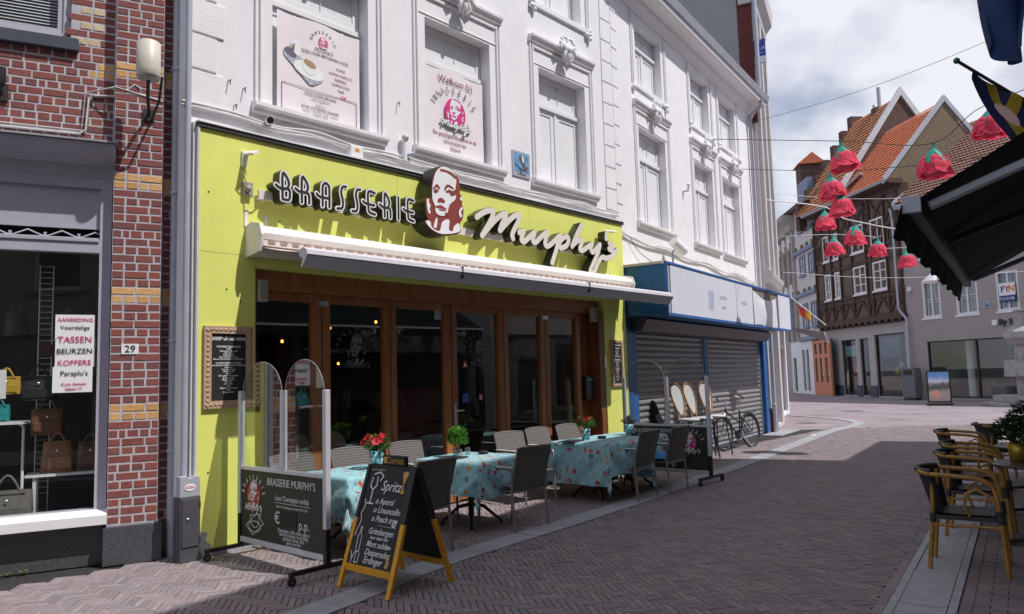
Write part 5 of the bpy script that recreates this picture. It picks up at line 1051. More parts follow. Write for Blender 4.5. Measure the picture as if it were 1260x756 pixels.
# timbered house ------------------------------------------------------------------------
tim = thing('timbered_house', 'dark half-timbered house over a grey shop front with pillars', 'building', FT)
LT = 8.80; X_ = lambda u: LT - u
m_shopfr = mat('shopfront_render', (.46, .43, .41), .85, .06, 3, stain=.1)
MB().wall(0, LT, 0, 4.25, .25, .6, [(X_(6.9), X_(5.35), .06, 3.25), (X_(4.95), X_(4.05), .06, 3.25), (X_(3.45), X_(.7), .06, 3.38)]).build('ground_floor', m_shopfr, tim)
mb = MB()
for a, b, zt in ((X_(6.9), X_(5.35), 3.25), (X_(4.95), X_(4.05), 3.25), (X_(3.45), X_(.7), 3.38)):
    f = MB().frame(a, b, .06, zt, .34, .42, .07).build('shop_frame', m_black, tim); MB().add([(a, .38, .06), (b, .38, .06), (b, .38, zt), (a, .38, zt)], [(0, 1, 2, 3)]).build('shop_pane', m_dkglass, f)
for a, b in ((X_(7.7), X_(6.9)), (X_(5.35), X_(4.95)), (X_(4.05), X_(3.45)), (X_(.7), X_(.05))): MB().box(a - .03, b + .03, .18, .26, 0, .62).build('pillar_base', mat('blue_plinth', (.055, .07, .1), .6), tim, .01)
MB().box(.1, LT - .1, 2.6, 2.7, 0, 4.2).build('shop_back', m_shopin, tim); MB().box(.1, LT - .1, .6, 2.6, .0, .08).build('shop_floor', m_shopin, tim)
MB().box(X_(3.4), X_(1.4), .43, .45, 2.1, 3.2).build('blue_screen', mat('blue_screen', (.02, .05, .12), .3), tim)
MB().box(X_(6.8), X_(5.4), .43, .45, 2.3, 2.9).build('teal_poster', mat('teal_poster', (.25, .45, .45), .6), tim)
TOY = [(1.0, 1.9, (.5, .12, .03), 'orange figure high at the right of the wide pane'), (1.5, 1.2, (.6, .4, .05), 'yellow figure in the middle of the wide pane'), (1.9, 1.75, (.5, .5, .5), 'white figure in the middle of the wide pane'), (2.0, .7, (.5, .12, .03), 'orange figure low in the wide pane'), (2.3, 1.35, (.6, .4, .05), 'yellow figure left of centre in the wide pane'), (2.5, 2.6, (.3, .05, .04), 'red figure hanging highest in the wide pane'), (1.3, .5, (.1, .2, .4), 'blue figure low at the right of the wide pane'), (2.9, .9, (.15, .1, .08), 'brown figure at the left of the wide pane'), (1.1, 1.0, (.55, .45, .4), 'cream figure at the right of the wide pane'),
       (4.5, 1.6, (.5, .5, .5), 'white figure in the narrow middle pane'), (4.4, .8, (.15, .1, .08), 'dark figure low in the narrow middle pane'), (5.8, 1.0, (.5, .5, .5), 'white figure in the left pane'), (6.3, 1.4, (.5, .12, .03), 'orange figure in the left pane'), (6.0, .6, (.1, .2, .4), 'blue figure low in the left pane')]
for u, z, c, lab in TOY:
    mm = mat('toy_%d_%d' % (int(c[0] * 100), int(c[2] * 100)), c, .6)
    tt = thing('window_toy', 'small ' + lab + ' of the timbered house shop', 'figure', FT, X_(u), .75, z, group='figures in the timbered house shop window'); mb = MB(); mb.lathe([(0, -.18), (.10, -.17), (.13, -.02), (.07, .1), (.0, .11)], 10); mb.ball((0, 0, .18), .09, 8, 6); mb.tube([(-.18, 0, -.06), (0, 0, .06), (.18, 0, -.02)], .035, 6); mb.build('figure', mm, tt)
MB().box(0, LT, -.0, .6, 4.22, 11.0).build('upper_wall', m_infill, tim)
tw = [(X_(7.70), X_(7.0)), (X_(6.55), X_(5.95)), (X_(4.52), X_(3.25)), (X_(2.58), X_(1.32))]
def timb(p, q, wd=.2, name='timber'): MB().bar((p[0], -.03, p[1]), (q[0], -.03, q[1]), .09, wd).build(name, m_timber, tim)
for z in (4.35, 5.35, 5.62, 7.40, 8.1, 10.7): timb((0, z), (LT, z), .22)
xs = [.1, 1.05, 1.95, 2.95, 4.2, 5.65, 6.15, 7.55, LT - .12]
for x in xs: timb((x, 4.4), (x, 10.7), .2)
for i in range(len(xs) - 1):
    a, b = xs[i], xs[i + 1]; timb((a, 4.45), ((a + b) / 2, 5.3), .15); timb((b, 4.45), ((a + b) / 2, 5.3), .15); timb((a, 9.2), (b, 10.6), .15); timb((b, 9.2), (a, 10.6), .15)
for k in range(30):
    x = .2 + k * .29; timb((x, 8.2), (x + .14, 9.0), .08); 
timb((0, 9.1), (LT, 9.1), .2)
for a, b in tw: far_window(tim, a, b, 5.70, 7.24, -.06, m_trim, 2, 3, .09); far_window(tim, a, b, 8.02, 9.55, -.06, m_trim, 2, 3, .09)
MB().box(-.1, LT + .05, -.12, .3, 4.10, 4.30).build('jetty_beam', m_timber, tim)
for k in range(14): MB().box(.2 + k * .62, .42 + k * .62, -.16, .28, 3.92, 4.098).build('jetty_bracket', m_timber, tim, .03)
mb = MB(); mb.prismx([(-.55, 10.95), (-.7, 11.0), (-.66, 11.15), (.2, 11.2), (.2, 10.9)], -.1, LT + .2); mb.build('eaves', m_timber, tim); MB().prismx([(-.72, 11.02), (-.8, 11.14), (-.66, 11.17)], -.1, LT + .2).build('gutter', m_zinc, tim)
# roof 1 (near gable) over x 3.8..8.8, roof 2 higher over the rest
mb = MB(); mb.prismx([(-.6, 11.0), (2.9, 15.2), (6.0, 11.0)], 3.8, LT - .02); mb.build('roof', m_gbrick, tim)
tiles(tim, (3.8, -.68, 11.0), (LT - 3.85, 0, 0), (0, 3.6, 4.3), 24, 22, m_tileO)
mb = MB(); mb.prismx([(-.72, 10.95), (2.9, 15.28), (6.4, 10.95), (6.4, 11.25), (2.9, 15.62), (-.72, 11.25)], LT - .12, LT + .08); mb.build('verge', m_zinc, tim)
MB().prismx([(0, 4.3), (0, 11), (2.9, 15.2), (6.0, 11), (6, 4.3)], LT - .02, LT).build('gable_wall', m_gbrick, tim)
r2 = empty('rear_roof'); r2.parent = tim
mb = MB(); mb.prismx([(-.5, 11.2), (3.9, 17.5), (8.2, 11.2)], -1.2, 3.75); mb.build('roof_body', m_dbrick, r2); tiles(r2, (-1.2, -.55, 11.2), (4.9, 0, 0), (0, 4.45, 6.35), 18, 24, m_tileP)
mb = MB(); mb.prismx([(-.6, 11.1), (3.9, 17.55), (8.3, 11.1), (8.3, 11.6), (3.9, 18.05), (-.6, 11.6)], 3.62, 3.86); mb.build('verge', mat('white_verge', (.6, .6, .63), .6), r2)
for k in range(7): MB().box(-1.65, -1.2, -.3 + k * .66, .55 + k * .66, 10.5, 12.2 + k * .97).build('gable_step', m_dbrick, r2)
MB().cyl((1.5, 4, 17.2), (1.5, 4, 18.9), .12, n=8).build('flue', m_zinc, r2); MB().cyl((.9, 4, 17.2), (.9, 4, 18.0), .08, n=8).build('flue', m_zinc, r2)
MB().box(1.2, 1.7, 3.6, 4.3, 16.5, 17.6).build('chimney', m_dbrick, r2)
mb = MB(); mb.bar((4.6, -.3, 11.75), (5.3, .25, 12.4), .5, .08); mb.build('roof_light', m_zinc, tim)

# pale house with blue windows ----------------------------------------------------------
pal = thing('pale_house', 'narrow pale house with blue grey windows beside the timbered house', 'building', FW)
LW = 4.33; m_bg = mat('blue_grey_paint', (.16, .21, .32), .5, .08); m_pal = mat('pale_render', (.62, .60, .58), .85, .05)
MB().box(0, LW, 0, 6, 3.5, 12.2).build('wall', m_pal, pal)
Y_ = lambda u: LW - u
for z0, z1 in ((4.3, 5.9), (7.75, 9.05), (10.6, 11.6)):
    for a, b in ((Y_(1.35), Y_(.25)), (Y_(3.3), Y_(2.1))): far_window(pal, a, b, z0, z1, -.05, m_bg, 2, 2, .12)
for z in (3.6, 6.5, 9.35): MB().box(0, LW, -.18, 0, z - .12, z + .12).build('string_course', m_bg, pal)
for a in (.15, 1.6, 2.7, 3.9):
    for z in (6.85, 9.75): MB().prism([(a, z), (a + .35, z), (a + .25, z - .35), (a + .1, z - .35)], -.12, 0).build('bracket', mat('ochre_bracket', (.25, .17, .08), .8), pal)
m_salmon = mat('salmon_paint', (.62, .22, .12), .6, .06)
sf = MB(); sf.wall(Y_(1.7), LW + 1.6, 0, 3.4, -.02, .1, [(LW - 1.4 + k * 1.0, LW - .75 + k * 1.0, .8, 2.3) for k in range(3)] + [(LW - 1.4 + k * 1.0, LW - .75 + k * 1.0, 2.5, 3.2) for k in range(3)]); sf = sf.build('salmon_shopfront', m_salmon, pal)
for k in range(3): MB().box(LW - 1.4 + k, LW - .75 + k, .05, .09, .8, 3.2).build('pane', m_dkglass, sf)
MB().wall(-2.4, Y_(1.75), 0, 3.45, -.02, .1, [(-2.0, -1.2, .1, 2.4), (.2, .8, .2, 2.9), (1.1, 1.7, .2, 2.9)]).build('white_shopfront', m_trim, pal)
MB().box(-2.4, LW + 1.6, .12, .2, 0, 3.4).build('shop_dark', m_shopd, pal)
mb = MB(); mb.prismx([(-.4, 12.2), (2.8, 15.0), (6, 12.2)], 0, LW); mb.build('roof', m_tileB, pal)
MB().box(.3, 2.6, .3, 2.5, 12.3, 14.1).build('dormer', m_bg, pal)
# stone building ---------------------------------------------------------------------------
sto = thing('stone_building', 'weathered carved stone building at the far end of the street', 'building', FS)
LS = 7.4
MB().wall(0, LS, 0, 11.6, 0, .3, [(a, a + .9, z, z + 2.4) for a in (.8, 2.6, 4.4, 6.1) for z in (4.2, 7.6)]).build('wall', m_stone, sto); MB().box(.02, LS, .5, 7, 0, 11.6).build('storeys', m_void, sto)
for a in (.2, 2.1, 3.9, 5.6, 7.1): MB().box(a, a + .3, -.2, 0, 3.6, 11.0).build('pilaster', m_stone, sto, .03)
for a in (.8, 2.6, 4.4, 6.1):
    for z in (4.2, 7.6): far_window(sto, a, a + .9, z, z + 2.4, .1, m_trim, 1, 2, .08); ornament('ornament', sto, a + .45, -.1, z + 2.75, 2.2)
mb = MB(); mb.prismx([(0, 11.0), (-.3, 11.1), (-.4, 11.5), (-.8, 11.8), (-.85, 12.1), (.3, 12.1), (.3, 11.0)], -.3, LS + .3); mb.build('cornice', m_stone, sto); mb = MB(); mb.prismx([(-.8, 12.1), (3, 15), (7, 12.1)], 0, LS); mb.build('roof', mat('slate_roof', (.09, .09, .1), .7, .2, 10), sto)
MB().box(4.5, 6.0, 1, 2.5, 13, 16).build('chimney', m_dbrick, sto); MB().prismx([(.8, 16.0), (1.8, 16.8), (2.7, 16.0)], 4.3, 6.2).build('chimney_roof', m_tileO, sto)
# rest of the street, closing the view
end = thing('far_white_building', 'distant white building seen down the street past the blue fascia', 'building', WORLD, 15, 72, 0)
MB().box(-3, 9, 0, 6, 0, 9.5).build('wall', m_pal, end); MB().box(-1, 1.2, -.06, 0, 5.4, 7.6).build('blue_sign', m_bluet, end); MB().box(-3.2, 9.2, -.3, .2, 9.5, 10.0).build('cornice', m_trim, end)
for k in range(4): far_window(end, -2.6 + k * 2.6, -1.2 + k * 2.6, 1.0, 3.0, -.05, m_trim, 2, 2, .1)

# square furniture ------------------------------------------------------------------------
t = thing('litter_bin', 'grey metal litter bin against the timbered shop', 'bin', WORLD, 19.35, 37.0, 0, R(-60))
m_bin = mat('bin_grey', (.16, .16, .18), .5, .1); MB().prism([(-.33, .1), (.33, .1), (.36, 1.15), (-.36, 1.15)], -.3, .3).build('body', m_bin, t, .03); MB().prism([(-.36, 1.17), (.36, 1.17), (.36, 1.25), (.28, 1.55), (-.28, 1.55), (-.36, 1.25)], -.3, .3).build('hood', m_bin, t, .03); MB().box(-.22, .22, -.31, -.29, 1.22, 1.45).build('opening', m_black, t); MB().box(-.3, .3, -.25, .25, 0, .1).build('foot', m_dark, t)
t = thing('poster_stand', 'black framed pavement poster stand with a street photo', 'sign', WORLD, 17.46, 31.3, 0, R(-32))
MB().box(-.46, .46, -.30, .30, 0, .09).build('base', m_dark, t, .02); MB().frame(-.43, .43, .12, 1.42, -.04, .04, .05).build('frame', m_black, t, .01)
def poster_mat():
    m, tr = nodemat('poster_print'); nn, l = tr.nodes, tr.links; o = nn.new('ShaderNodeOutputMaterial'); b = nn.new('ShaderNodeBsdfPrincipled'); l.new(b.outputs[0], o.inputs[0]); tcx = nn.new('ShaderNodeTexCoord'); sp = nn.new('ShaderNodeSeparateXYZ'); l.new(tcx.outputs['Object'], sp.inputs[0])
    nz = nn.new('ShaderNodeTexNoise'); nz.inputs['Scale'].default_value = 5; l.new(tcx.outputs['Object'], nz.inputs[0]); ad = nn.new('ShaderNodeMath'); ad.operation = 'MULTIPLY_ADD'; ad.inputs[1].default_value = .35; l.new(nz.outputs['Fac'], ad.inputs[0]); l.new(sp.outputs['Z'], ad.inputs[2])
    mr = nn.new('ShaderNodeMapRange'); mr.inputs[1].default_value = .3; mr.inputs[2].default_value = 1.5; l.new(ad.outputs[0], mr.inputs[0]); rp = nn.new('ShaderNodeValToRGB'); el = rp.color_ramp.elements; el[0].color = (.5, .42, .38, 1); el[1].color = (.15, .35, .75, 1)
    for p, c in ((.35, (.55, .45, .42, 1)), (.5, (.1, .12, .1, 1)), (.62, (.2, .2, .22, 1)), (.72, (.75, .78, .82, 1)), (.85, (.25, .45, .8, 1))): e = el.new(p); e.color = c
    l.new(mr.outputs[0], rp.inputs[0]); l.new(rp.outputs[0], b.inputs['Base Color']); return m
MB().box(-.38, .38, -.03, .03, .17, 1.37).build('poster', poster_mat(), t); mb = MB(); mb.cyl((-.12, -.034, .46), (-.12, -.03, .46), .17, n=20); mb.build('poster_disc', mat('poster_coral', (.8, .4, .32), .6), t)
t = thing('stone_fountain', 'grey stacked stone pump monument on a stepped base', 'fountain', WORLD, 20.2, 29.6, 0, R(20))
m_fst = mat('fountain_stone', (.34, .33, .33), .85, .3, 5, .4, 30, stain=.5, stainc=(.14, .14, .14))
for z0, z1, r0, r1 in ((0, .14, 1.8, 1.8), (.14, .40, 1.4, 1.4), (.40, 1.12, .56, .56), (1.12, 1.75, .95, .92), (1.75, 2.35, .52, .52), (2.35, 2.62, .62, .86), (2.62, 2.85, .86, .86), (2.85, 3.1, .86, .5), (3.1, 3.65, .45, .42), (3.65, 3.75, .5, .48)): MB().lathe([(0, z0), (r0, z0), (r1, z1 - .004), (0, z1 - .004)], 8, smooth=False).build('stone_block', m_fst, t, .015)
mb = MB(); mb.tube([(-.4, -.4, 2.0), (-.55, -.55, 2.0), (-.62, -.62, 1.92)], .03, 8); mb.build('spout', m_dark, t)
t = thing('street_lamp', 'white conical catenary lamp hanging before the taupe building', 'lamp', WORLD, 15.75, 28.0, 4.75)
MB().lathe([(0, .42), (.08, .40), (.12, .3), (.42, .03), (.44, -.03), (.40, -.04), (.0, .02)], 24).build('shade', m_trim, t); MB().cyl((0, 0, .4), (0, 0, .9), .02, n=8).build('hanger', m_zinc, t)
t = thing('small_flag', 'small red and yellow flag on a tilted pole by the far awning', 'flag', WORLD, 11.45, 30.0, 4.1)
MB().tube([(-.35, 0, .42), (1.0, 0, -.75)], .018, 6).build('pole', m_trim, t); MB().grid(lambda a, b: (-.05 + a * .45, .03 * math.sin(a * 6), .10 - a * .36 - b * .36), 8, 6).build('cloth', mat('flag_red', (.55, .05, .04), .7, trans=.3), t); MB().grid(lambda a, b: (.18 + a * .24, .03 * math.sin((a * .5 + .5) * 6) - .01, -.1 - a * .18 - b * .30), 6, 5).build('yellow_field', mat('flag_yellow', (.75, .42, .03), .7, trans=.3), t)
t = thing('chalk_board', 'small dark chalkboard outside the far white shopfront', 'sign', WORLD, 14.6, 45, 0, R(-30)); MB().box(-.4, .4, -.05, .05, .1, 1.5).build('board', m_shopd, t); MB().frame(-.45, .45, .05, 1.55, -.06, .06, .05).build('frame', m_trim, t)

# ================================================================== BRASSERIE TERRACE
m_wick = weavemat('wicker_grey', (.165, .15, .145), (.07, .065, .06), 70, .6)
m_leg = mat('chair_aluminium', (.30, .29, .28), .4, .08, metal=.5); m_arm = mat('arm_rest', (.55, .53, .50), .4, .05)
m_cush = mat('cushion_blue', (.04, .24, .48), .9, .15, 9, .3, 40); m_cushg = mat('cushion_grey', (.12, .13, .19), .9, .15, 9)
def wicker_chair():
    t = empty('wicker_armchair')
    mb = MB(); mb.grid(lambda a, b: ((a - .5) * .48, -.24 + b * .50, .445 - .012 * math.sin(a * 3.14) * math.sin(b * 3.14)), 8, 8); mb.box(-.24, .24, -.24, .26, .405, .43); mb.build('seat', m_wick, t)
    def bk(a, b, o=0): x = (a - .5) * (.48 + .03 * b); return (x, -.25 - .13 * b - .035 * (1 - (2 * a - 1) ** 2) + o, .43 + b * .45 + .012 * (1 - (2 * a - 1) ** 2) * b)
    mb = MB(); mb.grid(bk, 10, 8); mb.grid(lambda a, b: bk(a, b, .022), 10, 8); mb.tube([bk(k / 10, 1, .011) for k in range(11)], .014, 8)
    for a in (0, 1): mb.tube([bk(a, k / 6, .011) for k in range(7)], .014, 8)
    mb.build('backrest', m_wick, t)
    for s in (-1, 1):
        x = s * .262
        MB().tube([(x, -.30, 0), (x, -.262, .42), (x, -.27, .60), (x, -.31, .66)], .014, 8).build('rear_leg', m_leg, t)
        MB().tube([(x, .27, 0), (x, .255, .42), (x, .25, .62), (x, .235, .655), (x, .20, .665), (x, -.1, .66), (x, -.30, .655)], .015, 8).build('front_leg', m_leg, t)
        MB().grid(lambda a, b, x=x: (x + (a - .5) * .05, -.30 + b * .50, .683 - .01 * (2 * a - 1) ** 2 - .03 * max(0, b - .85) * 4), 4, 8).build('arm_rest', m_arm, t)
        for y in (-.30, .27): MB().cyl((x, y, 0), (x, y, .03), .018, n=10).build('foot_cap', m_leg, t)
    mb = MB(); mb.box(-.262, .262, .235, .262, .40, .425); mb.box(-.262, .262, -.27, -.245, .40, .425); mb.build('seat_rail', m_leg, t)
    return t
proto = wicker_chair(); first = True
CH_ = [(1.02, .40, 180, 'facing the street behind the pot with big red flowers', 0), (1.78, .38, 180, 'backed against the glass, between the big flower pot and the A-board top', 0), (2.62, .36, 180, 'backed against the glass behind the table with the green plant', 0),
       (1.42, 1.50, 4, 'seen edge-on right behind the A-shaped chalkboard', 0), (2.92, 1.47, -3, 'alone at the kerb side of the table with the green plant', 2),
       (4.30, .50, 172, 'with pale arm rests and blue cushion left of the long cloth', 1), (5.12, .36, 180, 'backed against the glass behind the menus on the second cloth', 0), (5.85, .34, 178, 'farthest along the glass beside the right lime panel', 0),
       (5.22, 1.49, 3, 'with blue cushion at the kerb beside the long cloth', 1), (6.02, 1.50, 2, 'with blue cushion at the kerb before the second windscreen', 1)]
for u, n, a, lab, cu in CH_:
    o = proto if first else copy_tree(proto); first = False
    o.location = FA.w(u, -n, .002); o.rotation_euler = (0, 0, FA.th + R(a)); tag(o, 'grey wicker armchair ' + lab, 'chair', 'wicker armchairs of the brasserie')
CUL = dict(zip([c[3] for c in CH_ if c[4]], ('dark grey seat cushion on the chair at the middle table', 'blue seat cushion on the chair left of the long cloth', 'blue seat cushion on the kerb chair beside the long cloth', 'blue seat cushion on the chair before the second windscreen')))
for u, n, a, lab, cu in CH_:
    if cu:
        t = thing('seat_cushion', CUL[lab], 'cushion', FA, u, -n, .45, R(a), group='cushions on the wicker chairs')
        MB().grid(lambda p, q: ((p - .5) * .44, (q - .5) * .42, .012 + .05 * (1 - (2 * p - 1) ** 4) * (1 - (2 * q - 1) ** 4) - .008 * (math.sin(p * 18) * math.sin(q * 18)) ** 2), 18, 18).build('pad', m_cush if cu == 1 else m_cushg, t)

def cloth_mat():
    """pale blue cloth printed with red and yellow hens and thin twigs"""
    m, t = nodemat('printed_cloth'); nn, l = t.nodes, t.links; o = nn.new('ShaderNodeOutputMaterial'); b = nn.new('ShaderNodeBsdfPrincipled'); b.inputs['Roughness'].default_value = .75; l.new(b.outputs[0], o.inputs[0])
    uv = nn.new('ShaderNodeUVMap'); base = (.30, .56, .60, 1)
    def mix(f, a, c, bl='MIX'):
        x = nn.new('ShaderNodeMix'); x.data_type = 'RGBA'; l.new(f, x.inputs[0])
        if isinstance(a, tuple): x.inputs[6].default_value = a
        else: l.new(a, x.inputs[6])
        if isinstance(c, tuple): x.inputs[7].default_value = c
        else: l.new(c, x.inputs[7])
        return x.outputs[2]
    def math_(op, a, v=None, b_=None):
        x = nn.new('ShaderNodeMath'); x.operation = op; l.new(a, x.inputs[0])
        if v is not None: x.inputs[1].default_value = v
        if b_ is not None: l.new(b_, x.inputs[1])
        return x.outputs[0]
    nz = nn.new('ShaderNodeTexNoise'); nz.inputs['Scale'].default_value = 9; nz.inputs['Detail'].default_value = 2; l.new(uv.outputs[0], nz.inputs[0])
    ad = nn.new('ShaderNodeVectorMath'); ad.operation = 'MULTIPLY_ADD'; ad.inputs[1].default_value = (.13, .13, 0); l.new(nz.outputs['Color'], ad.inputs[0]); l.new(uv.outputs[0], ad.inputs[2])
    col = None
    # twigs
    wv = nn.new('ShaderNodeTexNoise'); wv.inputs['Scale'].default_value = 4.5; wv.inputs['Detail'].default_value = 3; l.new(uv.outputs[0], wv.inputs[0])
    tw_ = math_('LESS_THAN', math_('ABSOLUTE', math_('SUBTRACT', wv.outputs['Fac'], .5)), .006); col = mix(tw_, base, (.12, .20, .25, 1))
    for sc, th, cols in ((8, .24, ((.50, .06, .08), (.55, .12, .05), (.50, .32, .08), (.08, .20, .30))), (17, .15, ((.6, .03, .12), (.5, .03, .05), (.6, .35, .05), (.55, .05, .1)))):
        vo = nn.new('ShaderNodeTexVoronoi'); vo.voronoi_dimensions = '2D'; vo.inputs['Scale'].default_value = sc; vo.inputs['Randomness'].default_value = .8; l.new(ad.outputs[0], vo.inputs['Vector'])
        sp = nn.new('ShaderNodeSeparateColor'); l.new(vo.outputs['Color'], sp.inputs[0])
        rp = nn.new('ShaderNodeValToRGB'); rp.color_ramp.interpolation = 'CONSTANT'; e = rp.color_ramp.elements
        e[0].color = (*cols[0], 1); e[1].position = .3; e[1].color = (*cols[1], 1)
        for p, c in ((.55, cols[2]), (.8, cols[3])): q = e.new(p); q.color = (*c, 1)
        l.new(sp.outputs[0], rp.inputs[0])
        inn = math_('LESS_THAN', vo.outputs['Distance'], th); some = math_('GREATER_THAN', sp.outputs[1], .35 if sc < 8 else .55); col = mix(math_('MULTIPLY', inn, b_=some), col, rp.outputs[0])
    l.new(col, b.inputs['Base Color']); bp = nn.new('ShaderNodeBump'); bp.inputs['Strength'].default_value = .1; l.new(nz.outputs['Fac'], bp.inputs['Height']); l.new(bp.outputs[0], b.inputs['Normal'])
    return m
m_cloth = cloth_mat()
def table(u, n, w=.8, d=.8, label='', rz=0):
    t = thing('terrace_table', label, 'table', FA, u, -n, 0, rz, group='terrace tables of the brasserie')
    MB().box(-w / 2, w / 2, -d / 2, d / 2, .715, .74).build('table_top', m_dark, t, .005); MB().cyl((0, 0, .1), (0, 0, .714), .035, n=12).build('column', m_black, t)
    for k in range(4):
        a = R(45 + 90 * k); mb = MB(); mb.tube([(.03 * math.cos(a), .03 * math.sin(a), .22), (.14 * math.cos(a), .14 * math.sin(a), .20), (.27 * math.cos(a), .27 * math.sin(a), .09), (.33 * math.cos(a), .33 * math.sin(a), .045)], [.022, .02, .017, .015], 8); mb.ball((.335 * math.cos(a), .335 * math.sin(a), .022), .022, 8, 6); mb.build('foot', m_black, t)
    return t
def cloth(u, n, w, d, ow, od, label, rz=0, seed=0):
    """square cloth laid over a table top, falling in folds; ow/od overhang"""
    W2, D2 = w + 2 * ow, d + 2 * od; k = 56; V = []; UV = []
    for j in range(k + 1):
        for i in range(k + 1):
            x, y = (i / k - .5) * W2, (j / k - .5) * D2; cx_, cy_ = max(-w / 2, min(w / 2, x)), max(-d / 2, min(d / 2, y)); dx, dy = x - cx_, y - cy_; L = math.hypot(dx, dy)
            if L > 0:
                ux, uy = dx / L, dy / L; s = x * 7 + y * 6 + seed; fl = .02 + .10 * L + .028 * math.sin(s * 2.1) * min(1, L * 4) + .012 * math.sin(s * 5) * min(1, L * 3)
                r = .006 * min(1, L * 40); V.append((cx_ + ux * (fl * min(1, L * 6) + r), cy_ + uy * (fl * min(1, L * 6) + r), max(.757 - L * .985, .03)))
            else: V.append((x, y, .758 + .002 * math.sin(x * 21 + seed) * math.sin(y * 17)))
            UV.append((x + seed, y))
    me = bpy.data.meshes.new('tablecloth'); me.from_pydata(V, [], [(j * (k + 1) + i, j * (k + 1) + i + 1, (j + 1) * (k + 1) + i + 1, (j + 1) * (k + 1) + i) for j in range(k) for i in range(k)])
    uvl = me.uv_layers.new(name='UVMap'); uvl.data.foreach_set('uv', np.array([UV[l.vertex_index] for l in me.loops], np.float32).ravel()); me.polygons.foreach_set('use_smooth', [True] * len(me.polygons)); me.materials.append(m_cloth)
    o = bpy.data.objects.new('tablecloth', me); COL.objects.link(o); o.location = FA.w(u, -n, 0); o.rotation_euler = (0, 0, FA.th + rz); tag(o, label, 'tablecloth', 'printed tablecloths'); return o
table(1.22, .92, label='terrace table under the cloth beside the left windscreen'); cloth(1.22, .92, .82, .82, .42, .42, 'blue hen-print cloth on the table behind the A-shaped chalkboard', seed=1)
table(2.72, 1.02, label='terrace table under the cloth with the green plant'); cloth(2.72, 1.02, .86, .9, .36, .40, 'blue hen-print cloth under the green plant, one corner hanging low', rz=R(4), seed=5)
table(5.08, 1.10, label='terrace table under the long cloth with the red flower pot'); cloth(5.08, 1.14, .86, 1.0, .54, .40, 'blue hen-print cloth hanging almost to the ground under the red flower pot', rz=R(-3), seed=9)
table(5.98, 1.00, label='terrace table nearest the second windscreen'); cloth(5.98, 1.0, .84, .84, .38, .38, 'blue hen-print cloth on the table nearest the second windscreen', seed=13)

# pots and table things
def pot_mat():
    m, t = nodemat('checked_pot'); nn, l = t.nodes, t.links; o = nn.new('ShaderNodeOutputMaterial'); b = nn.new('ShaderNodeBsdfPrincipled'); b.inputs['Roughness'].default_value = .4; l.new(b.outputs[0], o.inputs[0])
    tcx = nn.new('ShaderNodeTexCoord'); mp_ = nn.new('ShaderNodeMapping'); mp_.inputs['Rotation'].default_value = (R(45), R(0), R(45)); l.new(tcx.outputs['Object'], mp_.inputs[0]); ck = nn.new('ShaderNodeTexChecker'); ck.inputs['Scale'].default_value = 26; ck.inputs[1].default_value = (.02, .30, .36, 1); ck.inputs[2].default_value = (.45, .68, .70, 1); l.new(mp_.outputs[0], ck.inputs[0]); l.new(ck.outputs[0], b.inputs['Base Color']); return m
m_pot = pot_mat(); m_leaf = mat('leaf_green', (.08, .20, .03), .6, .3, 30, trans=.25); m_leafd = mat('leaf_dark', (.03, .075, .022), .6, .3, 30, trans=.2); m_heath = mat('heather', (.10, .09, .05), .8, .4, 30)
m_flr = mat('petal_red', (.55, .008, .02), .6, .2, 20, trans=.2); m_flp = mat('petal_pink', (.72, .10, .17), .6, .2, 20, trans=.2); m_stemg = mat('stem_green', (.07, .14, .03), .7)
def leafmass(mb, c, rx, rz, n, size, seed, up=.3):
    r_ = random.Random(seed)
    for _ in range(n):
        a, e = r_.uniform(0, 6.283), math.asin(r_.uniform(-.5, 1)); q = r_.uniform(.45, 1) ** .6
        p = Vector((c[0] + rx * q * math.cos(a) * math.cos(e), c[1] + rx * q * math.sin(a) * math.cos(e), c[2] + rz * q * math.sin(e)))
        d = (Vector((math.cos(a), math.sin(a), up + r_.uniform(-.4, .8)))).normalized(); s_ = d.cross(Vector((0, 0, 1))).normalized(); L = size * r_.uniform(.6, 1.2); w_ = L * .32; nn_ = s_.cross(d) * L * .12
        mb.add([p, p + d * L * .5 + s_ * w_ + nn_, p + d * L, p + d * L * .5 - s_ * w_ + nn_], [(0, 1, 2, 3)])
def flowers(t, c, rx, rz, n, m, seed, size=.035):
    r_ = random.Random(seed)
    for _ in range(n):
        a, q = r_.uniform(0, 6.283), r_.uniform(.2, 1) ** .5; p = Vector((c[0] + rx * q * math.cos(a), c[1] + rx * q * math.sin(a), c[2] + rz * (1 - q * q) + r_.uniform(-.02, .03)))
        d = Vector((math.cos(a) * q, math.sin(a) * q, .5)).normalized(); x = d.orthogonal().normalized(); y = d.cross(x); mb = MB(); s = size * r_.uniform(.8, 1.25)
        for k in range(5):
            b = 2 * math.pi * k / 5; e = x * math.cos(b) + y * math.sin(b); f = x * math.cos(b + .6) + y * math.sin(b + .6); h = x * math.cos(b - .6) + y * math.sin(b - .6)
            mb.add([p, p + h * s * .75 + d * s * .35, p + e * s * 1.1 + d * s * .25, p + f * s * .75 + d * s * .35], [(0, 1, 2, 3)])
        mb.build('flower', m, t)
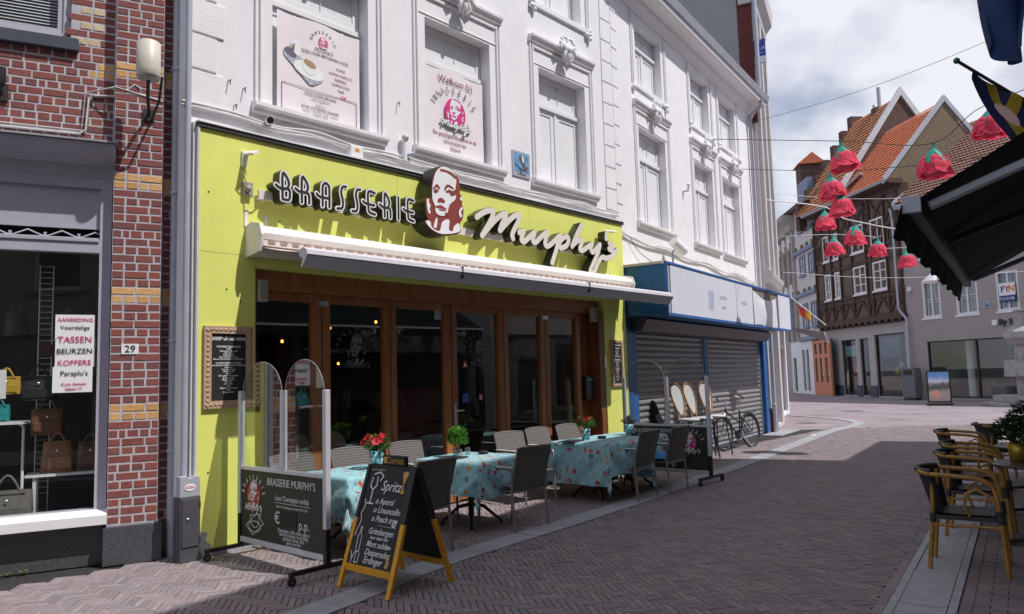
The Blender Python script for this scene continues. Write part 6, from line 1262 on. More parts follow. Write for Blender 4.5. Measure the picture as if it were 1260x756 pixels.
def pot(name, label, u, n, kind, z=.76, s=1.0):
    t = thing(name, label, 'flower pot', FA, u, -n, z); H = .155 * s
    MB().lathe([(0, .002), (.052 * s, .002), (.066 * s, H), (.06 * s, H), (.05 * s, H - .03), (0, H - .03)], 22).build('pot', m_pot, t)
    mb = MB()
    if kind == 'heather':
        r_ = random.Random(4)
        for _ in range(70): a, q = r_.uniform(0, 6.28), r_.uniform(0, 1); mb.tube([(.03 * math.cos(a), .03 * math.sin(a), H - .03), (.10 * q * math.cos(a), .10 * q * math.sin(a), H + .03 + .05 * (1 - q)), (.14 * q * math.cos(a + .2), .14 * q * math.sin(a + .2), H + .05 + .08 * (1 - q))], [.003, .006, .003], 4, cap=False)
        mb.build('foliage', m_heath, t)
    else:
        leafmass(mb, (0, 0, H + .05), .12 * s, .10 * s, 200, .06, 3); mb.build('foliage', m_leaf, t)
        if kind == 'big': flowers(t, (0, 0, H + .10), .15, .05, 15, m_flr, 7, .042); flowers(t, (-.02, -.02, H + .08), .16, .05, 9, m_flp, 8, .042)
        else: flowers(t, (0, 0, H + .10), .10, .06, 10, m_flr, 9, .032)
    return t
pot('flower_pot', 'teal checked pot of big red and pink flowers behind the chalkboard', 1.42, .98, 'big', s=1.1)
pot('flower_pot', 'teal checked pot with small red flowers on the long cloth', 5.0, .98, 'small')
pot('flower_pot', 'teal checked pot of dry brown heather on the farthest table', 6.02, 1.02, 'heather')
t = thing('table_plant', 'bright green leafy plant in a glass on the middle table', 'plant', FA, 2.62, -.92, .76)
MB().lathe([(0, .002), (.05, .002), (.055, .09), (.05, .09), (.045, .02), (0, .02)], 18).build('glass', glassmat('tumbler', (.8, .85, .85), .06), t); mb = MB(); leafmass(mb, (0, 0, .19), .10, .14, 420, .055, 12, .6); mb.build('foliage', mat('leaf_bright', (.13, .33, .04), .6, .3, 30, trans=.3), t); mb = MB(); r_ = random.Random(3)
for k in range(12): a = r_.uniform(0, 6.28); mb.tube([(0, 0, .03), (.04 * math.cos(a), .04 * math.sin(a), .15), (.09 * math.cos(a), .09 * math.sin(a), .26)], .003, 5)
mb.build('stem', m_stemg, t)
def ashtray(u, n, lab):
    t = thing('ashtray', 'dark glass ashtray ' + lab, 'ashtray', FA, u, -n, .76, group='ashtrays on the tables'); MB().lathe([(0, .004), (.055, .004), (.062, .035), (.05, .036), (.042, .012), (0, .012)], 20).build('bowl', m_black, t)
ashtray(2.98, .98, 'beside the green plant'); ashtray(5.28, 1.05, 'right of the small red flower pot'); ashtray(5.92, 1.18, 'in front of the heather pot')
t = thing('salt_glass', 'small clear glass beside the green plant', 'glass', FA, 2.82, -.88, .76); MB().lathe([(0, .003), (.028, .003), (.03, .09), (.027, .09), (.024, .01), (0, .01)], 14).build('tumbler', glassmat('tumbler', (.8, .85, .85), .06), t)
def menucard(u, n, rz, lab): t = thing('menu_card', lab, 'menu', FA, u, -n, .761, R(rz), group='menu cards on the tables'); MB().box(-.15, .15, -.11, .11, .001, .014).build('cover', mat('menu_cover', (.035, .03, .05), .5), t, .003); MB().box(-.145, .145, -.105, .105, .004, .011).build('pages', m_paper, t)
menucard(2.45, 1.02, 10, 'dark menu card lying left of the green plant'); menucard(4.72, .95, 6, 'dark menu card lying left of the small red flower pot')

# wheeled windscreens ---------------------------------------------------------------------
m_post = mat('screen_post', (.66, .66, .70), .4, .05, metal=.25); m_slate = mat('screen_board', (.028, .032, .022), .5, .25, 6)
def caster(par, x, y):
    mb = MB(); mb.cyl((x - .014, y, .036), (x + .014, y, .036), .036, n=16); o = mb.build('caster_wheel', m_rubber, par); mb = MB(); mb.cyl((x - .016, y, .036), (x + .016, y, .036), .014, n=10); mb.build('hub', m_alu, o); mb = MB(); mb.box(x - .024, x - .017, y - .012, y + .012, .03, .095); mb.box(x + .017, x + .024, y - .012, y + .012, .03, .095); mb.box(x - .024, x + .024, y - .015, y + .015, .09, .1); mb.build('caster_fork', m_dark, o)
def windscreen(label, u, n0, L, side, kind):
    t = thing('windscreen', label, 'windscreen', FA, u, -n0, 0, R(-90)); mid = L * .53
    for x in (0, mid, L):
        zb = .86 if x == mid else .40
        MB().box(x - .026, x + .026, -.026, .026, zb, 1.585).build('post', m_post, t, .006)
        if x != mid: MB().box(x - .024, x + .024, -.024, .024, .10, .399).build('post_base', m_black, t, .004)
    MB().box(.027, L - .027, -.022, .022, .825, .858).build('rail', m_post, t, .003); MB().box(.027, L - .027, -.022, .022, .135, .185).build('rail', m_post, t, .003)
    MB().box(.027, L - .027, -.010, .010, .186, .824).build('board', m_slate, t)
    for a, b in ((.026, mid - .026), (mid + .026, L - .026)):
        r = (b - a) / 2; c = (a + b) / 2; pts = [(a, .859), (b, .859), (b, 1.56)] + [(c + r * math.cos(q), 1.56 + .30 * math.sin(q)) for q in np.linspace(.1, math.pi - .1, 20)] + [(a, 1.56)]
        MB().prism(pts, -.003, .003).build('glass_panel', m_clear, t)
        MB().tube([(x, 0, z) for x, z in pts[2:]], .0022, 5).build('glass_edge', mat('glass_edge', (.45, .52, .50), .3), t)
    for x in (0, L):
        MB().bar((x, -.36, .095), (x, .36, .095), .045, .035).build('foot_bar', m_black, t, .004)
        caster(t, x, -.34); caster(t, x, .34)
    z = -.012
    if kind == 0:
        sx = .26
        emblem(t, sx, z, .60, .30, mat('logo_red', (.42, .05, .05), .6), m_chalk, .0006, 'logo', disc=True)
        for k, ch in enumerate('BRASSERIE'): an = R(168 - k * 19.5); text('logo_letter', ch, .075, m_chalk, t, sx + .19 * math.cos(an), z - .002, .585 + .17 * math.sin(an), .0006, rot=math.degrees(an) - 90, sx=.7)
        text('logo_script', "Murphy's", .085, m_chalk, t, sx, z - .006, .475, .0006, shear=.4, bold=.001)
        for nm, lp in (('tray_drawing', [[(.12, .30), (.25, .22), (.44, .34), (.33, .43)]]), ('cup_drawing', [smooth([(.2, .40), (.22, .32), (.29, .29), (.35, .33), (.36, .42)], 4, False)]), ('saucer_drawing', [[(.28 + .11 * math.cos(a), .30 + .05 * math.sin(a)) for a in np.linspace(0, 6.28, 24)]]), ('glass_drawing', [[(.33, .5), (.33, .42), (.39, .41), (.4, .49)]])): shape(nm, strokes([l + l[:1] for l in lp], .006, .004), m_chalk, t, z, .0006)
        x0 = .92
        text('heading', "BRASSERIE MURPHY'S", .098, m_chalk, t, x0 - .02, z, .735, .0006, sx=.86); text('subheading', 'Luxe Champagne ontbijt', .066, m_chalk, t, x0, z, .60, .0006, sx=.85); MB().box(x0 - .3, x0 + .3, z - .001, z + .001, .555, .559).build('underline', m_chalk, t)
        text('small_line', 'iedere 1ste zondag van de maand 9.00-12.00', .032, m_chalk, t, x0, z, .525, .0006, sx=.9); text('euro_sign', '€', .15, m_chalk, t, .68, z, .415, .0006); text('per_person', 'p.p.', .12, m_chalk, t, 1.12, z, .39, .0006)
        MB().box(.75, 1.0, z - .002, z + .001, .36, .49).build('blanked_price', m_black, t)
        for k, s_ in enumerate(('Champagne, koffie, thee, yoghurt', 'diverse broodjes, hartig beleg', 'gebakken eieren, fruit', 'spek, vers fruit', 'zoetwaren etc.', 'Aub reserveren ivm drukte')): text('small_line', s_, .046, m_chalk, t, x0 + .03, z, .315 - k * .033 * (1 if k < 5 else 1), .0006, sx=.85)
    else:
        sx = L - .34
        emblem(t, sx, z, .60, .32, m_pink, m_chalk, .0006, 'logo', disc=True)
        for k, ch in enumerate('BRASSERIE'): an = R(160 - k * 17.5); text('logo_letter', ch, .085, m_chalk, t, sx + .24 * math.cos(an), z - .002, .58 + .19 * math.sin(an), .0006, rot=math.degrees(an) - 90, sx=.7)
        text('logo_script', "Murphy's", .1, m_chalk, t, sx, z - .006, .465, .0006, shear=.4, bold=.001); text('heading', "BRASSERIE MURPHY'S", .1, m_chalk, t, .52, z, .75, .0006, sx=.8)
        shape('tray_drawing', strokes([[(sx - .2, .30), (sx - .02, .20), (sx + .2, .32), (sx + .06, .43), (sx - .2, .30)], [(sx - .1, .36), (sx - .06, .28), (sx + .04, .27), (sx + .08, .36)]], .008, .005), m_grey, t, z, .0006)
    return t
windscreen('wheeled windscreen with chalk breakfast board beside the lime panel', .36, .20, 1.45, 1, 0)
windscreen('wheeled windscreen with pink logo board before the stacked stools', 6.92, .36, 1.47, 1, 1)

# A-shaped chalkboard --------------------------------------------------------------------
t = thing('chalkboard_sign', 'A-shaped pavement chalkboard with orange legs listing drinks', 'chalkboard', FA, .58, -2.29, 0, R(-90))
m_oran = mat('orange_wood', (.72, .33, .015), .5, .15, 12)
HB = .94; wF, wT = .31, .285
def onface(x, s, f):      # point on the front (f=-1) or back (f=1) face at height fraction s
    return Vector((x, f * (.31 * (1 - s) + .02), HB * s))
for f, nm in ((-1, 'front'), (1, 'back')):
    for sx in (-1, 1):
        a, b = onface(sx * (wF + .0), 0, f), onface(sx * (wT + .012), .56, f); MB().bar(a, b, .045, .03).build('leg', m_oran, t, .003); MB().bar(b + (b - a).normalized() * .003, onface(sx * wT, 1, f), .043, .028).build('upper_leg', m_black, t, .003)
    MB().bar(onface(-wF + .03, .17, f), onface(wF - .03, .17, f), .03, .05).build('cross_bar', m_oran, t, .003)
    v = [onface(-wF + .02, .20, f), onface(wF - .02, .20, f), onface(wT - .018, 1.0, f), onface(-wT + .018, 1.0, f)]; nrm = Vector((0, f * HB, .31)).normalized() * .006
    MB().add([p + nrm for p in v] + [p - nrm for p in v], [(0, 1, 2, 3), (7, 6, 5, 4), (0, 4, 5, 1), (1, 5, 6, 2), (2, 6, 7, 3), (3, 7, 4, 0)]).build('slate', m_chalkbd, t)
MB().box(-wT - .02, wT + .02, -.03, .03, HB - .01, HB + .01).build('top_bar', m_black, t, .003)
MB().box(-.13, .16, -.018, .018, HB + .012, HB + .09).build('name_block', m_black, t, .004); text('name_lettering', 'Cornet', .075, mat('gold_paint', (.55, .30, .06), .5), t, .03, -.021, HB + .05, .001, shear=.2); shape('name_mark', [smooth([(-.10, HB + .03), (-.07, HB + .03), (-.06, HB + .07), (-.09, HB + .08), (-.115, HB + .06)], 3)], mat('gold_paint', (.55, .30, .06), .5), t, -.021, .001)
tilt = math.degrees(math.atan2(.31, HB))
def chalk(s_, size, x, s, mm=None, al='LEFT', sh=.3, sx=.9, nm='chalk_line'): p = onface(x, s, -1); return text(nm, s_, size, mm or m_chalk, t, p.x, p.y - .009, p.z, .0006, align=al, shear=sh, sx=sx, rx=90 - tilt, bold=.0006)
chalk('Spritz', .118, -.07, .84)
for k, s_ in enumerate(('Aperol', 'Limoncello', 'Peach tree')): chalk('o ' + s_, .07, -.10, .715 - k * .07)
for s_, q, z_, x in (('Grimbergen', .07, .475, -.10), ('blond  dubbel  tripel', .03, .425, -.06), ('Mort subite', .066, .375, -.09), ('kriek', .03, .37, .16), ('Desperados', .072, .31, -.09), ('Erdinger', .076, .248, -.085)): chalk(s_, q, x, z_)
Mf = Matrix.Translation((0, -.339, 0)) @ Matrix.Rotation(-R(tilt), 4, 'X')
def draw(nm, lines, wd=.006, mm=None): shape(nm, strokes(lines, wd, .004), mm or m_chalk, t, 0, .0006, Mf)
k_ = math.hypot(.31, HB) ; D = lambda x, s: (x, s * k_)
draw('cocktail_drawing', [[D(-.20, .90), D(-.21, .83), D(-.17, .80), D(-.13, .84), D(-.14, .91)], [D(-.17, .80), D(-.17, .70)], [D(-.21, .69), D(-.13, .69)], [D(-.19, .93), D(-.12, .95), D(-.07, .92), D(-.10, .88)]], .012)
draw('dotted_line', [[D(-.24, .965), D(-.06, .97)]], .004); draw('vine_drawing', [smooth([D(-.235, .72), D(-.22, .66), D(-.245, .60), D(-.225, .54), D(-.25, .47), D(-.26, .42)], 5, False)], .008)
draw('bottle_drawing', [[D(-.20, .50), D(-.20, .45), D(-.215, .42), D(-.205, .30), D(-.165, .30), D(-.17, .42), D(-.185, .45), D(-.185, .50)]], .007); draw('beer_glass_drawing', [[D(-.255, .30), D(-.235, .24), D(-.205, .30)], [D(-.235, .24), D(-.24, .20 + .005)]], .008); draw('tall_glass_drawing', [[D(-.19, .29), D(-.195, .215), D(-.155, .215), D(-.15, .29)]], .007)
m_goldp = mat('gold_chalk', (.6, .30, .08), .7)
shape('weizen_glass', [smooth([(.17, .965 * k_), (.235, .965 * k_), (.215, .9 * k_), (.205, .85 * k_), (.225, .80 * k_), (.18, .80 * k_), (.195, .85 * k_), (.185, .9 * k_)], 3)], m_goldp, t, 0, .0006, Mf); shape('mug_drawing', [smooth([(.17, .3 * k_), (.22, .31 * k_), (.23, .23 * k_), (.19, .22 * k_), (.20, .27 * k_)], 3)], m_goldp, t, 0, .0006, Mf); draw('lemon_drawing', [smooth([D(.17, .545), D(.20, .53), D(.21, .58), D(.17, .545)], 4, False)], .012); draw('rule_line', [[D(.0, .525), D(.22, .525)]], .003)

# ================================================================== STOOLS AND BICYCLE BY THE SHUTTERS
m_bam = mat('bamboo', (.34, .17, .03), .45, .35, 14); m_cane = mat('cane_brown', (.36, .17, .055), .5, .3, 20); m_wov = weavemat('woven_black_white', (.78, .78, .8), (.05, .05, .055), 110, .5); m_blkw = weavemat('woven_black', (.012, .012, .015), (.06, .06, .07), 200, .5)
def stool():
    t = empty('bar_stool')
    MB().lathe([(0, .775), (.19, .775), (.205, .76), (.2, .735), (0, .73)], 22).build('seat', m_wov, t); MB().lathe([(.195, .73), (.21, .745), (.208, .765), (.2, .77)], 22).build('seat_rim', m_wov, t)
    def bk(a, r=1.0): return (.175 * r * math.cos(a) * (.78 + .22 * math.sin(a)), -.18 - .20 * (.5 + .5 * r * math.sin(a)), 1.12 + .31 * r * math.sin(a))
    MB().tube([bk(a) for a in np.linspace(-1.35, math.pi + 1.35, 24)], .018, 8).build('back_frame', m_cane, t)
    mb = MB(); mb.grid(lambda a, b: bk(a * 6.283, .9 * b), 24, 4); mb.build('backrest', m_wov, t)
    for s in (-1, 1):
        MB().tube([(s * .15, -.12, .74), (s * .06, -.20, .78), (s * .10, -.22, .9)], .015, 8).build('back_post', m_cane, t); MB().tube([(s * .13, -.13, .74), (s * .20, -.24, 0)], .014, 8).build('leg', m_black, t); MB().tube([(s * .13, .13, .74), (s * .20, .22, 0)], .014, 8).build('leg', m_black, t)
    mb = MB()
    for z, q in ((.28, .185), (.5, .165)): mb.tube([(-q, -q, z), (q, -q, z), (q, q, z), (-q, q, z)], .010, 6, closed=True)
    mb.build('foot_ring', m_black, t); return t
proto = stool()
for i, (x, y, a, lab) in enumerate(((3.28, 14.42, -152, 'left, lowest of the three backs'), (3.62, 14.78, -146, 'middle one of the three'), (4.02, 15.32, -158, 'right, tallest looking and nearest the bicycle'))):
    o = proto if i == 0 else copy_tree(proto); o.location = (x, y, .002 + (0 if i < 2 else .0)); o.rotation_euler = (0, 0, R(a)); tag(o, 'cane bar stool with black and white woven back, ' + lab, 'stool', 'bar stools by the shutters')
t = thing('black_chair', 'black round-backed chair behind the glass of the second windscreen', 'chair', WORLD, 2.85, 14.25, 0, R(-60))
mb = MB(); mb.grid(lambda a, b: ((a - .5) * .5 * (1 - .25 * b ** 3), -.25 - .1 * b, .4 + .75 * b - .25 * (2 * a - 1) ** 2 * b ** 2), 12, 8); mb.build('backrest', m_blkw, t); MB().box(-.23, .23, -.24, .22, .40, .46).build('seat', m_blkw, t, .02)
for x in (-.2, .2):
    for y in (-.22, .2): MB().cyl((x, y, 0), (x, y, .4), .015, n=8).build('leg', m_black, t)

bk = thing('bicycle', 'black city bicycle parked on its stand before the shutters', 'bicycle', WORLD, 4.72, 16.2, 0, R(43))
bk.rotation_euler = (R(-5), 0, bk.rotation_euler.z)      # local +x points to the rear wheel
m_bike = mat('bike_black', (.012, .012, .014), .3, .1, coat=.3)
def wheel(x, nm):
    r = .345; P = [(x + r * math.cos(a), 0, r + r * math.sin(a)) for a in np.linspace(0, 2 * math.pi, 40)[:-1]]
    w_ = empty(nm); w_.parent = bk; MB().tube(P, .019, 8, closed=True).build('tyre', m_rubber, w_); MB().tube([(x + (p[0] - x) * .93, 0, r + (p[2] - r) * .93) for p in P], .011, 6, closed=True).build('rim', m_dark, w_); mb = MB(); mb.cyl((x, -.04, r), (x, .04, r), .022, n=10); mb.build('hub', m_alu, w_); mb = MB()
    for k in range(28): a = 2 * math.pi * k / 28; mb.tube([(x + .02 * math.cos(a + .6), .02 * (-1) ** k, r + .02 * math.sin(a + .6)), (x + .315 * math.cos(a), 0, r + .315 * math.sin(a))], .0014, 4, cap=False)
    o = mb.build('spokes', m_zinc, w_); o['kind'] = 'stuff'
wheel(-.54, 'front_wheel'); wheel(.54, 'rear_wheel')
def tubes(nm, lst, r=.016, m=None): mb = MB(); mb.tube(lst, r, 8); return mb.build(nm, m or m_bike, bk)
BBk = (.10, 0, .29); HT, HB_ = (-.33, 0, .86), (-.38, 0, .66); ST = (.20, 0, .80)
tubes('head_tube', [HT, HB_], .021); tubes('top_tube', [(-.34, 0, .80), (.12, 0, .56), (.17, 0, .52)]); tubes('down_tube', [(-.37, 0, .68), (-.2, 0, .45), BBk], .019); tubes('seat_tube', [BBk, ST], .017)
for s in (-1, 1): tubes('chain_stay', [(.10, s * .03, .29), (.54, s * .055, .345)], .01); tubes('seat_stay', [(.185, s * .02, .70), (.54, s * .055, .345)], .009); tubes('fork_blade', [(-.385, s * .03, .66), (-.43, s * .05, .5), (-.54, s * .05, .345)], .011)
tubes('stem', [(-.325, 0, .86), (-.29, 0, 1.08)], .014, m_alu); tubes('handlebar', [(-.10, -.30, 1.06), (-.22, -.26, 1.12), (-.30, -.12, 1.12), (-.30, .12, 1.12), (-.22, .26, 1.12), (-.10, .30, 1.06)], .011, m_dark)
for s in (-1, 1): tubes('grip', [(-.20, s * .27, 1.112), (-.09, s * .303, 1.057)], .017, m_rubber); tubes('brake_lever', [(-.26, s * .22, 1.11), (-.22, s * .27, 1.08), (-.14, s * .30, 1.05)], .006, m_alu)
tubes('seat_post', [ST, (.22, 0, .95)], .013, m_alu); mb = MB(); mb.grid(lambda a, b: (.08 + b * .28, (a - .5) * (.05 + .17 * b ** 1.4), .975 + .02 * math.sin(b * 3) + .015 * (1 - (2 * a - 1) ** 2)), 8, 10); mb.grid(lambda a, b: (.08 + b * .28, (a - .5) * (.05 + .17 * b ** 1.4), .955), 8, 10); mb.build('saddle', m_rubber, bk)
tubes('front_mudguard', [(-.54 + .385 * math.cos(a), 0, .345 + .385 * math.sin(a)) for a in np.linspace(.2, 2.6, 16)], .018); tubes('rear_mudguard', [(.54 + .385 * math.cos(a), 0, .345 + .385 * math.sin(a)) for a in np.linspace(-.3, 2.6, 18)], .02)
mb = MB(); mb.prism([(.02, .22), (.10, .19), (.56, .28), (.60, .35), (.54, .41), (.10, .39), (.02, .36)], .05, .075); mb.build('chain_case', m_bike, bk, .01); mb = MB(); mb.cyl((.10, -.08, .29), (.10, .1, .29), .02, n=10); mb.bar((.10, .1, .29), (.17, .1, .14), .012, .022); mb.bar((.10, -.08, .29), (.03, -.08, .44), .012, .022); mb.build('crank', m_zinc, bk); mb = MB(); mb.box(.12, .22, .11, .19, .12, .145); mb.box(-.02, .08, -.17, -.09, .43, .455); mb.build('pedals', m_rubber, bk)
mb = MB(); mb.tube([(.32, -.06, .74), (.78, -.06, .74), (.78, .06, .74), (.32, .06, .74)], .007, 6, closed=True)
for y in (-.05, .05): mb.tube([(.54, y, .345), (.66, y, .74)], .006, 6)
for x in (.42, .52, .62, .7): mb.tube([(x, -.06, .74), (x, .06, .74)], .005, 5)
mb.build('luggage_rack', m_bike, bk); tubes('kick_stand', [(.12, -.03, .28), (.20, -.20, .02), (.28, -.2, .01)], .009, m_zinc); mb = MB(); mb.ball((-.42, 0, .74), .045, 10, 8); mb.build('headlight', m_alu, bk)

# ================================================================== RIGHT-HAND TERRACE
def bamboo_chair():
    t = empty('bamboo_armchair')
    mb = MB(); mb.grid(lambda a, b: ((a - .5) * .44, -.21 + b * .44, .455 - .015 * math.sin(a * 3.14) * math.sin(b * 3.14)), 10, 10); mb.box(-.22, .22, -.21, .23, .405, .44); mb.tube([(-.21, .225, .435), (.21, .225, .435)], .026, 8); mb.build('seat', m_blkw, t)
    def bkp(a, b): an = (a - .5) * 1.9; return ((.225 + .05 * b) * math.sin(an) * 1.12, -.02 - (.205 + .09 * b) * math.cos(an) , .45 + .33 * b)
    mb = MB(); mb.grid(bkp, 14, 8); mb.grid(lambda a, b: tuple(np.array(bkp(a, b)) + np.array((0, .018, 0))), 14, 8); mb.tube([bkp(k / 14, 1) for k in range(15)], .024, 8); mb.build('backrest', m_blkw, t)
    for s in (-1, 1):
        top = bkp(.5 + s * .5, 1)
        arm = smooth([(s * .17, -.29, .775), (s * .255, -.20, .765), (s * .275, .02, .755), (s * .275, .16, .735), (s * .268, .235, .67), (s * .262, .26, .52), (s * .262, .275, .3), (s * .27, .29, 0)], 5, False); MB().tube(arm, .0175, 8).build('arm_and_front_leg', m_bam, t)
        MB().tube([(s * .20, -.19, .76), (s * .205, -.2, .45), (s * .215, -.25, 0)], .017, 8).build('rear_leg', m_bam, t)
        MB().tube([(s * .262, .255, .50), (s * .262, .22, .60), (s * .262, .12, .66), (s * .262, .04, .62), (s * .262, .03, .52), (s * .24, .06, .445)], .011, 7).build('scroll_brace', m_bam, t)
        mb = MB()
        for z in (.12, .26, .39): mb.lathe([(.018, -.006), (.0205, 0), (.018, .006)], 8, (s * .2665 + s * .003 * (.39 - z) * 0, .284 - z * .02, z)); mb.lathe([(.0175, -.006), (.02, 0), (.0175, .006)], 8, (s * (.215 - z * .022), -.25 + z * .11, z))
        mb.build('bamboo_node', m_bam, t); MB().tube([(s * .21, -.21, .36), (s * .26, .27, .37)], .012, 7).build('stretcher', m_bam, t)
        MB().cyl((s * .262, .27, .40), (s * .262, .262, .50), .027, n=10).build('binding', m_blkw, t); MB().cyl((s * .206, -.205, .38), (s * .206, -.2, .45), .024, n=10).build('binding', m_blkw, t)
    MB().tube([(-.26, .27, .37), (.26, .27, .37)], .012, 7).build('stretcher', m_bam, t); MB().tube([(-.21, -.22, .36), (.21, -.22, .36)], .012, 7).build('stretcher', m_bam, t)
    return t
proto = bamboo_chair()
BCH = [(7.32, -.50, 180, 'nearest the camera, standing across the concrete channel'), (8.72, -.48, 178, 'second from the camera on the right terrace'), (9.75, -.52, 182, 'third from the camera on the right terrace'), (11.5, -.72, 180, 'fourth from the camera on the right terrace'), (12.9, -.35, 205, 'last one, its rounded back turned to the street')]
for i, (u, n, a, lab) in enumerate(BCH):
    o = proto if i == 0 else copy_tree(proto); o.location = FK.w(u, -n, .004); o.rotation_euler = (0, 0, FK.th + R(a)); tag(o, 'bamboo armchair with black woven seat, ' + lab, 'chair', 'bamboo armchairs of the right terrace')
for i, (u, n, lab) in enumerate(((8.45, .02, 'nearest, carrying the brass planter'), (10.2, .0, 'second along, behind the brass planter'), (12.0, .0, 'third along toward the square'))):
    t = thing('bistro_table', 'round dark bistro table, ' + lab, 'table', FK, u, -n, 0, group='round tables of the right terrace')
    MB().lathe([(0, .735), (.335, .735), (.35, .728), (.35, .715), (.335, .708), (0, .708)], 36).build('table_top', mat('table_top_dark', (.045, .038, .038), .35, .15, 6), t); MB().cyl((0, 0, .06), (0, 0, .707), .03, n=12).build('column', m_dark, t)
    for k in range(4): a = R(20 + 90 * k); MB().bar((0, 0, .06), (.30 * math.cos(a), .30 * math.sin(a), .03), .05, .035).build('foot', m_dark, t, .006)
m_brass = mat('brass_pot', (.50, .34, .05), .35, .15, 8, metal=.6)
for i, (u, n, z, s, lab) in enumerate(((8.55, -.10, .735, 1.0, 'leafy green shrub in a brass pot on the nearest bistro table'), (10.25, .02, .735, 1.15, 'leafy green shrub in a yellow pot on the second bistro table'))):
    t = thing('potted_shrub', lab, 'potted plant', FK, u, -n, z, group='potted shrubs on the right terrace'); MB().lathe([(0, .002), (.072, .002), (.085, .17), (.08, .172), (.07, .15), (0, .15)], 24).build('pot', m_brass, t)
    mb = MB(); leafmass(mb, (0, 0, .25 * s), .19 * s, .17 * s, 900, .055, 21 + i, .2); mb.build('foliage', m_leafd, t); mb = MB(); r_ = random.Random(i)
    for k in range(16): a = r_.uniform(0, 6.28); mb.tube([(0, 0, .14), (.06 * math.cos(a), .06 * math.sin(a), .22), (.15 * math.cos(a), .15 * math.sin(a), .3 + r_.uniform(-.05, .1))], .004, 5)
    mb.build('stem', m_stemg, t)

# ================================================================== ROSE LANTERNS, WIRES, FLAGS
m_rose = mat('rose_paper', (.88, .11, .19), .85, .18, 14, .3, 25, spec=.2, trans=.4); m_calyx = mat('rose_calyx', (.01, .33, .26), .6, .15, 8, trans=.2)
def rose():
    t = empty('rose_lantern'); r_ = random.Random(2)
    MB().lathe([(0, .12), (.12, .10), (.19, .02), (.215, -.1), (.20, -.22), (0, -.2)], 14).build('core', m_rose, t)
    for tier, (n, rr, z0, L, fl) in enumerate(((5, .21, .10, .25, .005), (6, .235, .05, .29, .015), (7, .225, -.04, .23, .05))):
        for k in range(n):
            a0 = 2 * math.pi * (k + tier * .5) / n; wd = 2 * math.pi / n * .72; j = r_.uniform(-.02, .03)
            def pet(a, b, a0=a0, wd=wd, rr=rr, z0=z0, L=L, fl=fl, j=j):
                sh = (1 - .35 * (2 * a - 1) ** 2 * b); an = a0 + (a - .5) * 2 * wd * (.45 + .55 * math.sin(min(1, b * 1.3) * 1.57)); rad = .05 + (rr - .03) * math.sin(min(1, b * 1.5) * 1.57) + fl * b ** 3 + j * b + .012 * math.sin(a * 9 + k)
                return (rad * math.cos(an), rad * math.sin(an), z0 + .05 * (1 - b) - L * b * sh)
            MB().grid(pet, 7, 7).build('petal', m_rose, t)
    for k in range(5):
        a0 = 2 * math.pi * k / 5
        MB().grid(lambda a, b, a0=a0: ((.02 + .245 * b) * math.cos(a0 + (a - .5) * 1.7 * (1 - b) ** .6), (.02 + .245 * b) * math.sin(a0 + (a - .5) * 1.7 * (1 - b) ** .6), .21 - .16 * b - .14 * b * b), 4, 6).build('sepal', m_calyx, t)
    MB().tube([(0, 0, .33), (.004, 0, .26), (0, 0, .17)], [.012, .022, .06], 8).build('stem', m_calyx, t)
    return t
proto = rose(); RS = [(16.2, -2.71, 5.90, .53, 'largest in the sky before the orange roofs'), (16.2, -1.12, 5.52, .58, 'before the brick gable, left of the awning tip'), (16.2, -.18, 6.08, .54, 'partly behind the blue and yellow flag'),
    (18.5, -3.386, 5.86, .55, 'just below and left of the largest lantern'), (18.5, -3.206, 5.42, .53, 'overlapping the lantern right below the largest'), (22, -4.253, 5.76, .52, 'left, on the thick white rope'), (22, -3.514, 5.25, .53, 'over the middle windows of the timbered house'),
    (25, -4.621, 5.46, .56, 'lowest on the left, over the narrow windows'), (25, -3.387, 5.25, .51, 'right, small, over the timbered house'), (25, -2.648, 4.83, .5, 'smallest, half hidden by the awning valance')]
for i, (u, n, z, d, lab) in enumerate(RS):
    o = proto if i == 0 else copy_tree(proto); o.location = FK.w(u, -n, z); s = d / .56; o.scale = (s, s, s * 1.12); o.rotation_euler = (R((i * 7) % 11 - 5), R((i * 5) % 9 - 4), i * 1.3); tag(o, 'pink paper rose lantern with green calyx, ' + lab, 'lantern', 'rose lanterns over the street')
def wire(label, pts, r=.008, m=None, sag=True): t = tag(empty('span_wire', pts[0]), label, 'wire'); p0 = Vector(pts[0]); MB().tube([tuple(Vector(p) - p0) for p in smooth(pts, 6, False)], r, 5).build('wire', m or m_cabled, t)
wire('upper span wire carrying the largest lantern', [FB.w(5.5, 0, 7.2), FK.w(16.2, 2.71, 6.22), FK.w(16.2, 1.12, 5.86), FK.w(16.2, .18, 6.42), FK.w(16.4, -2.1, 6.9)])
wire('span wire just beyond the largest lantern', [FB.w(7.5, 0, 6.9), FK.w(18.5, 3.386, 6.2), FK.w(18.5, 3.2, 6.15), FK.w(18.5, 0, 6.0), FK.w(18.5, -2.1, 6.6)])
wire('thick white rope crossing before the timbered house', [FG.w(.5, -.1, 6.4), FK.w(22, 4.253, 6.1), FK.w(22, 3.514, 5.6), FK.w(22, 1.0, 5.1), FK.w(22, -6, 5.6)], .016, m_trim)
wire('lowest span wire across the timbered house', [FG.w(3.9, -.1, 5.9), FK.w(25, 4.621, 5.8), FK.w(25, 3.387, 5.55), FK.w(25, 2.648, 5.15), FK.w(25, -7, 5.2)], .009, m_trim)
wire('thin wire high across the sky', [FB.w(8.5, 0, 8.4), FK.w(20, 2, 8.6), FK.w(19, -4, 9.6)], .006); wire('thin wire level with the upper timbered windows', [FG.w(2.5, -.1, 7.0), FK.w(24, 2, 6.4), FK.w(24, -7, 6.2)], .007, m_trim)
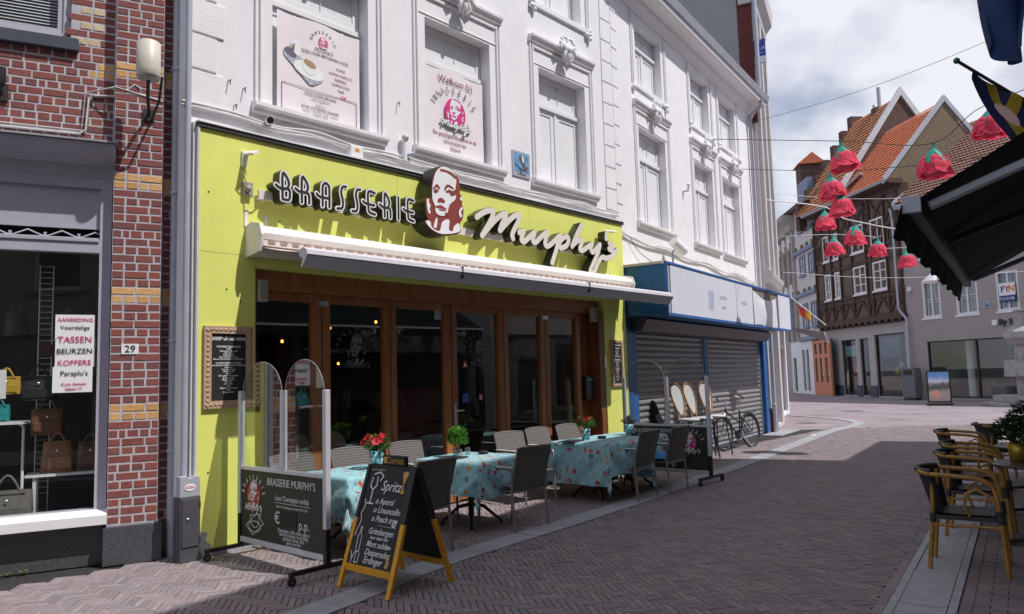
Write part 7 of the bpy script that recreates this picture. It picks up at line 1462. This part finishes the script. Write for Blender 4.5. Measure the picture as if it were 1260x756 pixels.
wire('thin wire low across the jetty of the timbered house', [FG.w(4.0, -.1, 4.75), FK.w(27, 2, 4.4), FK.w(28, -8, 4.4)], .007, m_trim)

def flag_mat(kind):
    m, t = nodemat('flag_cloth_%d' % kind); nn, l = t.nodes, t.links; o = nn.new('ShaderNodeOutputMaterial'); b = nn.new('ShaderNodeBsdfPrincipled'); b.inputs['Roughness'].default_value = .7; tr = nn.new('ShaderNodeBsdfTranslucent'); ms = nn.new('ShaderNodeMixShader'); ms.inputs[0].default_value = .25; l.new(b.outputs[0], ms.inputs[1]); l.new(tr.outputs[0], ms.inputs[2]); l.new(ms.outputs[0], o.inputs[0]); c = (.012, .04, .14, 1) if kind == 0 else (.012, .02, .075, 1)
    b.inputs['Base Color'].default_value = c; tr.inputs[0].default_value = c; return m
tip = Vector((5.0, 8.1, 5.0)); rt = Vector(FK.w(11.15, -2.1, 2.98)); ax = (rt - tip).normalized()
t = tag(empty('street_flag', tuple(rt)), 'navy flag with yellow bands and a round badge on a tilted pole above the awning', 'flag'); T = tip - rt
MB().tube([(0, 0, 0), tuple(T)], .018, 8).build('pole', m_dark, t); MB().ball(tuple(T), .035, 10, 8).build('finial', mat('finial_green', (.02, .12, .09), .4), t)
def fl(a, b):       # a along the pole from the tip, b hanging
    p = T - T.normalized() * (.20 + a * 1.2); dn = Vector((-.14 * math.sin(b * 2.5) + .10 * a, .10 * math.sin(a * 5 + b * 3), -1)); return p + dn * b * (.12 + .95 * min(1, a * 1.4)) + Vector((0, .05 * math.sin(a * 9), 0))
MB().grid(lambda a, b: tuple(fl(a, b)), 24, 24).build('cloth', flag_mat(1), t)
m_fy = mat('flag_band_yellow', (.50, .36, .02), .7, trans=.25); m_fr = mat('flag_badge', (.7, .45, .42), .7); m_fw = mat('flag_white', (.6, .6, .62), .7)
def band(nm, path, wd, m, off):
    mb = MB(); P = smooth(path, 6, False)
    def g_(a, b):
        k = a * (len(P) - 1); i = min(int(k), len(P) - 2); f = k - i; p = (P[i][0] * (1 - f) + P[i + 1][0] * f, P[i][1] * (1 - f) + P[i + 1][1] * f); d = np.array(P[i + 1]) - np.array(P[i]); d /= np.linalg.norm(d) + 1e-9
        q = fl(p[0] - d[1] * wd * (b - .5), p[1] + d[0] * wd * (b - .5)); return tuple(q + Vector((-.5, -.86, 0)) * off)
    mb.grid(g_, 40, 3); mb.build(nm, m, t)
band('yellow_band', [(.22, .0), (.28, .35), (.45, .52), (.65, .50), (.85, .38), (1, .36)], .10, m_fy, .012); band('yellow_band', [(.45, .0), (.40, .3), (.36, .5), (.52, .8), (.56, 1.0)], .10, m_fy, .014); band('white_streak', [(.8, .1), (.95, .5)], .10, m_fw, .012)
mb = MB(); mb.grid(lambda a, b: tuple(fl(.36 + .10 * b * math.cos(a * 6.283), .46 + .13 * b * math.sin(a * 6.283)) + Vector((-.5, -.86, 0)) * .02), 18, 3); mb.build('badge', m_fr, t)
c0 = Vector(FK.w(7.2, .3, 5.6)); rt2 = Vector(FK.w(7.2, -2.1, 4.4)); t = tag(empty('street_flag', tuple(rt2)), 'plain dark blue flag hanging into the top right corner', 'flag'); T2 = c0 - rt2
MB().tube([(0, 0, 0), tuple(T2)], .02, 8).build('pole', m_dark, t)
def fl2(a, b): p = T2 - T2.normalized() * (.05 + a * .75); w_ = 1 - .55 * b * abs(2 * a - 1) ; return p.lerp(T2 - T2.normalized() * .45, b * .75 * (1 - .0)) + Vector((.05 * math.sin(a * 8 + b * 4), .07 * math.sin(a * 10), -1.35 * b * (1 - .12 * (2 * a - 1) ** 2)))
MB().grid(lambda a, b: tuple(fl2(a, b)), 20, 24).build('cloth', flag_mat(0), t); MB().grid(lambda a, b: tuple(fl2(.55 + .12 * a, .1 + .22 * b) + Vector((-.55, -.83, 0)) * .02), 6, 8).build('gold_mark', m_fy, t)

# small things on the ground
for i, (x, y, a, m, lab) in enumerate(((7.35, 18.9, 20, m_paper, 'white paper scrap on the sunlit paving before the shutters'),)):
    t = thing('paper_scrap', lab, 'litter', WORLD, x, y, .004, R(a)); MB().grid(lambda p, q: ((p - .5) * .2, (q - .5) * .13, .01 * math.sin(p * 5) * math.sin(q * 4) + .01), 6, 5).build('sheet', m, t)
for i, (u, v, lab) in enumerate(((-.75, -.09, 'yellow green weed sprout at the foot of the left plinth'), (-.62, -.08, 'flat yellow leaf at the foot of the left plinth'))):
    t = thing('weed', lab, 'weed', FL, u, v, .0); mb = MB(); leafmass(mb, (0, 0, .02), .03, .015, 14, .035, 40 + i, .1); mb.build('leaf', mat('weed_green', (.20, .22, .05), .7, trans=.2), t)
